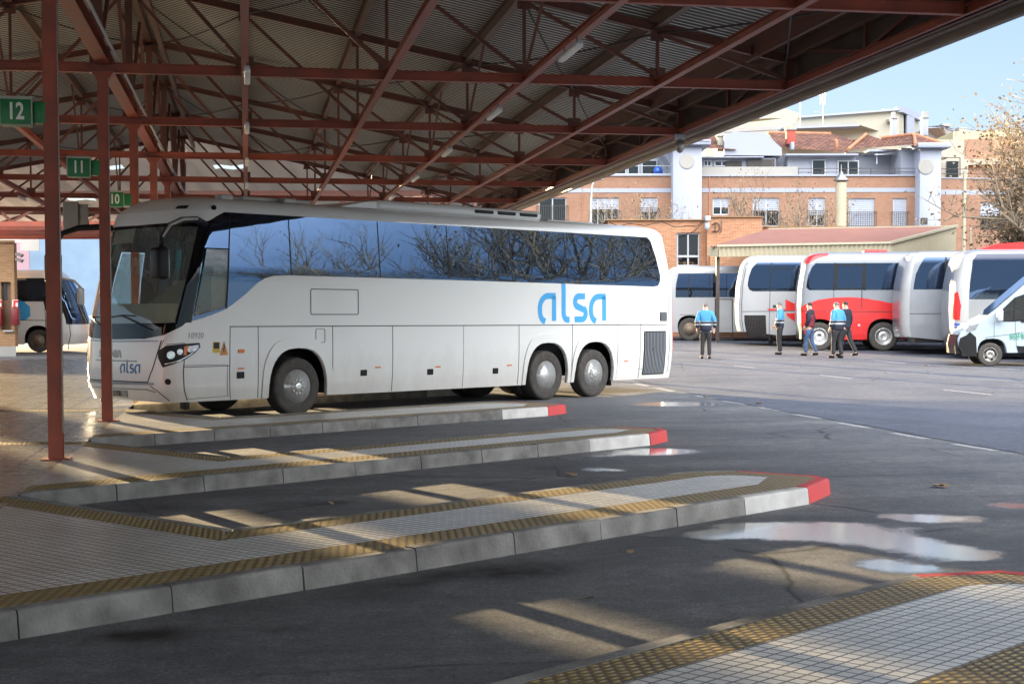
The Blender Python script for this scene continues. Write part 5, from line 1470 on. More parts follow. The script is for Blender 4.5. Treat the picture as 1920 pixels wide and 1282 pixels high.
ov = MB(); x_, z_ = v_(1889,627.5); add_text(ov, "enterprise", .20, (x_, fy-.004, z_), (1,0,0), (0,0,1), .004, 0, 'LEFT', .002, 1.15); x_, z_ = v_(1889,634); add_text(ov, "900 900 900", .15, (x_, fy-.004, z_), (1,0,0), (0,0,1), .004, 0, 'LEFT', .002, 1.2)
ov.build('van_lettering', mat('lettering_green', (.03,.25,.16), .5), van)
c = MB(); c.box(.6,5.3,-.8,.8,.36,.6); c.box(.5,5.3,-.5,.5,.3,1.0); c.build('chassis', M['black'], van)
for x in (wvx, 4.3):
    for sd_ in (-1,1): wheel(van, x, sd_*.86, sd_, .345, 'van', .22)

# ------------------------------------------------------------------ people
def skin_mesh(nodes, edges, sub=2, root=0):
    me = bpy.data.meshes.new('sk'); me.from_pydata([n[:3] for n in nodes], edges, [])
    o = bpy.data.objects.new('sk', me); COL.objects.link(o)
    md = o.modifiers.new('s', 'SKIN'); md.use_smooth_shade = True
    me.update()
    for i, n in enumerate(nodes):
        r = n[3] if isinstance(n[3], tuple) else (n[3], n[3])
        me.skin_vertices[0].data[i].radius = r
        me.skin_vertices[0].data[i].use_root = (i == root)
    m2 = o.modifiers.new('d', 'SUBSURF'); m2.levels = sub; m2.render_levels = sub
    dg = bpy.context.evaluated_depsgraph_get(); dg.update()
    r = bpy.data.meshes.new_from_object(o.evaluated_get(dg))
    vs = [v.co.copy() for v in r.vertices]; fs = [list(p.vertices) for p in r.polygons]
    bpy.data.objects.remove(o); bpy.data.meshes.remove(me); bpy.data.meshes.remove(r)
    return vs, fs
def person(pxf, pyf, label, face, top, h=1.76, arms=None, legs=None, lean=0.0, head_turn=0.0, hair='hairgrey', Yoff=0, trousers='darkcloth', bulk=1.0, head_fwd=.03):
    """face: direction the chest points (world azimuth, degrees, 0 = away from the camera). Local +y is forward, +x the right hand."""
    p = on_ground(pxf, pyf) if not Yoff else None
    if Yoff: q = on_ground(pxf, pyf); p = Vector((q.x*(1+Yoff/q.y), q.y+Yoff, 0)); p.z = gh(p.x, p.y)
    t = thing('person', label, 'person', p, -rad(face), None)
    k = h/1.76
    arms = arms or {1: ((.26,-.02,1.16),(.27,.05,.92)), -1: ((-.26,-.02,1.16),(-.27,.05,.92))}
    legs = legs or {1: ((.10,.02,.50),(.11,-.02,.09)), -1: ((-.10,.02,.50),(-.11,-.02,.09))}
    P = lambda a, r: (a[0]*k, a[1]*k, a[2]*k, tuple(x*k for x in r) if isinstance(r, tuple) else r*k)
    ly = lean
    # body
    N, E = [], []
    def nd(a, r): N.append(P(a, r)); return len(N)-1
    pel = nd((0,0,.95), (.15*bulk,.11*bulk)); sp = nd((0,ly*.4,1.12), (.145*bulk,.11*bulk)); ch = nd((0,ly*.8,1.33), (.165*bulk,.11*bulk)); nk = nd((0,ly+head_fwd*.3,1.485), (.055,.055)); hd = nd((0,ly+head_fwd,1.585), (.072,.085)); ht = nd((0,ly+head_fwd+.0,1.69), (.070,.082))
    E += [(pel,sp),(sp,ch),(ch,nk),(nk,hd),(hd,ht)]
    tr = math.sin(head_turn), math.cos(head_turn)
    ns = nd((tr[0]*.10, ly+head_fwd+tr[1]*.10, 1.60), (.014,.014)); E.append((hd, ns))
    jaw = nd((tr[0]*.045, ly+head_fwd+tr[1]*.045, 1.53), (.045,.045)); E.append((hd, jaw))
    for s_ in (1,-1):
        er = nd((s_*.082*tr[1], ly+head_fwd-s_*.08*tr[0], 1.60), (.016,.012)); E.append((hd, er))
        (kn, an) = legs[s_]
        hp = nd((s_*.10,0,.90), (.10,.10)); kn_ = nd(kn, (.048,.048)); an_ = nd(an, (.030,.030)); E += [(pel,hp),(hp,kn_),(kn_,an_)]
        fd = (an[0]+s_*.02, an[1]+.15, .04); ft = nd((an[0]+s_*.01, an[1]+.08, .05), (.025,.02)); E.append((an_, ft))
        (el, wr) = arms[s_]
        shd = nd((s_*.19,ly*.9,1.42), (.062,.062)); el_ = nd(el, (.043,.043)); wr_ = nd(wr, (.030,.026)); E += [(ch,shd),(shd,el_),(el_,wr_)]
        d = (Vector(wr)-Vector(el)).normalized(); pm_ = Vector(wr)+d*.075; palm = nd(tuple(pm_), (.038,.018)); E.append((wr_, palm))
        sdv = d.cross(Vector((1,0,0))).normalized() if abs(d.x) < .9 else Vector((0,1,0))
        for q, (o_, ln) in enumerate(((-.030,.062),(-.010,.078),(.010,.072),(.030,.055))):
            b0 = pm_ + sdv*o_ + d*.03; f1 = nd(tuple(b0), (.010,.010)); f2 = nd(tuple(b0+d*ln*.6+Vector((-s_*.008,0,0))), (.0085,.0085)); f3 = nd(tuple(b0+d*ln+Vector((-s_*.022,0,0))), (.007,.007)); E += [(palm,f1),(f1,f2),(f2,f3)]
        th1 = nd(tuple(Vector(wr)+d*.035+sdv*.045), (.011,.011)); th2 = nd(tuple(Vector(wr)+d*.085+sdv*.058+Vector((-s_*.01,0,0))), (.009,.009)); E += [(palm,th1),(th1,th2)]
    vs, fs = skin_mesh(N, E, 1)
    b = MB(); b.add(vs, fs, 0, True); b.build('body', M['skin'], t)
    # trousers
    N, E = [], []
    w = nd((0,0,1.0), (.155*bulk,.12*bulk)); c = nd((0,0,.90), (.16*bulk,.125*bulk)); E.append((w, c))
    for s_ in (1,-1):
        (kn, an) = legs[s_]
        hp = nd((s_*.095,0,.84), (.105*bulk,.115*bulk)); md = tuple((Vector((s_*.1,0,.84))+Vector(kn))/2); m1 = nd(md, (.092,.098)); k1 = nd(kn, (.074,.078)); cf = nd(tuple((Vector(kn)+Vector(an))/2), (.072,.075)); a1 = nd((an[0],an[1],an[2]+.01), (.064,.066)); E += [(c,hp),(hp,m1),(m1,k1),(k1,cf),(cf,a1)]
    vs, fs = skin_mesh(N, E, 2, 1); b = MB(); b.add(vs, fs, 0, True); b.build('trousers', M[trousers], t)
    # shoes
    for s_ in (1,-1):
        an = legs[s_][1]; N, E = [], []
        a0 = nd((an[0],an[1]-.05,.045+max(0,an[2]-.09)), (.058,.055)); a1 = nd((an[0]+s_*.01,an[1]+.06,.05+max(0,an[2]-.09)*.7), (.056,.048)); a2 = nd((an[0]+s_*.02,an[1]+.17,.036), (.050,.034)); E += [(a0,a1),(a1,a2)]
        vs, fs = skin_mesh(N, E, 1); b = MB(); b.add(vs, fs, 0, True); b.build('shoe', M['black'], t)
    # top
    def torso(zb, extra, arms_on=True, sleeve=1.0):
        N.clear(); E.clear()
        c = nd((0,ly*.8,1.34), (.185*bulk+extra,.125*bulk+extra)); s1 = nd((0,ly*.5,1.15), (.172*bulk+extra,.13*bulk+extra)); s2 = nd((0,ly*.1,.98), (.175*bulk+extra,.135*bulk+extra)); s3 = nd((0,0,zb), (.178*bulk+extra,.14*bulk+extra)); nk = nd((0,ly+.01,1.49), (.080,.080)); E.extend([(c,s1),(s1,s2),(s2,s3),(c,nk)])
        for s_ in (1,-1):
            sh_ = nd((s_*.18,ly*.9,1.40), (.082+extra,.085+extra)); E.append((c, sh_))
            if arms_on:
                (el, wr) = arms[s_]; m1 = nd(tuple((Vector((s_*.19,ly*.9,1.4))+Vector(el))/2), (.070+extra,.072+extra)); e1 = nd(el, (.062+extra,.064+extra)); w1 = nd(tuple(Vector(el).lerp(Vector(wr), .95)), (.050+extra,.05+extra)); E.extend([(sh_,m1),(m1,e1),(e1,w1)])
        return skin_mesh(N, E, 2, 0)
    if top == 'hiviz':
        vs, fs = torso(.80, .014)
        b = MB(); b.add(vs, fs, 0, True); o = b.build('jacket', [M['jkblue'], M['navycloth'], M['reflect']], t)
        for pl_ in o.data.polygons:
            z = pl_.center.z/k; arm = abs(pl_.center.x/k) > .235*bulk+.0
            u = z
            pl_.material_index = 0 if u > 1.155 else 2 if 1.125 > u > 1.10 and False else 1
            if 1.035 < u < 1.085: pl_.material_index = 2
        # extra rings so the bands cut straight
        bm = bmesh.new(); bm.from_mesh(o.data)
        for zc in (1.155, 1.155-.012, 1.085, 1.035):
            bmesh.ops.bisect_plane(bm, geom=bm.verts[:]+bm.edges[:]+bm.faces[:], dist=1e-5, plane_co=(0,0,zc*k), plane_no=(0,0,1))
        for f_ in bm.faces:
            u = f_.calc_center_median().z/k
            f_.material_index = 0 if u > 1.155 else 2 if (1.035 < u < 1.085 or 1.143 < u < 1.155) else 1
        bm.to_mesh(o.data); bm.free()
        cl = MB(); cl.lathe([(.088*k,0),(.086*k,.05*k),(.080*k,.055*k),(.078*k,0)], (0,ly*k+.012,1.45*k), axis='z', n=20); cl.build('collar', M['jkblue'], t)
    elif top == 'vest':
        vs, fs = torso(.92, .004); b = MB(); b.add(vs, fs, 0, True); b.build('sweater', M['navycloth'], t)
        vs, fs = torso(.90, .020, False); b = MB(); b.add(vs, fs, 0, True); b.build('waistcoat', M['maroon'], t)
        cl = MB(); cl.lathe([(.090*k,0),(.088*k,.06*k),(.080*k,.062*k),(.078*k,0)], (0,ly*k+.012,1.45*k), axis='z', n=20); cl.build('collar', M['maroon'], t)
    else:
        vs, fs = torso(.82, .012); b = MB(); b.add(vs, fs, 0, True); b.build('jacket', M['navycloth'], t)
        cl = MB(); cl.lathe([(.084*k,0),(.080*k,.045*k),(.074*k,.045*k)], (0,ly*k+.012,1.46*k), axis='z', n=20); cl.build('shirt_collar', M['pvc'], t)
    # hair: cap over the back of the skull
    b = MB(); cx, cy, cz = 0, (ly+head_fwd), 1.635; vs, fs = [], []
    n1, n2 = 10, 18
    for i in range(n1+1):
        ph = rad(100)*i/n1
        for j in range(n2):
            th = 2*math.pi*j/n2
            fx, fy_ = math.sin(th), math.cos(th)
            loc_f = fx*tr[0] + fy_*tr[1]      # 1 = towards the face
            ph2 = ph*(1-.42*max(0, loc_f))
            vs.append(Vector(((.084*math.sin(ph2)*fx)*k, (cy+.094*math.sin(ph2)*fy_)*k, (cz+.088*math.cos(ph2))*k)))
    fs = [(i*n2+j, i*n2+(j+1)%n2, (i+1)*n2+(j+1)%n2, (i+1)*n2+j) for i in range(n1) for j in range(n2)]
    b.add(vs, fs, 0, True); b.build('hair', M[hair], t)
    # eyes and mouth
    b = MB()
    for s_ in (1,-1):
        e = Vector(((tr[0]*.080+s_*.032*tr[1]), (ly+head_fwd+tr[1]*.080-s_*.032*tr[0]), 1.625))*k
        b.lathe([(0,-.008),(.009,-.003),(.009,.003),(0,.008)], e, 'y', 8)
    b.build('eyes', M['black'], t)
    return t
BK = {1: ((.27,-.04,1.17),(.27,.06,.94)), -1: ((-.27,-.04,1.17),(-.27,.06,.94))}
person(1323, 672.5, 'man in light blue and navy jacket seen from behind, nearest the white coach', 6, 'hiviz', 1.80, BK, bulk=1.08, head_fwd=.07, lean=.03)
person(1461.5, 665, 'man in light blue jacket facing left beside the red star emblem', -72, 'hiviz', 1.80, {1: ((.25,-.05,1.18),(.22,.10,.97)), -1: ((-.25,-.05,1.18),(-.20,.12,.98))}, lean=-.02, bulk=1.02)
person(1518, 667, 'man in maroon waistcoat and jeans stepping to the left', -62, 'vest', 1.80, {1: ((.25,-.08,1.16),(.19,.06,.96)), -1: ((-.25,-.05,1.16),(-.19,.10,.96))}, {1: ((.10,-.02,.50),(.12,-.20,.11)), -1: ((-.09,.10,.50),(-.10,.10,.09))}, trousers='jeans', hair='hairdark', bulk=1.02, lean=-.02)
person(1570, 671.5, 'heavily built man in light blue jacket, back half turned, before the red coach', -38, 'hiviz', 1.84, BK, bulk=1.22, head_fwd=.05, hair='hairgrey', legs={1: ((.11,.02,.50),(.13,-.06,.09)), -1: ((-.11,.06,.50),(-.13,.06,.09))})
person(1586, 670, 'man in dark navy jacket striding behind the heavily built man', -48, 'navy', 1.84, None, {1: ((.10,-.10,.50),(.12,-.30,.12)), -1: ((-.09,.12,.50),(-.10,.14,.09))}, hair='hairdark', Yoff=.7)
# ------------------------------------------------------------------ buildings
def wbuild(mb, name, mats, parent, label=None):
    """mesh given in world coordinates under an unrotated root"""
    o = mb.build(name, mats, parent, label); o.location = -parent.location; return o
def X(px, Y): return at(px, 590, Y).x
def Z(py, Y): return at(960, py, Y).z
def tile_roof_mat():
    m, n, l, b = new_mat('roof_tile')
    tc = N_(n, 'ShaderNodeTexCoord')
    sp = N_(n, 'ShaderNodeSeparateXYZ'); l.new(tc.outputs['Object'], sp.inputs[0])
    cb = N_(n, 'ShaderNodeCombineXYZ'); l.new(sp.outputs[0], cb.inputs[0])
    ad = N_(n, 'ShaderNodeMath', operation='ADD'); l.new(sp.outputs[1], ad.inputs[0]); l.new(sp.outputs[2], ad.inputs[1]); l.new(ad.outputs[0], cb.inputs[1])
    br = N_(n, 'ShaderNodeTexBrick'); br.offset = .5
    br.inputs['Color1'].default_value = (.23,.105,.065,1); br.inputs['Color2'].default_value = (.11,.05,.038,1); br.inputs['Mortar'].default_value = (.07,.03,.02,1)
    br.inputs['Scale'].default_value = 1; br.inputs['Brick Width'].default_value = .36; br.inputs['Row Height'].default_value = .42; br.inputs['Mortar Size'].default_value = .035; br.inputs['Mortar Smooth'].default_value = .6
    l.new(cb.outputs[0], br.inputs['Vector']); l.new(br.outputs['Color'], b.inputs['Base Color']); b.inputs['Roughness'].default_value = .85
    bp = N_(n, 'ShaderNodeBump'); bp.invert = True; bp.inputs['Distance'].default_value = .06; l.new(br.outputs['Fac'], bp.inputs['Height']); l.new(bp.outputs[0], b.inputs['Normal'])
    return m
M['tiles'] = tile_roof_mat()
def window(parent, Y, x0, x1, y0, y1, kind='shut', rail=False, sh=.6, mull=1, name='window'):
    """px box on a wall plane at Y: frame set in a reveal, pane or lowered shutter, optional rail"""
    a, c = X(x0, Y), X(x1, Y); zt, zb = Z(y0, Y), Z(y1, Y)
    f = MB(); w = .07
    f.box(a, a+w, Y-.03, Y+.06, zb, zt); f.box(c-w, c, Y-.03, Y+.06, zb, zt); f.box(a+w, c-w, Y-.03, Y+.06, zt-w, zt); f.box(a+w, c-w, Y-.03, Y+.06, zb, zb+w)
    for i in range(mull):
        xm = a + (c-a)*(i+1)/(mull+1); f.box(xm-.035, xm+.035, Y-.02, Y+.05, zb+w, zt-w)
    fo = wbuild(f, name, M['pvc'], parent)
    p = MB(); p.box(a+w, c-w, Y+.005, Y+.03, zb+w, zt-w)
    po = p.build('pane', M['housepane'], fo)
    if kind == 'shut' or sh > 0:
        k = sh if kind != 'shut' else 1.0 if sh >= 1 else sh
        s_ = MB(); zz = zt-w; z0 = zt - (zt-zb)*k
        n = max(2, int((zz-z0)/.12))
        for i in range(n): s_.box(a+w, c-w, Y-.012-.006*(i % 2), Y-.004, z0+(zz-z0)*i/n, z0+(zz-z0)*(i+1)/n-.012)
        s_.build('shutter', M['shutter'], fo)
    if rail:
        r = MB(); zr = zb + 1.0
        r.box(a-.12, c+.12, Y-.22, Y-.18, zr-.03, zr); r.box(a-.12, c+.12, Y-.22, Y-.18, zb+.06, zb+.09)
        x = a-.12
        while x < c+.12: r.box(x, x+.025, Y-.21, Y-.19, zb+.06, zr); x += .14
        r.build('railing', M['iron'], fo)
    # dark reveal
    return fo

YA = 95.0
APT = thing('apartment_building', 'orange brick apartment block with white bands, white round-window towers and tiled roofs', 'building', (X(1400, YA), YA, 0))
def abox(mb, x0, x1, y0, y1, d0=0.0, d1=8.0, mi=0):
    mb.box(X(x0, YA), X(x1, YA), YA+d0, YA+d1, Z(y1, YA), Z(y0, YA), mi)
GB = 620
def wall_with_holes(mb, x0, x1, z0, z1, Y, holes, depth=.25, thick=.35):
    """brick wall with real openings: strips between the holes (holes: xa, xb, za, zb sorted by x)"""
    x = x0
    for (xa, xb, za, zb) in sorted(holes):
        if xa > x: mb.box(x, xa, Y, Y+thick, z0, z1)
        if za > z0: mb.box(xa, xb, Y, Y+thick, z0, za)
        if zb < z1: mb.box(xa, xb, Y, Y+thick, zb, z1)
        x = xb
    if x1 > x: mb.box(x, x1, Y, Y+thick, z0, z1)
WINM = [(1335,1366,372,404,'half',.55,1,False),(1410,1460,372,426,'shut',.45,1,True),(1514,1546,372,426,'shut',.6,1,True),(1589,1638,373,428,'shut',1.0,0,True),(1672,1698,373,428,'shut',1.0,0,True)]
WINL = [(1010,1062,371,416,'half',.0,1,True),(1108,1160,371,425,'shut',.4,3,True),(1201,1233,371,420,'shut',.55,1,True),(905,950,371,420,'shut',.5,1,False),(800,850,371,420,'shut',.5,1,False)]
def hole(w): return (X(w[0],YA), X(w[1],YA), Z(w[3],YA), Z(w[2],YA))
zband0, zband1 = Z(361.5,YA), Z(353.5,YA)
b = MB()
wall_with_holes(b, X(1314,YA), X(1722,YA), 0, zband0, YA, [hole(w) for w in WINM])
b.box(X(1314,YA), X(1722,YA), YA, YA+.35, zband1, Z(331,YA))
wall_with_holes(b, X(560,YA), X(1262,YA), 0, zband0, YA, [hole(w) for w in WINL])
b.box(X(560,YA), X(1262,YA), YA, YA+.35, zband1, Z(330,YA))
wbuild(b, 'brick_wall', M['brickA'], APT)
b = MB(); b.box(X(560,YA), X(1262,YA), YA-.03, YA+.35, zband0, zband1); b.box(X(1314,YA), X(1722,YA), YA-.03, YA+.35, zband0, zband1)
b.box(X(1314,YA), X(1722,YA), YA-.10, YA+.40, Z(331,YA)-.02, Z(329,YA)); b.box(X(560,YA), X(1262,YA), YA-.10, YA+.40, Z(330,YA)-.02, Z(328,YA)); wbuild(b, 'white_band', M['plaster'], APT)
b = MB(); b.box(X(560,YA), X(1262,YA), YA+.5, YA+.6, 0, Z(331,YA)); b.box(X(1314,YA), X(1722,YA), YA+.5, YA+.6, 0, Z(331,YA)); b.box(X(560,YA), X(1722,YA), YA+.36, YA+12, Z(331.2,YA), Z(330.8,YA)); wbuild(b, 'floor_slab', M['greywall'], APT)
for w in WINM + WINL: window(APT, YA+.12, w[0], w[1], w[2], w[3], w[4], w[7], w[5], w[6])
# towers
for (x0, x1, yt, wy) in ((1261,1315,273,302),(1722,1762,279,312)):
    b = MB(); YT = YA-1.1
    b.bbox(X(x0,YT), X(x1,YT), YT, YA+3, 0, Z(yt,YT), .03, seg=1); tw = wbuild(b, 'tower', M['plaster'], APT)
    b = MB(); b.bbox(X(x0+4,YT)-.05-.35, X(x1,YT)+.5, YT-.45, YA+3.4, Z(yt,YT)-.02, Z(yt-9,YT), .05); b.build('cornice', M['plaster'], tw)
    cxp = X((x0+x1)/2 - (1 if x0 < 1500 else 9), YT); cz = Z(wy if x0 < 1500 else 313, YT)
    cz = Z(303 if x0 < 1500 else 314, YT)
    b = MB(); rr_ = .42 if x0 < 1500 else .42
    b.lathe([(rr_,.0),(rr_,.10),(rr_+.06,.10),(rr_+.06,-.03),(rr_,-.03)], (cxp, YT, cz), 'y', 32); b.build('round_window', M['greywall'], tw)
    b = MB(); b.lathe([(0,.0),(rr_,.0)], (cxp, YT-.012, cz), 'y', 32); b.build('round_pane', M['cream'], tw)
# tile roofs over the towers and penthouse
def roof_poly(mb, pts):  # pts: (px, py, Y)
    mb.poly([at(*p) for p in pts])
rf = MB()
roof_poly(rf, [(1232,262,YA-1.6),(1332,265,YA-1.6),(1318,244,YA+2.5),(1250,238,YA+2.5)]); roof_poly(rf, [(1332,265,YA-1.6),(1322,252,YA+4),(1318,244,YA+2.5)])
wbuild(rf, 'tile_roof', M['tiles'], APT)
rf = MB()
roof_poly(rf, [(1314,277,YA+2.0),(1381,281,YA+2.0),(1352,249,YA+6.5),(1318,249,YA+6.5)])
wbuild(rf, 'tile_roof', M['tiles'], APT)
rf = MB()
roof_poly(rf, [(1440,249,YA+7),(1462,277,YA+2.8),(1590,285,YA+2.2),(1600,262,YA+5),(1558,251,YA+7)])
wbuild(rf, 'tile_roof', M['tiles'], APT)
rf = MB()
roof_poly(rf, [(1590,280,YA+2.2),(1650,276,YA+2.0),(1654,262,YA+3.2),(1624,252,YA+5),(1605,262,YA+4.5)])
wbuild(rf, 'tile_roof', M['tiles'], APT)
rf = MB()
roof_poly(rf, [(1650,276,YA+2.0),(1716,271,YA-1.5),(1714,252,YA+1.5),(1654,259,YA+3.5)])
wbuild(rf, 'tile_roof', M['tiles'], APT)
rf = MB()
roof_poly(rf, [(1716,271,YA-1.6),(1773,271,YA+.2),(1714,252,YA+1.5)])
rfo = wbuild(rf, 'tile_roof', M['tiles'], APT)
b = MB()
for p, q in (((1714,252,YA+1.4),(1773,271,YA+.1)),((1714,252,YA+1.4),(1716,271,YA-1.65)),((1714,252,YA+1.4),(1654,259,YA+3.4)),((1440,249,YA+6.9),(1558,251,YA+6.9)),((1624,252,YA+4.9),(1590,280,YA+2.1))):
    b.tube(at(*p), at(*q), .11, n=8)
b.build('ridge_tiles', M['terra'], rfo)
# penthouse walls
b = MB()
b.prism([at(1358,291,YA+2.2), at(1358,252,YA+2.2), at(1378,247,YA+2.2), at(1433,249,YA+2.2), at(1466,278,YA+2.2), at(1466,292,YA+2.2)], (0,5,0))
abox(b, 1314, 1466, 289, 331, 2.5, 8); abox(b, 1466, 1500, 283, 331, 3.5, 8); abox(b, 1488, 1618, 285, 331, 2.4, 8); abox(b, 1604, 1722, 277, 331, 3.2, 8)
abox(b, 1690, 1722, 277, 331, .5, 3.3)
abox(b, 560, 1262, 268, 331, 2.6, 8)
wbuild(b, 'penthouse_wall', M['plaster'], APT)
b = MB(); b.box(X(1480,YA), X(1618,YA), YA+1.6, YA+2.6, Z(287,YA), Z(284,YA)); b.box(X(1314,YA), X(1440,YA), YA+1.9, YA+2.6, Z(290,YA), Z(288,YA)); b.box(X(1640,YA),X(1722,YA), YA+1.9, YA+3.4, Z(279,YA), Z(275,YA)); wbuild(b, 'eaves', M['plaster'], APT)
b = MB(); b.prism([at(1614,288,YA+3.1), at(1708,283,YA+1.2), at(1708,285,YA+1.2), at(1614,291,YA+3.1)], (0,.05,0)); b.poly([at(1640,286,YA+3.2), at(1706,284,YA+3.2), at(1706,288,YA+1.2), at(1640,291,YA+1.2)]); b.bar(at(1644,288,YA+1.5), at(1644,308,YA+1.5), .06); wbuild(b, 'awning', M['pvc'], APT)
b = MB(); b.box(X(1315,YA), X(1494,YA), YA+.0, YA+.12, Z(330,YA), Z(313.5,YA)); wbuild(b, 'terrace_screen', M['greywall'], APT)
b = MB()
for yy in (317, 324): b.box(X(1495,YA), X(1721,YA), YA+.02, YA+.06, Z(yy,YA)-.02, Z(yy,YA)+.02)
for px in (1495, 1540, 1585, 1630, 1675, 1720): b.box(X(px,YA), X(px,YA)+.04, YA+.02, YA+.06, Z(330,YA), Z(316,YA))
wbuild(b, 'terrace_railing', M['iron'], APT)
for w in ((1318,1333,301,313,'half',0,1,False),(1338,1366,301,313,'half',.3,1,False)): window(APT, YA+2.45, *w[:4], w[4], False, w[5], w[6])
for w in ((1520,1546,300,330,'half',0,0,False),(1568,1608,302,330,'half',0,1,False)): window(APT, YA+2.32, *w[:4], w[4], False, w[5], w[6])
for w in ((1128,1150,300,328),(1152,1174,300,328),(1176,1198,298,328),(1202,1232,300,328)): window(APT, YA+2.5, *w, 'half', False, 0, 0)
b = MB()
b.prism([at(1232,276,YA+.4), at(1262,270,YA+.4), at(1262,316,YA+.4), at(1252,300,YA+.4)], (0,2.2,0)); wbuild(b, 'side_gable', M['plaster'], APT)
b = MB(); abox(b, 1120, 1262, 326, 331, .05, .12); b.box(X(1120,YA),X(1262,YA),YA+.02,YA+.05,Z(312,YA),Z(311,YA)); wbuild(b, 'balcony_rail', M['pvc'], APT)
b = MB(); b.lathe([(0,0),(.28,.05),(.3,.3),(.2,.5),(0,.55)], at(1234,328,YA-.3+1.2), 'z', 14); wbuild(b, 'water_butt', M['bluepaint'], APT)
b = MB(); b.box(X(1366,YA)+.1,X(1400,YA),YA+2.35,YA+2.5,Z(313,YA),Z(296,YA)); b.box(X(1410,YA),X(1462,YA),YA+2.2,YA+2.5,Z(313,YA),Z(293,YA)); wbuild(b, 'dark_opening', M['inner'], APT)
# chimneys
def chimney(x0, x1, yt, yb, Y, mt, cap=True, nm='chimney'):
    b = MB(); b.bbox(X(x0,Y), X(x1,Y), Y-.25, Y+.35, Z(yb,Y), Z(yt,Y), .03); c = wbuild(b, nm, mt, APT)
    if cap:
        b = MB(); b.box(X(x0,Y)-.06, X(x1,Y)+.06, Y-.32, Y+.42, Z(yt,Y)+.02, Z(yt,Y)+.12); b.box(X(x0,Y)+.05, X(x1,Y)-.05, Y-.2, Y+.3, Z(yt,Y)+.12, Z(yt,Y)+.45); b.build('chimney_cap', M['greywall'], c)
chimney(1472,1488,246,272,YA+3,mat('dull_red_render', (.36,.07,.05), .85)); chimney(1343,1357,258,284,YA+3.2,M['cream']); chimney(1725,1735,224,256,YA+4,M['plaster']); chimney(1480,1486,268,282,YA+2.4,M['plaster'], False); chimney(1296,1316,246,270,YA+3.2,M['plaster'],False); chimney(1668,1676,225,262,YA+4,M['plaster'])
b = MB(); b.lathe([(0,0),(.26,.02),(.30,.12),(.22,.3),(0,.42)], at(1481,243,YA+3), 'z', 14); wbuild(b, 'chimney_cowl', M['ochre'], APT)
b = MB(); b.path([at(1568,284,YA+2.0), at(1568,266,YA+2.0), at(1566,262,YA+2.0)], .12, 8); wbuild(b, 'flue', M['terra'], APT)
b = MB(); b.box(X(1329,YA)-.02, X(1329,YA)+.04, YA-.06, YA-.001, 0, Z(332,YA)); b.box(X(1092,YA)-.01, X(1092,YA)+.02, YA-.05, YA-.001, 0, Z(332,YA)); wbuild(b, 'drain_pipe', M['terra'], APT)
b = MB(); b.box(X(1724,YA-1.1), X(1737,YA-1.1), YA-1.13, YA-1.09, Z(424,YA), Z(412,YA)); wbuild(b, 'small_window', M['inner'], APT)
# curved wing to the right of the second tower
def curve_pt(k):  # k 0..1 -> (x, y)
    a = rad(3+62*k); r = 26.0; cx, cy = X(1760,YA)-1.5, YA+r
    return (cx + r*math.sin(a), cy - r*math.cos(a))
zbt, zbb = Z(357,YA), Z(366,YA)
def cwall(mb, k0, k1, z0, z1, off=0.0, n=8):
    for i in range(n):
        ka, kb = k0+(k1-k0)*i/n, k0+(k1-k0)*(i+1)/n
        p, q = curve_pt(ka), curve_pt(kb); d = Vector((q[0]-p[0], q[1]-p[1], 0)).normalized(); nn = Vector((-d.y, d.x, 0))
        o_ = nn*(-off)
        mb.prism([(p[0]+o_.x,p[1]+o_.y,z0),(q[0]+o_.x,q[1]+o_.y,z0),(q[0]+o_.x,q[1]+o_.y,z1),(p[0]+o_.x,p[1]+o_.y,z1)], tuple(nn*.35))
b = MB(); wk = [(.10,.16),(.24,.32),(.40,.47)]; zt_, zb_ = Z(379,YA), Z(432,YA)
k = 0.0
for a_, c_ in wk:
    cwall(b, k, a_, 0, zbb, n=3); cwall(b, a_, c_, 0, zb_, n=2); cwall(b, a_, c_, zt_, zbb, n=2); k = c_
cwall(b, k, 1, 0, zbb, n=10); cwall(b, 0, 1, zbt, Z(336,YA)); wbuild(b, 'curved_brick_wall', M['brickA'], APT)
b = MB(); cwall(b, 0, 1, zbb, zbt, .03); cwall(b, 0, 1, Z(336,YA), Z(334,YA), .05); wbuild(b, 'curved_band', M['plaster'], APT)
for a_, c_ in wk:
    b = MB(); cwall(b, a_, c_, zb_+.9, zt_, -.12, 2); fo = wbuild(b, 'window', M['shutter'], APT)
    b = MB(); cwall(b, a_, c_, zb_, zb_+.9, -.12, 2); b.build('pane', M['housepane'], fo)
    b = MB()
    for i in range(9):
        p = curve_pt(a_+(c_-a_)*i/8); b.box(p[0]-.015, p[0]+.015, p[1]-.22, p[1]-.19, zb_, zb_+1)
    p, q = curve_pt(a_), curve_pt(c_); b.bar((p[0],p[1]-.2,zb_+1), (q[0],q[1]-.2,zb_+1), .04); b.build('railing', M['iron'], fo)
b = MB()
for zz in (Z(318,YA), Z(327,YA)):
    for i in range(8): p, q = curve_pt(i/8), curve_pt((i+1)/8); b.bar((p[0],p[1],zz), (q[0],q[1],zz), .04)
for i in range(8): p = curve_pt(i/8); b.bar((p[0],p[1],Z(335,YA)), (p[0],p[1],Z(318,YA)), .04)
b.bar(at(1762,296,YA+2), at(1800,296,YA+2), .05); b.bar(at(1800,296,YA+2), at(1800,330,YA+2), .05); wbuild(b, 'terrace_railing', M['iron'], APT)
b = MB(); b.box(X(1762,YA+4), X(1812,YA+4), YA+4, YA+8, Z(336,YA+4), Z(300,YA+4)); b.prism([at(1762,288,YA+2), at(1780,296,YA+2), at(1762,298,YA+2)], (0,2,0)); wbuild(b, 'penthouse_wall', M['cream'], APT)
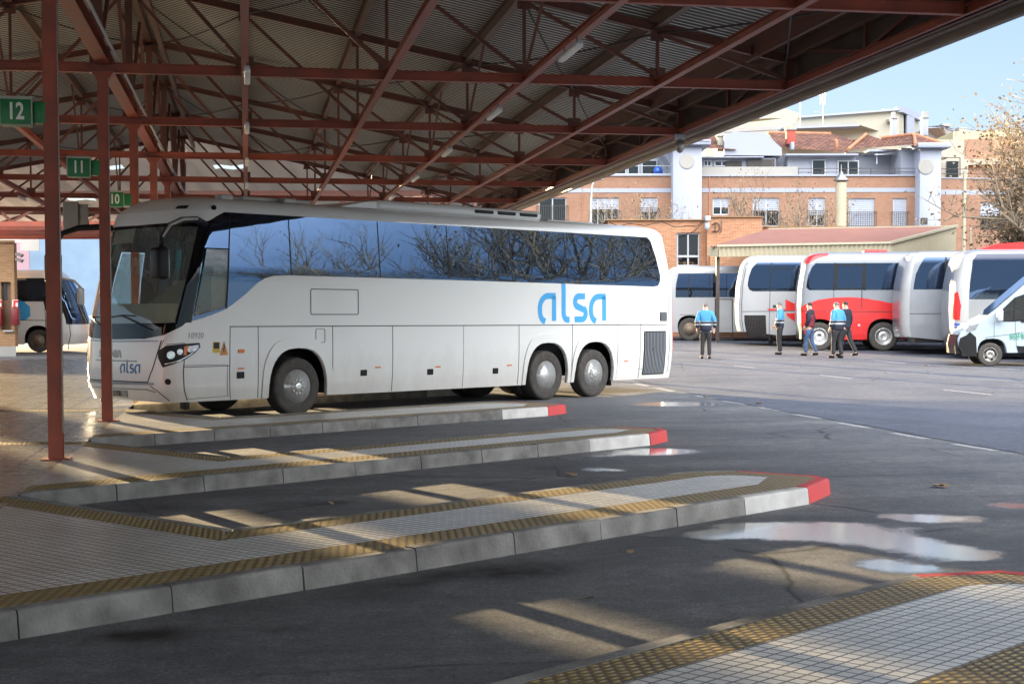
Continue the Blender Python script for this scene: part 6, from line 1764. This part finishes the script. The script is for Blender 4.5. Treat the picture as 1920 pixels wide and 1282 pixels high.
b = MB(); b.box(X(1772,YA+3.9), X(1794,YA+3.9), YA+3.9, YA+3.99, Z(334,YA+4), Z(304,YA+4)); wbuild(b, 'small_window', M['housepane'], APT)

# buildings behind
YC = 128.0
CR = thing('cream_building', 'long cream apartment block with stepped flat roof far behind the tiled roofs', 'building', (X(1550,YC), YC, 0))
def pblock(mb, x0, x1, y0, y1, Y, d=10): mb.box(X(x0,Y), X(x1,Y), Y, Y+d, Z(y1,Y), Z(y0,Y))
b = MB()
b.prism([at(1322,252,YC), at(1330,238,YC), at(1500,218.5,YC), at(1686,205,YC), at(1686,300,YC), at(1322,300,YC)], (0,8,0))
b.prism([at(1686,205,YC), at(1722,222,YC+14), at(1722,300,YC+14), at(1686,300,YC)], (-2,3,0))
b.prism([at(1395,222,YC+3), at(1395,209,YC+3), at(1470,203,YC+3), at(1502,214,YC+3), at(1502,222,YC+3)], (0,6,0))
b.prism([at(1470,262,YC-4), at(1470,240,YC-4), at(1612,234.5,YC-4), at(1648,246,YC-1), at(1648,262,YC-1)], (0,5,0))
wbuild(b, 'wall', M['cream'], CR)
b = MB(); b.prism([at(1500,217.5,YC-.4), at(1687,203.5,YC-.4), at(1687,207,YC-.4), at(1500,221,YC-.4)], (0,9,0)); b.bar(at(1687,205,YC-.3), at(1724,222.5,YC+14), .5, .5); b.prism([at(1468,239,YC-4.3), at(1612,233.5,YC-4.3), at(1612,236.5,YC-4.3), at(1468,242,YC-4.3)], (0,5,0)); wbuild(b, 'roof_edge', M['plaster'], CR)
b = MB(); b.prism([at(1345,246,YC-.06), at(1345,241.5,YC-.06), at(1606,229,YC-.06), at(1609,233,YC-.06), at(1609,236,YC-.06), at(1345,249,YC-.06)], (0,.04,0)); b.prism([at(1424,219,YC-.1+3), at(1442,217.5,YC-.1+3), at(1442,222,YC-.1+3), at(1424,223,YC-.1+3)], (0,.05,0)); wbuild(b, 'window_strip', M['greywall'], CR)
b = MB(); b.prism([at(1698,214,YC+3), at(1712,220,YC+8), at(1712,262,YC+8), at(1698,262,YC+3)], (.1,-.1,0)); wbuild(b, 'terrace_wall', M['plaster'], CR)
for a_ in ((1677,1692,202,209,YC+2,1.5),(1664,1674,223,229,YC-1,1),(1652,1668,205.5,209,YC+2,1.5)):
    b = MB(); pblock(b, *a_); wbuild(b, 'roof_vent', M['greywall'], CR)
YD = 122.0
b = MB(); GRY = thing('grey_building', 'small grey flat-roofed block between the cream and the ochre buildings', 'building', (X(1760,YD), YD, 0))
b.prism([at(1736,240,YD), at(1768,238,YD), at(1790,246,YD+5), at(1790,290,YD+5), at(1736,290,YD)], (0,4,0)); wbuild(b, 'wall', M['greywall'], GRY)
b = MB(); b.prism([at(1734,238,YD-.3), at(1768,235,YD-.3), at(1792,244,YD+5), at(1792,247,YD+5), at(1768,239,YD-.3), at(1734,241,YD-.3)], (0,.3,0)); wbuild(b, 'roof_edge', M['plaster'], GRY)
b = MB(); pblock(b,1763,1779,233,238,YD+1,1); wbuild(b, 'roof_vent', M['greywall'], GRY)
YE = 112.0
OCH = thing('ochre_building', 'brown brick block with pale yellow top storey behind the tree at the right', 'building', (X(1880,YE), YE, 0))
b = MB(); b.prism([at(1745,305,YE), at(1745,262,YE), at(1808,262,YE), at(1808,305,YE)], (0,6,0)); b.prism([at(1740,302,YE-.3), at(2100,290,YE-.3), at(2100,300,YE-.3), at(1740,312,YE-.3)], (0,.4,0)); wbuild(b, 'rendered_wall', M['cream'], OCH)
b = MB(); b.prism([at(1808,262,YE+.1), at(2100,244,YE+.1), at(2100,292,YE+.1), at(1808,303,YE+.1)], (0,6,0)); b.prism([at(1745,310,YE+.2), at(2100,296,YE+.2), at(2100,640,YE+.2), at(1745,640,YE+.2)], (0,6,0)); wbuild(b, 'brick_wall', M['brickF'], OCH)
b = MB(); b.prism([at(1787,262,YE+1.5), at(1787,247,YE+1.5), at(1905,243,YE+1.5), at(1935,251,YE+1.5), at(1935,264,YE+1.5)], (0,5,0)); wbuild(b, 'top_storey', M['ochre'], OCH)
b = MB(); pblock(b,1794,1809,240,248,YE+2.5,1); wbuild(b, 'roof_vent', M['greywall'], OCH)
# aerials
for i, (px, yt, yb, Y, lab) in enumerate(((1543,170,238,YA+8,'lattice television aerial with several elements above the tiled roofs'),(1501,160,240,YA+9,'thin bare mast above the tiled roofs'),(1445,196,222,YC+2,'short thin mast on the cream block'))):
    t = thing('roof_aerial', lab, 'aerial', (X(px,Y), Y, 0)); b = MB(); b.bar(at(px,yb,Y), at(px,yt,Y), .04, .04)
    wbuild(b, 'mast', M['steel'], t)
    if i == 0:
        b = MB()
        for yy in (172, 178, 184, 190): b.bar(at(px-9+(yy-172)*.3,yy+1,Y), at(px+10-(yy-172)*.4,yy-1,Y), .04, .04)
        b.bar(at(px-4,174,Y), at(px-4,196,Y), .04); b.bar(at(px+4,174,Y), at(px+4,196,Y), .04); b.bar(at(px-14,210,Y), at(px+2,208,Y), .04); wbuild(b, 'aerial_elements', M['steel'], t)

# ------------------------------------------------------------------ station building and shed behind the parked coaches
YS = 68.0
ST = thing('station_building', 'low red brick station building with white framed windows behind the parked coaches', 'building', (X(1380,YS), YS, gh(X(1380,YS),YS)))
b = MB(); HS = [(X(1268,YS), X(1311,YS), Z(500,YS), Z(437,YS))]
z0 = 0
wall_with_holes(b, X(1140,YS), X(1325,YS), z0, Z(414,YS), YS, HS)
b.box(X(1325,YS-.5), X(1428,YS-.5), YS-.5, YS+6, z0, Z(408,YS-.5))
b.box(X(1428,YS), X(1575,YS), YS, YS+6, z0, Z(427,YS)); b.box(X(1140,YS),X(1150,YS),YS+.35,YS+6,z0,Z(414,YS))
wbuild(b, 'brick_wall', M['brickB'], ST)
b = MB(); b.box(X(1140,YS)-.1, X(1325,YS-.5)-.002, YS-.12, YS+6, Z(414,YS), Z(412,YS)); b.box(X(1325,YS-.5), X(1428,YS-.5)+.05, YS-.6, YS+6.1, Z(408,YS-.5), Z(406.5,YS-.5)); b.box(X(1428,YS)+.06, X(1575,YS)+.1, YS-.1, YS+6.1, Z(427,YS), Z(425.5,YS)); wbuild(b, 'coping', M['brickK'], ST)
window(ST, YS+.12, 1268, 1311, 437, 500, 'half', False, 0, 1)
b = MB(); b.box(X(1268,YS), X(1311,YS), YS+.08, YS+.16, Z(483,YS), Z(479,YS)); wbuild(b, 'transom', M['pvc'], ST)
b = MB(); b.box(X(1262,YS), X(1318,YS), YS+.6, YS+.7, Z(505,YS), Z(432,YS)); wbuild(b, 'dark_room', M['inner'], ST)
b = MB(); b.bbox(X(1321,YS-1), X(1331,YS-1), YS-1.2, YS-.8, Z(415,YS-1), Z(406,YS-1), .02); b.lathe([(0,-.35),(.1,-.3),(.12,-.18),(.1,0)], at(1326,417,YS-.95), 'z', 14)
t = thing('security_camera', 'white camera housing on the parapet of the brick station building', 'camera', at(1326,412,YS-1)); wbuild(b, 'housing', M['pvc'], t)
tx = MB(); c_ = at(1342, 426, YS-.55)
tx.path([c_+Vector((.17*math.cos(rad(a_))*(1.0 if a_ < 200 else .9), 0, .20*math.sin(rad(a_)))) for a_ in range(-110, 170, 20)], .022, 6); tx.path([c_+Vector((-.02,0,.2)), c_+Vector((-.03,0,-.18)), c_+Vector((-.16,0,-.2))], .02, 6); tx.path([c_+Vector((.25,0,.3)), c_+Vector((.24,0,-.2)), c_+Vector((.15,0,-.24))], .018, 6)
wbuild(tx, 'wall_cable', M['iron'], ST)
b = MB()
for (p, q) in (((1322,412),(1290,424)),((1290,424),(1240,415)),((1240,415),(1180,419)),((1322,414),(1280,442)),((1180,419),(1142,417))): b.path([at(p[0],p[1],YS-.6), (at(p[0],p[1],YS-.6)+at(q[0],q[1],YS-.6))/2-Vector((0,0,.15)), at(q[0],q[1],YS-.6)], .018, 5)
t = thing('hanging_cable', 'dark slack cables strung along the brick station parapet', 'cable', at(1240,415,YS-.6)); wbuild(b, 'cable', M['black'], t)
# flue
t = thing('ribbed_flue', 'tall ribbed beige metal flue with conical cap beside the shed roof', 'chimney', (X(1575,YS+1), YS+1, 0))
b = MB(); zz = Z(428,YS+1); i = 0; prof = []
while zz < Z(343,YS+1): prof += [(.27, zz), (.24, zz+.09)]; zz += .18
b.lathe(prof, (X(1575,YS+1), YS+1, 0), 'z', 18); wbuild(b, 'pipe', M['beige'], t)
b = MB(); b.lathe([(.0,.55),(.14,.34),(.34,.12),(.34,.05),(.18,.05),(.18,-.1)], (X(1575,YS+1), YS+1, Z(343,YS+1)), 'z', 18); b.bar((X(1575,YS+1), YS+1, Z(343,YS+1)+.5), (X(1575,YS+1), YS+1, Z(343,YS+1)+.8), .03); wbuild(b, 'cap', M['steel'], t)
# shed
SH = thing('metal_shed', 'open metal shed with brown ribbed roof and cream sheet fascia behind the coaches', 'shed', (X(1560,62), 62, gh(X(1560,62),62)))
P0, P1 = at(1331,463,60.5), at(1669,457,60.0); P2, P3 = at(1793,425,66.0), at(1440,430,67.9); P0b = at(1352,462.5,60.5)
def ribbed(mb, A, B, C, D, n, amp, vec):
    """quad A-B (low edge) to D-C with n ribs along A->D"""
    A, B, C, D = map(Vector, (A, B, C, D)); v = Vector(vec); rows = []
    for i in range(n*2+1):
        t_ = i/(n*2); o = v*(amp if i % 2 else -amp)
        rows.append((A.lerp(B, t_)+o, D.lerp(C, t_)+o))
    vs = [p for r in rows for p in r]; mb.add(vs, [(2*i, 2*i+2, 2*i+3, 2*i+1) for i in range(n*2)])
b = MB(); ribbed(b, P0, P1, P2, P3, 60, .03, (0,0,1)); wbuild(b, 'roof_sheet', M['shedroof'], SH)
b = MB(); H1 = Vector((0,0,Z(476,60)-Z(457,60))); ribbed(b, P0+Vector((.35,-.05,0)), P1+Vector((0,-.05,0)), P1+H1+Vector((0,-.05,0)), P0+H1+Vector((.35,-.05,0)), 36, .04, (0,1,0))
P2b = at(1793,473,66.0); P1b = P1+H1; ribbed(b, P1+Vector((.02,-.04,0)), P2+Vector((.02,-.04,0)), P2b, P1b+Vector((.02,-.04,0)), 24, .03, (.7,-.7,0))
b.prism([at(1329,462,60.9), P0+Vector((.33,-.06,0)), P0+H1+Vector((.33,-.06,0)), at(1328,480,60.9)], (.02,.1,0)); wbuild(b, 'fascia', M['beige'], SH)
b = MB(); b.bar(P1+Vector((0,-.1,.04)), P2+Vector((0,-.1,.04)), .14, .10); b.bar(P0+Vector((.3,-.1,.04)), P1+Vector((0,-.1,.04)), .10, .08); b.bar(P3, P2, .2, .1); wbuild(b, 'flashing', M['beige'], SH)
b = MB()
for k_ in (.05,.35,.65,.97):
    p = P0.lerp(P1, k_); b.bar((p.x, p.y+.3, 0), (p.x, p.y+.3, p.z-.1), .14)
b.bar((P2.x-.2,P2.y-.3,0), (P2.x-.2,P2.y-.3,P2b.z), .14); wbuild(b, 'post', M['iron'], SH)
b = MB(); b.poly([P0+H1+Vector((.35,.1,0)), P1b+Vector((0,.1,0)), P2b, at(1440,474,67.9)]); wbuild(b, 'ceiling', M['inner'], SH)
b = MB(); b.box(X(1331,66.8), X(1740,66.8), 66.8, 67.2, 0, Z(470,66.8)); wbuild(b, 'back_wall', M['brickB'], SH)

# ------------------------------------------------------------------ left background: kiosk, far canopy, painted building
YK = 62.0
KI = thing('brick_kiosk', 'brick kiosk with blue-grey plinth and dark door at the left edge', 'kiosk', (X(0,YK), YK, 0))
b = MB(); wall_with_holes(b, X(-200,YK), X(28,YK), Z(648,YK), Z(454,YK), YK, [(X(2,YK), X(21,YK), Z(617,YK), Z(527,YK)), (X(-60,YK), X(-20,YK), Z(617,YK), Z(527,YK))])
b.prism([(X(-200,YK), YK+.35, Z(648,YK)), (X(28,YK)-.002, YK+.35, Z(648,YK)), (X(20,YK+5), YK+5, Z(648,YK)), (X(-200,YK), YK+5, Z(648,YK))], (0,0,Z(454,YK)-.01-Z(648,YK))); wbuild(b, 'brick_wall', M['brickK'], KI)
b = MB(); b.prism([(X(-200,YK), YK-.03, 0), (X(28,YK)+.03, YK-.03, 0), (X(21,YK+5), YK+5, 0), (X(-200,YK), YK+5, 0)], (0,0,Z(648,YK)-.002)); wbuild(b, 'plinth', M['greywall'], KI)
b = MB(); b.prism([(X(-200,YK)-.1, YK-.1, Z(454,YK)+.01), (X(28,YK)+.08, YK-.1, Z(454,YK)+.01), (X(21,YK+5), YK+5.1, Z(454,YK)+.01), (X(-200,YK)-.1, YK+5.1, Z(454,YK)+.01)], (0,0,.1)); wbuild(b, 'roof_edge', M['brickK'], KI)
b = MB(); b.box(X(2,YK), X(21,YK), YK+.2, YK+.26, Z(617,YK), Z(527,YK)); d_ = wbuild(b, 'door', mat('brown_door', (.13,.065,.035), .5), KI)
b = MB(); b.box(X(3,YK), X(11,YK), YK+.17, YK+.2, Z(560,YK), Z(530,YK)); b.build('door_pane', M['housepane'], d_)
b = MB(); b.box(X(7,YK), X(26,YK), YK-.12, YK, Z(620,YK), Z(618,YK)); wbuild(b, 'sill', M['pvc'], KI)
for k_, (x0, lab) in enumerate(((22,'dark red fire hose cabinet on the corner of the kiosk'),(-9,'dark red cabinet left of the kiosk door'))):
    t = thing('fire_cabinet', lab, 'cabinet', (X(x0,YK), YK-.2, Z(590,YK))); b = MB(); b.bbox(X(x0+3,YK), X(x0+16,YK), YK-.32, YK-.02, Z(608,YK), Z(577,YK), .02); wbuild(b, 'box', mat('cabinet_red', (.16,.01,.015), .4), t)
    t = thing('fire_sign', 'red and white fire equipment sign above the %s cabinet' % ('corner' if k_ == 0 else 'left'), 'sign', (X(x0,YK), YK-.2, Z(570,YK))); b = MB(); b.box(X(x0+3,YK), X(x0+13,YK), YK-.06, YK-.03, Z(575,YK), Z(560,YK)); s_ = wbuild(b, 'board', M['redpaint'], t)
    b = MB(); zc = Z(567.5,YK); xc = X(x0+8,YK); b.box(xc-.12, xc-.08, YK-.075, YK-.062, zc-.12, zc+.12); b.box(xc+.02, xc+.10, YK-.075, YK-.062, zc-.12, zc+.02); b.box(xc-.12, xc+.12, YK-.075, YK-.062, zc+.13, zc+.15); b.build('symbol', M['signwhite'], s_)
for yy, lab in ((476,'upper tilted floodlight on the kiosk corner'),(486,'lower tilted floodlight on the kiosk corner')):
    t = thing('floodlight', lab, 'floodlight', at(33,yy,YK-.3)); b = MB(); b.prism([at(29,yy-3,YK-.4), at(41,yy+1,YK-.6), at(38,yy+6,YK-.6), at(28,yy+2,YK-.4)], (0,.3,0)); wbuild(b, 'lamp_head', M['steel'], t)
    b = MB(); b.bar(at(28,yy,YK), at(30,yy,YK-.3), .05); wbuild(b, 'bracket', M['iron'], t)
# low arched hall / transverse canopy at the far end
C2 = thing('far_canopy', 'second red steel canopy with daylight panels crossing beyond the first', 'canopy')
b = MB(); XA, XB = -26, -1
for Y_ in (60.5, 63, 65.5, 68, 70.5): b.box(XA, XB, Y_, Y_+.16, 5.32, 5.52)
b.build('cross_beam', M['red'], C2)
b = MB()
for Y_, zz in ((61.7,6.6),(66.5,6.2),(70,5.9)): b.box(XA, XB, Y_, Y_+.14, zz, zz+.22)
for x in range(XA, XB-3, 3):
    for Y_, zz in ((60.58,6.6),(65.58,6.2)): b.bar((x,Y_,5.5), (x+1.5,Y_+1.2,zz), .09); b.bar((x+1.5,Y_+1.2,zz), (x+3,Y_,5.5), .09)
b.build('lattice', M['reddark'], C2)
b = MB(); n = 25*4; vs = []
for i in range(n+1):
    x = XA + 25*i/n; w = (.03,0,-.03,0)[i % 4]
    for y_, z_ in ((58.2,8.5),(62.2,7.9),(62.7,7.8),(67,7.0),(67.6,6.9),(73,6.0)): vs.append((x,y_,z_+w))
b.add(vs, [(6*i+k,6*i+6+k,6*i+7+k,6*i+1+k) for i in range(n) for k in (0,2,4)] + [(6*i+k,6*i+6+k,6*i+7+k,6*i+1+k) for i in range(n) for k in (1,3) if (i//5+k) % 4]); b.build('roof_sheet', M['roofsheet'], C2)
b = MB()
for x in (-25.5, -19, -12, -5):
    for Y_ in (70.6,): b.tube((x,Y_,0), (x,Y_,5.32), .12, n=10)
b.build('column', M['red'], C2)
YP = 112.0
PB = thing('painted_building', 'pale blue and pink panelled building seen beyond the far canopy', 'building', (X(150,YP), YP, 0))
b = MB(); b.box(X(20,YP), X(57,YP), YP, YP+6, 0, Z(452,YP)); wbuild(b, 'pink_wall', mat('pink_panel', (.34,.22,.26), .8, var=.05), PB)
b = MB(); b.box(X(57.5,YP), X(345,YP), YP, YP+6, 0, Z(447,YP)); wbuild(b, 'blue_wall', mat('pale_blue_panel', (.16,.24,.34), .8, var=.12, scale=.8), PB)
b = MB(); b.box(X(40,YP-2), X(70,YP-2)+.2, YP-2, YP-1.8, Z(469,YP-2), Z(446,YP-2)); wbuild(b, 'sunshade', M['greywall'], PB)
b = MB()
for yy in (438, 443): b.bar(at(20,yy,YP), at(345,yy,YP), .05)
wbuild(b, 'roof_rail', M['galv'], PB)
# further blocks along the far street, mostly hidden by the canopy and the coach
t = thing('far_block', 'cream block hidden mostly behind the white coach', 'building', (-11.3, 101, 0)); b = MB(); b.box(-14.5, -8.2, 101, 111, 0, 11.2); w_ = wbuild(b, 'wall', M['cream'], t)
b = MB()
for zz in (3.2, 6.2, 9.2):
    for x in (-13.6, -11.2): b.box(x, x+1.3, 100.97, 100.999, zz, zz+1.4)
wbuild(b, 'window_row', M['housepane'], t)
# unseen tower added beyond the left edge to shade a strip of the platform
t = thing('shade_tower', 'slim brick tank tower standing in the street beyond the left edge', 'tower', (-35.89, 66.19, 0), rad(33))
b = MB(); b.bbox(-.9, .9, -1, 1, 0, 12.5, .02); b.build('shaft', M['brickF'], t); b = MB(); b.bbox(-1.2, 1.2, -1.2, 1.2, 12.5, 13.6, .05); b.build('tank', M['cream'], t)  # shaft and tank only give the added sun blocker its shape
t = thing('shade_block', 'long plain brick block along the street beyond the left edge', 'building', (-45.4, 59.95, 0), rad(33))  # unseen block added to cut the low sun into patches
b = MB(); b.box(-10, 10, 0, 8, 0, 12); w_ = b.build('wall', M['brickF'], t)
b = MB()
for zz in (1.2, 4.4, 7.6):
    for k_ in range(6): b.box(-9+k_*3.1, -7.6+k_*3.1, -.03, -.001, zz, zz+1.5)
b.build('window_row', M['housepane'], t)

# ------------------------------------------------------------------ lamp posts and poles
t = thing('street_lamp', 'slender street lamp with curved arm in front of the brick apartment block', 'lamp', (X(1107,80), 80, 0))
b = MB(); b.path([at(1106,600,80), at(1106,480,80), at(1108,380,80), at(1110,350,80), at(1114,339,80), at(1121,336.5,80)], [.09,.08,.06,.05,.045,.04], 8); wbuild(b, 'pole', M['galv'], t)
b = MB(); p = at(1121,335.5,80); b.bbox(p.x-.25, p.x+.28, 79.85, 80.15, p.z-.07, p.z+.08, .04); wbuild(b, 'lamp_head', M['pvc'], t)
for (a, bq, lab, Y_) in (((1574,470),(1580,325),'pale leaning concrete pole left of the leafy tree',72),):
    pass
for (xb, yb, xt, yt, r, lab, Y_) in ((1806,470,1809,262+60,.10,'pale upright pole beside the curved brick wing',70),(1899,470,1902,308,.10,'pale pole standing inside the crown of the leafy tree',62),(1822,470,1820,430,.05,'short thin pole between the two pale poles',66)):
    t = thing('utility_pole', lab, 'pole', (X(xb,Y_), Y_, 0)); b = MB(); b.tube(Vector((at(xb,yb,Y_).x, Y_, 0)), at(xt,yt,Y_), r, r*.8, 10); wbuild(b, 'shaft', M['beige'], t)
    b = MB(); p = at(xt,yt,Y_); b.lathe([(0,.06),(r*.9,.02),(r*.9,-.03)], p, 'z', 10); wbuild(b, 'pole_cap', M['galv'], t)

# ------------------------------------------------------------------ trees
def grow(bm_, tips, p, d, ln, r, lv, rnd, droop=.0, nb=3, spread=.6):
    segs = 3 if lv > 1 else 2
    pts, rs = [p.copy()], [r]
    q = p.copy(); dd = d.copy()
    for i in range(segs):
        dd = (dd + Vector((rnd.uniform(-1,1), rnd.uniform(-1,1), rnd.uniform(-.6,.6)))*.16 + Vector((0,0,-droop*(1 if lv < 3 else 0)))).normalized()
        q = q + dd*ln/segs; pts.append(q.copy()); rs.append(r*(1-.35*(i+1)/segs))
    bm_.path(pts, rs, 6 if lv > 2 else 4 if lv > 0 else 3)
    if lv <= 1: tips.extend([(pts[k], dd) for k in range(1, len(pts))])
    if lv == 0: return
    for k in range(nb + (1 if lv > 2 else 0)):
        t_ = rnd.uniform(.35, 1.0); i = min(segs-1, int(t_*segs)); s_ = pts[i].lerp(pts[i+1], t_*segs-i)
        v = Vector((rnd.uniform(-1,1), rnd.uniform(-1,1), rnd.uniform(-.3,.9))).normalized()
        nd_ = (dd*(1-spread) + v*spread + Vector((0,0,.12))).normalized()
        grow(bm_, tips, s_, nd_, ln*rnd.uniform(.58,.80), r*rnd.uniform(.45,.62), lv-1, rnd, droop, nb, spread)
def make_tree(name, label, loc, h, lv, seed, leaves=0, lsize=.12, lspread=.35, trunk_h=.35, r0=.2, group=None, spread=.6, nb=3, droop=0.0, bias=(0,0,0), cat='tree'):
    rnd = random.Random(seed)
    t = thing(name, label, cat, loc, rnd.uniform(0, 6.28), group)
    tr = MB(); th = h*trunk_h
    pts = [Vector((0,0,-.1)), Vector((.04,.02,th*.4)), Vector((-.05,.06,th*.8)), Vector((.02,0,th))]
    tr.path(pts, [r0*1.15, r0, r0*.88, r0*.8], 10); tr.build('trunk', M['bark'], t)
    cb, tips = MB(), []
    for k in range(5):
        a = 2*math.pi*k/5 + rnd.uniform(-.4,.4)
        d = Vector((math.cos(a)*.75, math.sin(a)*.75, rnd.uniform(.6,1.3))).normalized()
        grow(cb, tips, Vector((0,0,th*rnd.uniform(.88,1.0))), d, h*.30, r0*.55, lv, rnd, droop, nb, spread)
    cb.build('branches', M['bark'], t)
    if leaves:
        lf = MB()
        for i in range(leaves):
            p, d = rnd.choice(tips)
            c = p + Vector((rnd.gauss(0,lspread), rnd.gauss(0,lspread), rnd.gauss(0,lspread*.8)-.05))
            s_ = lsize*rnd.uniform(.6,1.3)
            u = Vector((rnd.uniform(-1,1), rnd.uniform(-1,1), rnd.uniform(-1,1))).normalized(); v = u.orthogonal().normalized()
            v = (Matrix.Rotation(rnd.uniform(0,6.28), 3, u) @ v)
            w = u.cross(v)
            lf.add([c - v*s_*.5, c + w*s_*.42, c + v*s_*.6 + u*s_*.15, c - w*s_*.42], [(0,1,2,3)])
        lf.build('foliage', M['dryleaf'], t, fixn=False)
    return t
T1 = make_tree('plane_tree', 'plane tree with dry brown leaves rising behind the coaches at the right edge', (21.3, 56.5, 0), 14.5, 4, 5, 7500, .13, .42, .17, .26, nb=4, spread=.66, droop=.06)
make_tree('plane_tree', 'lower plane tree thick with dry leaves just behind the taller one at the right edge', (22.4, 60.5, 0), 10.2, 4, 9, 15000, .14, .45, .18, .22, nb=4, spread=.66, droop=.06)
for i, (px, Y_, h, lab, nl, sd_) in enumerate(((1190,82,9.2,'slim young tree with few leaves left of the round-window tower',420,11),(1448,80,9.6,'slim young tree before the brick wall right of the round-window tower',360,12),(1520,84,8.8,'slim young tree with sparse leaves left of the ribbed flue',300,13),(1700,84,7.2,'slim young tree behind the metal shed roof',160,14),(1235,86,8.0,'thin young tree close beside the first round-window tower',260,15))):
    make_tree('young_tree', lab, (X(px,Y_), Y_, 0), h, 3, sd_, nl, .11, .35, .42, .09, spread=.42, nb=3)
# trees along the street to the right, outside the frame; they stand in the coach window reflections
RT = make_tree('plane_tree', 'bare plane tree beyond the right edge, seen reflected in the coach windows', (44, 24, 0), 14.5, 4, 21, 250, .14, .3, .27, .26, 'street trees at the right', nb=4)
for (x, y, k, a_) in ((43,34.5,1.0,1.1),(45,45,1.05,2.7),(44,13,.9,4.1)):
    d_ = dup(RT, (x, y, 0), a_); k *= 1.2; d_.scale = (k, k, k)
# loose leaves and grit on the yard
rnd = random.Random(8)
spots = [(1322,745,1),(1424,757,1),(1660,700,1),(1735,686,1),(1500,688,0),(1760,914,1),(620,948,0),(1075,893,1),(1045,864,0),(1395,890,1),(690,1028,0),(1103,1128,0),(1740,700,0),(1840,726,0),(1624,747,0),(1300,760,0),(1180,1040,0)]
for (px, py, big) in spots:
    p = on_ground(px, py); b = MB(); s_ = .07 if big else .035
    for k in range(3 if big else 1):
        a = rnd.uniform(0,6.28); ox, oy = (rnd.uniform(-.05,.05), rnd.uniform(-.05,.05)) if k else (0,0)
        b.add([(ox+math.cos(a+q)*s_*rnd.uniform(.6,1.2), oy+math.sin(a+q)*s_*rnd.uniform(.6,1.2), .008+rnd.uniform(0,.03)) for q in (0,1.2,2.3,3.4,4.6,5.6)], [(0,1,2,3,4,5)])
    o = b.build('fallen_leaf', M['dryleaf'], None, fixn=False); o.location = (p.x, p.y, p.z+.004); tag(o, 'small curled dry leaf lying on the asphalt', 'leaf', 'dry leaves on the asphalt')
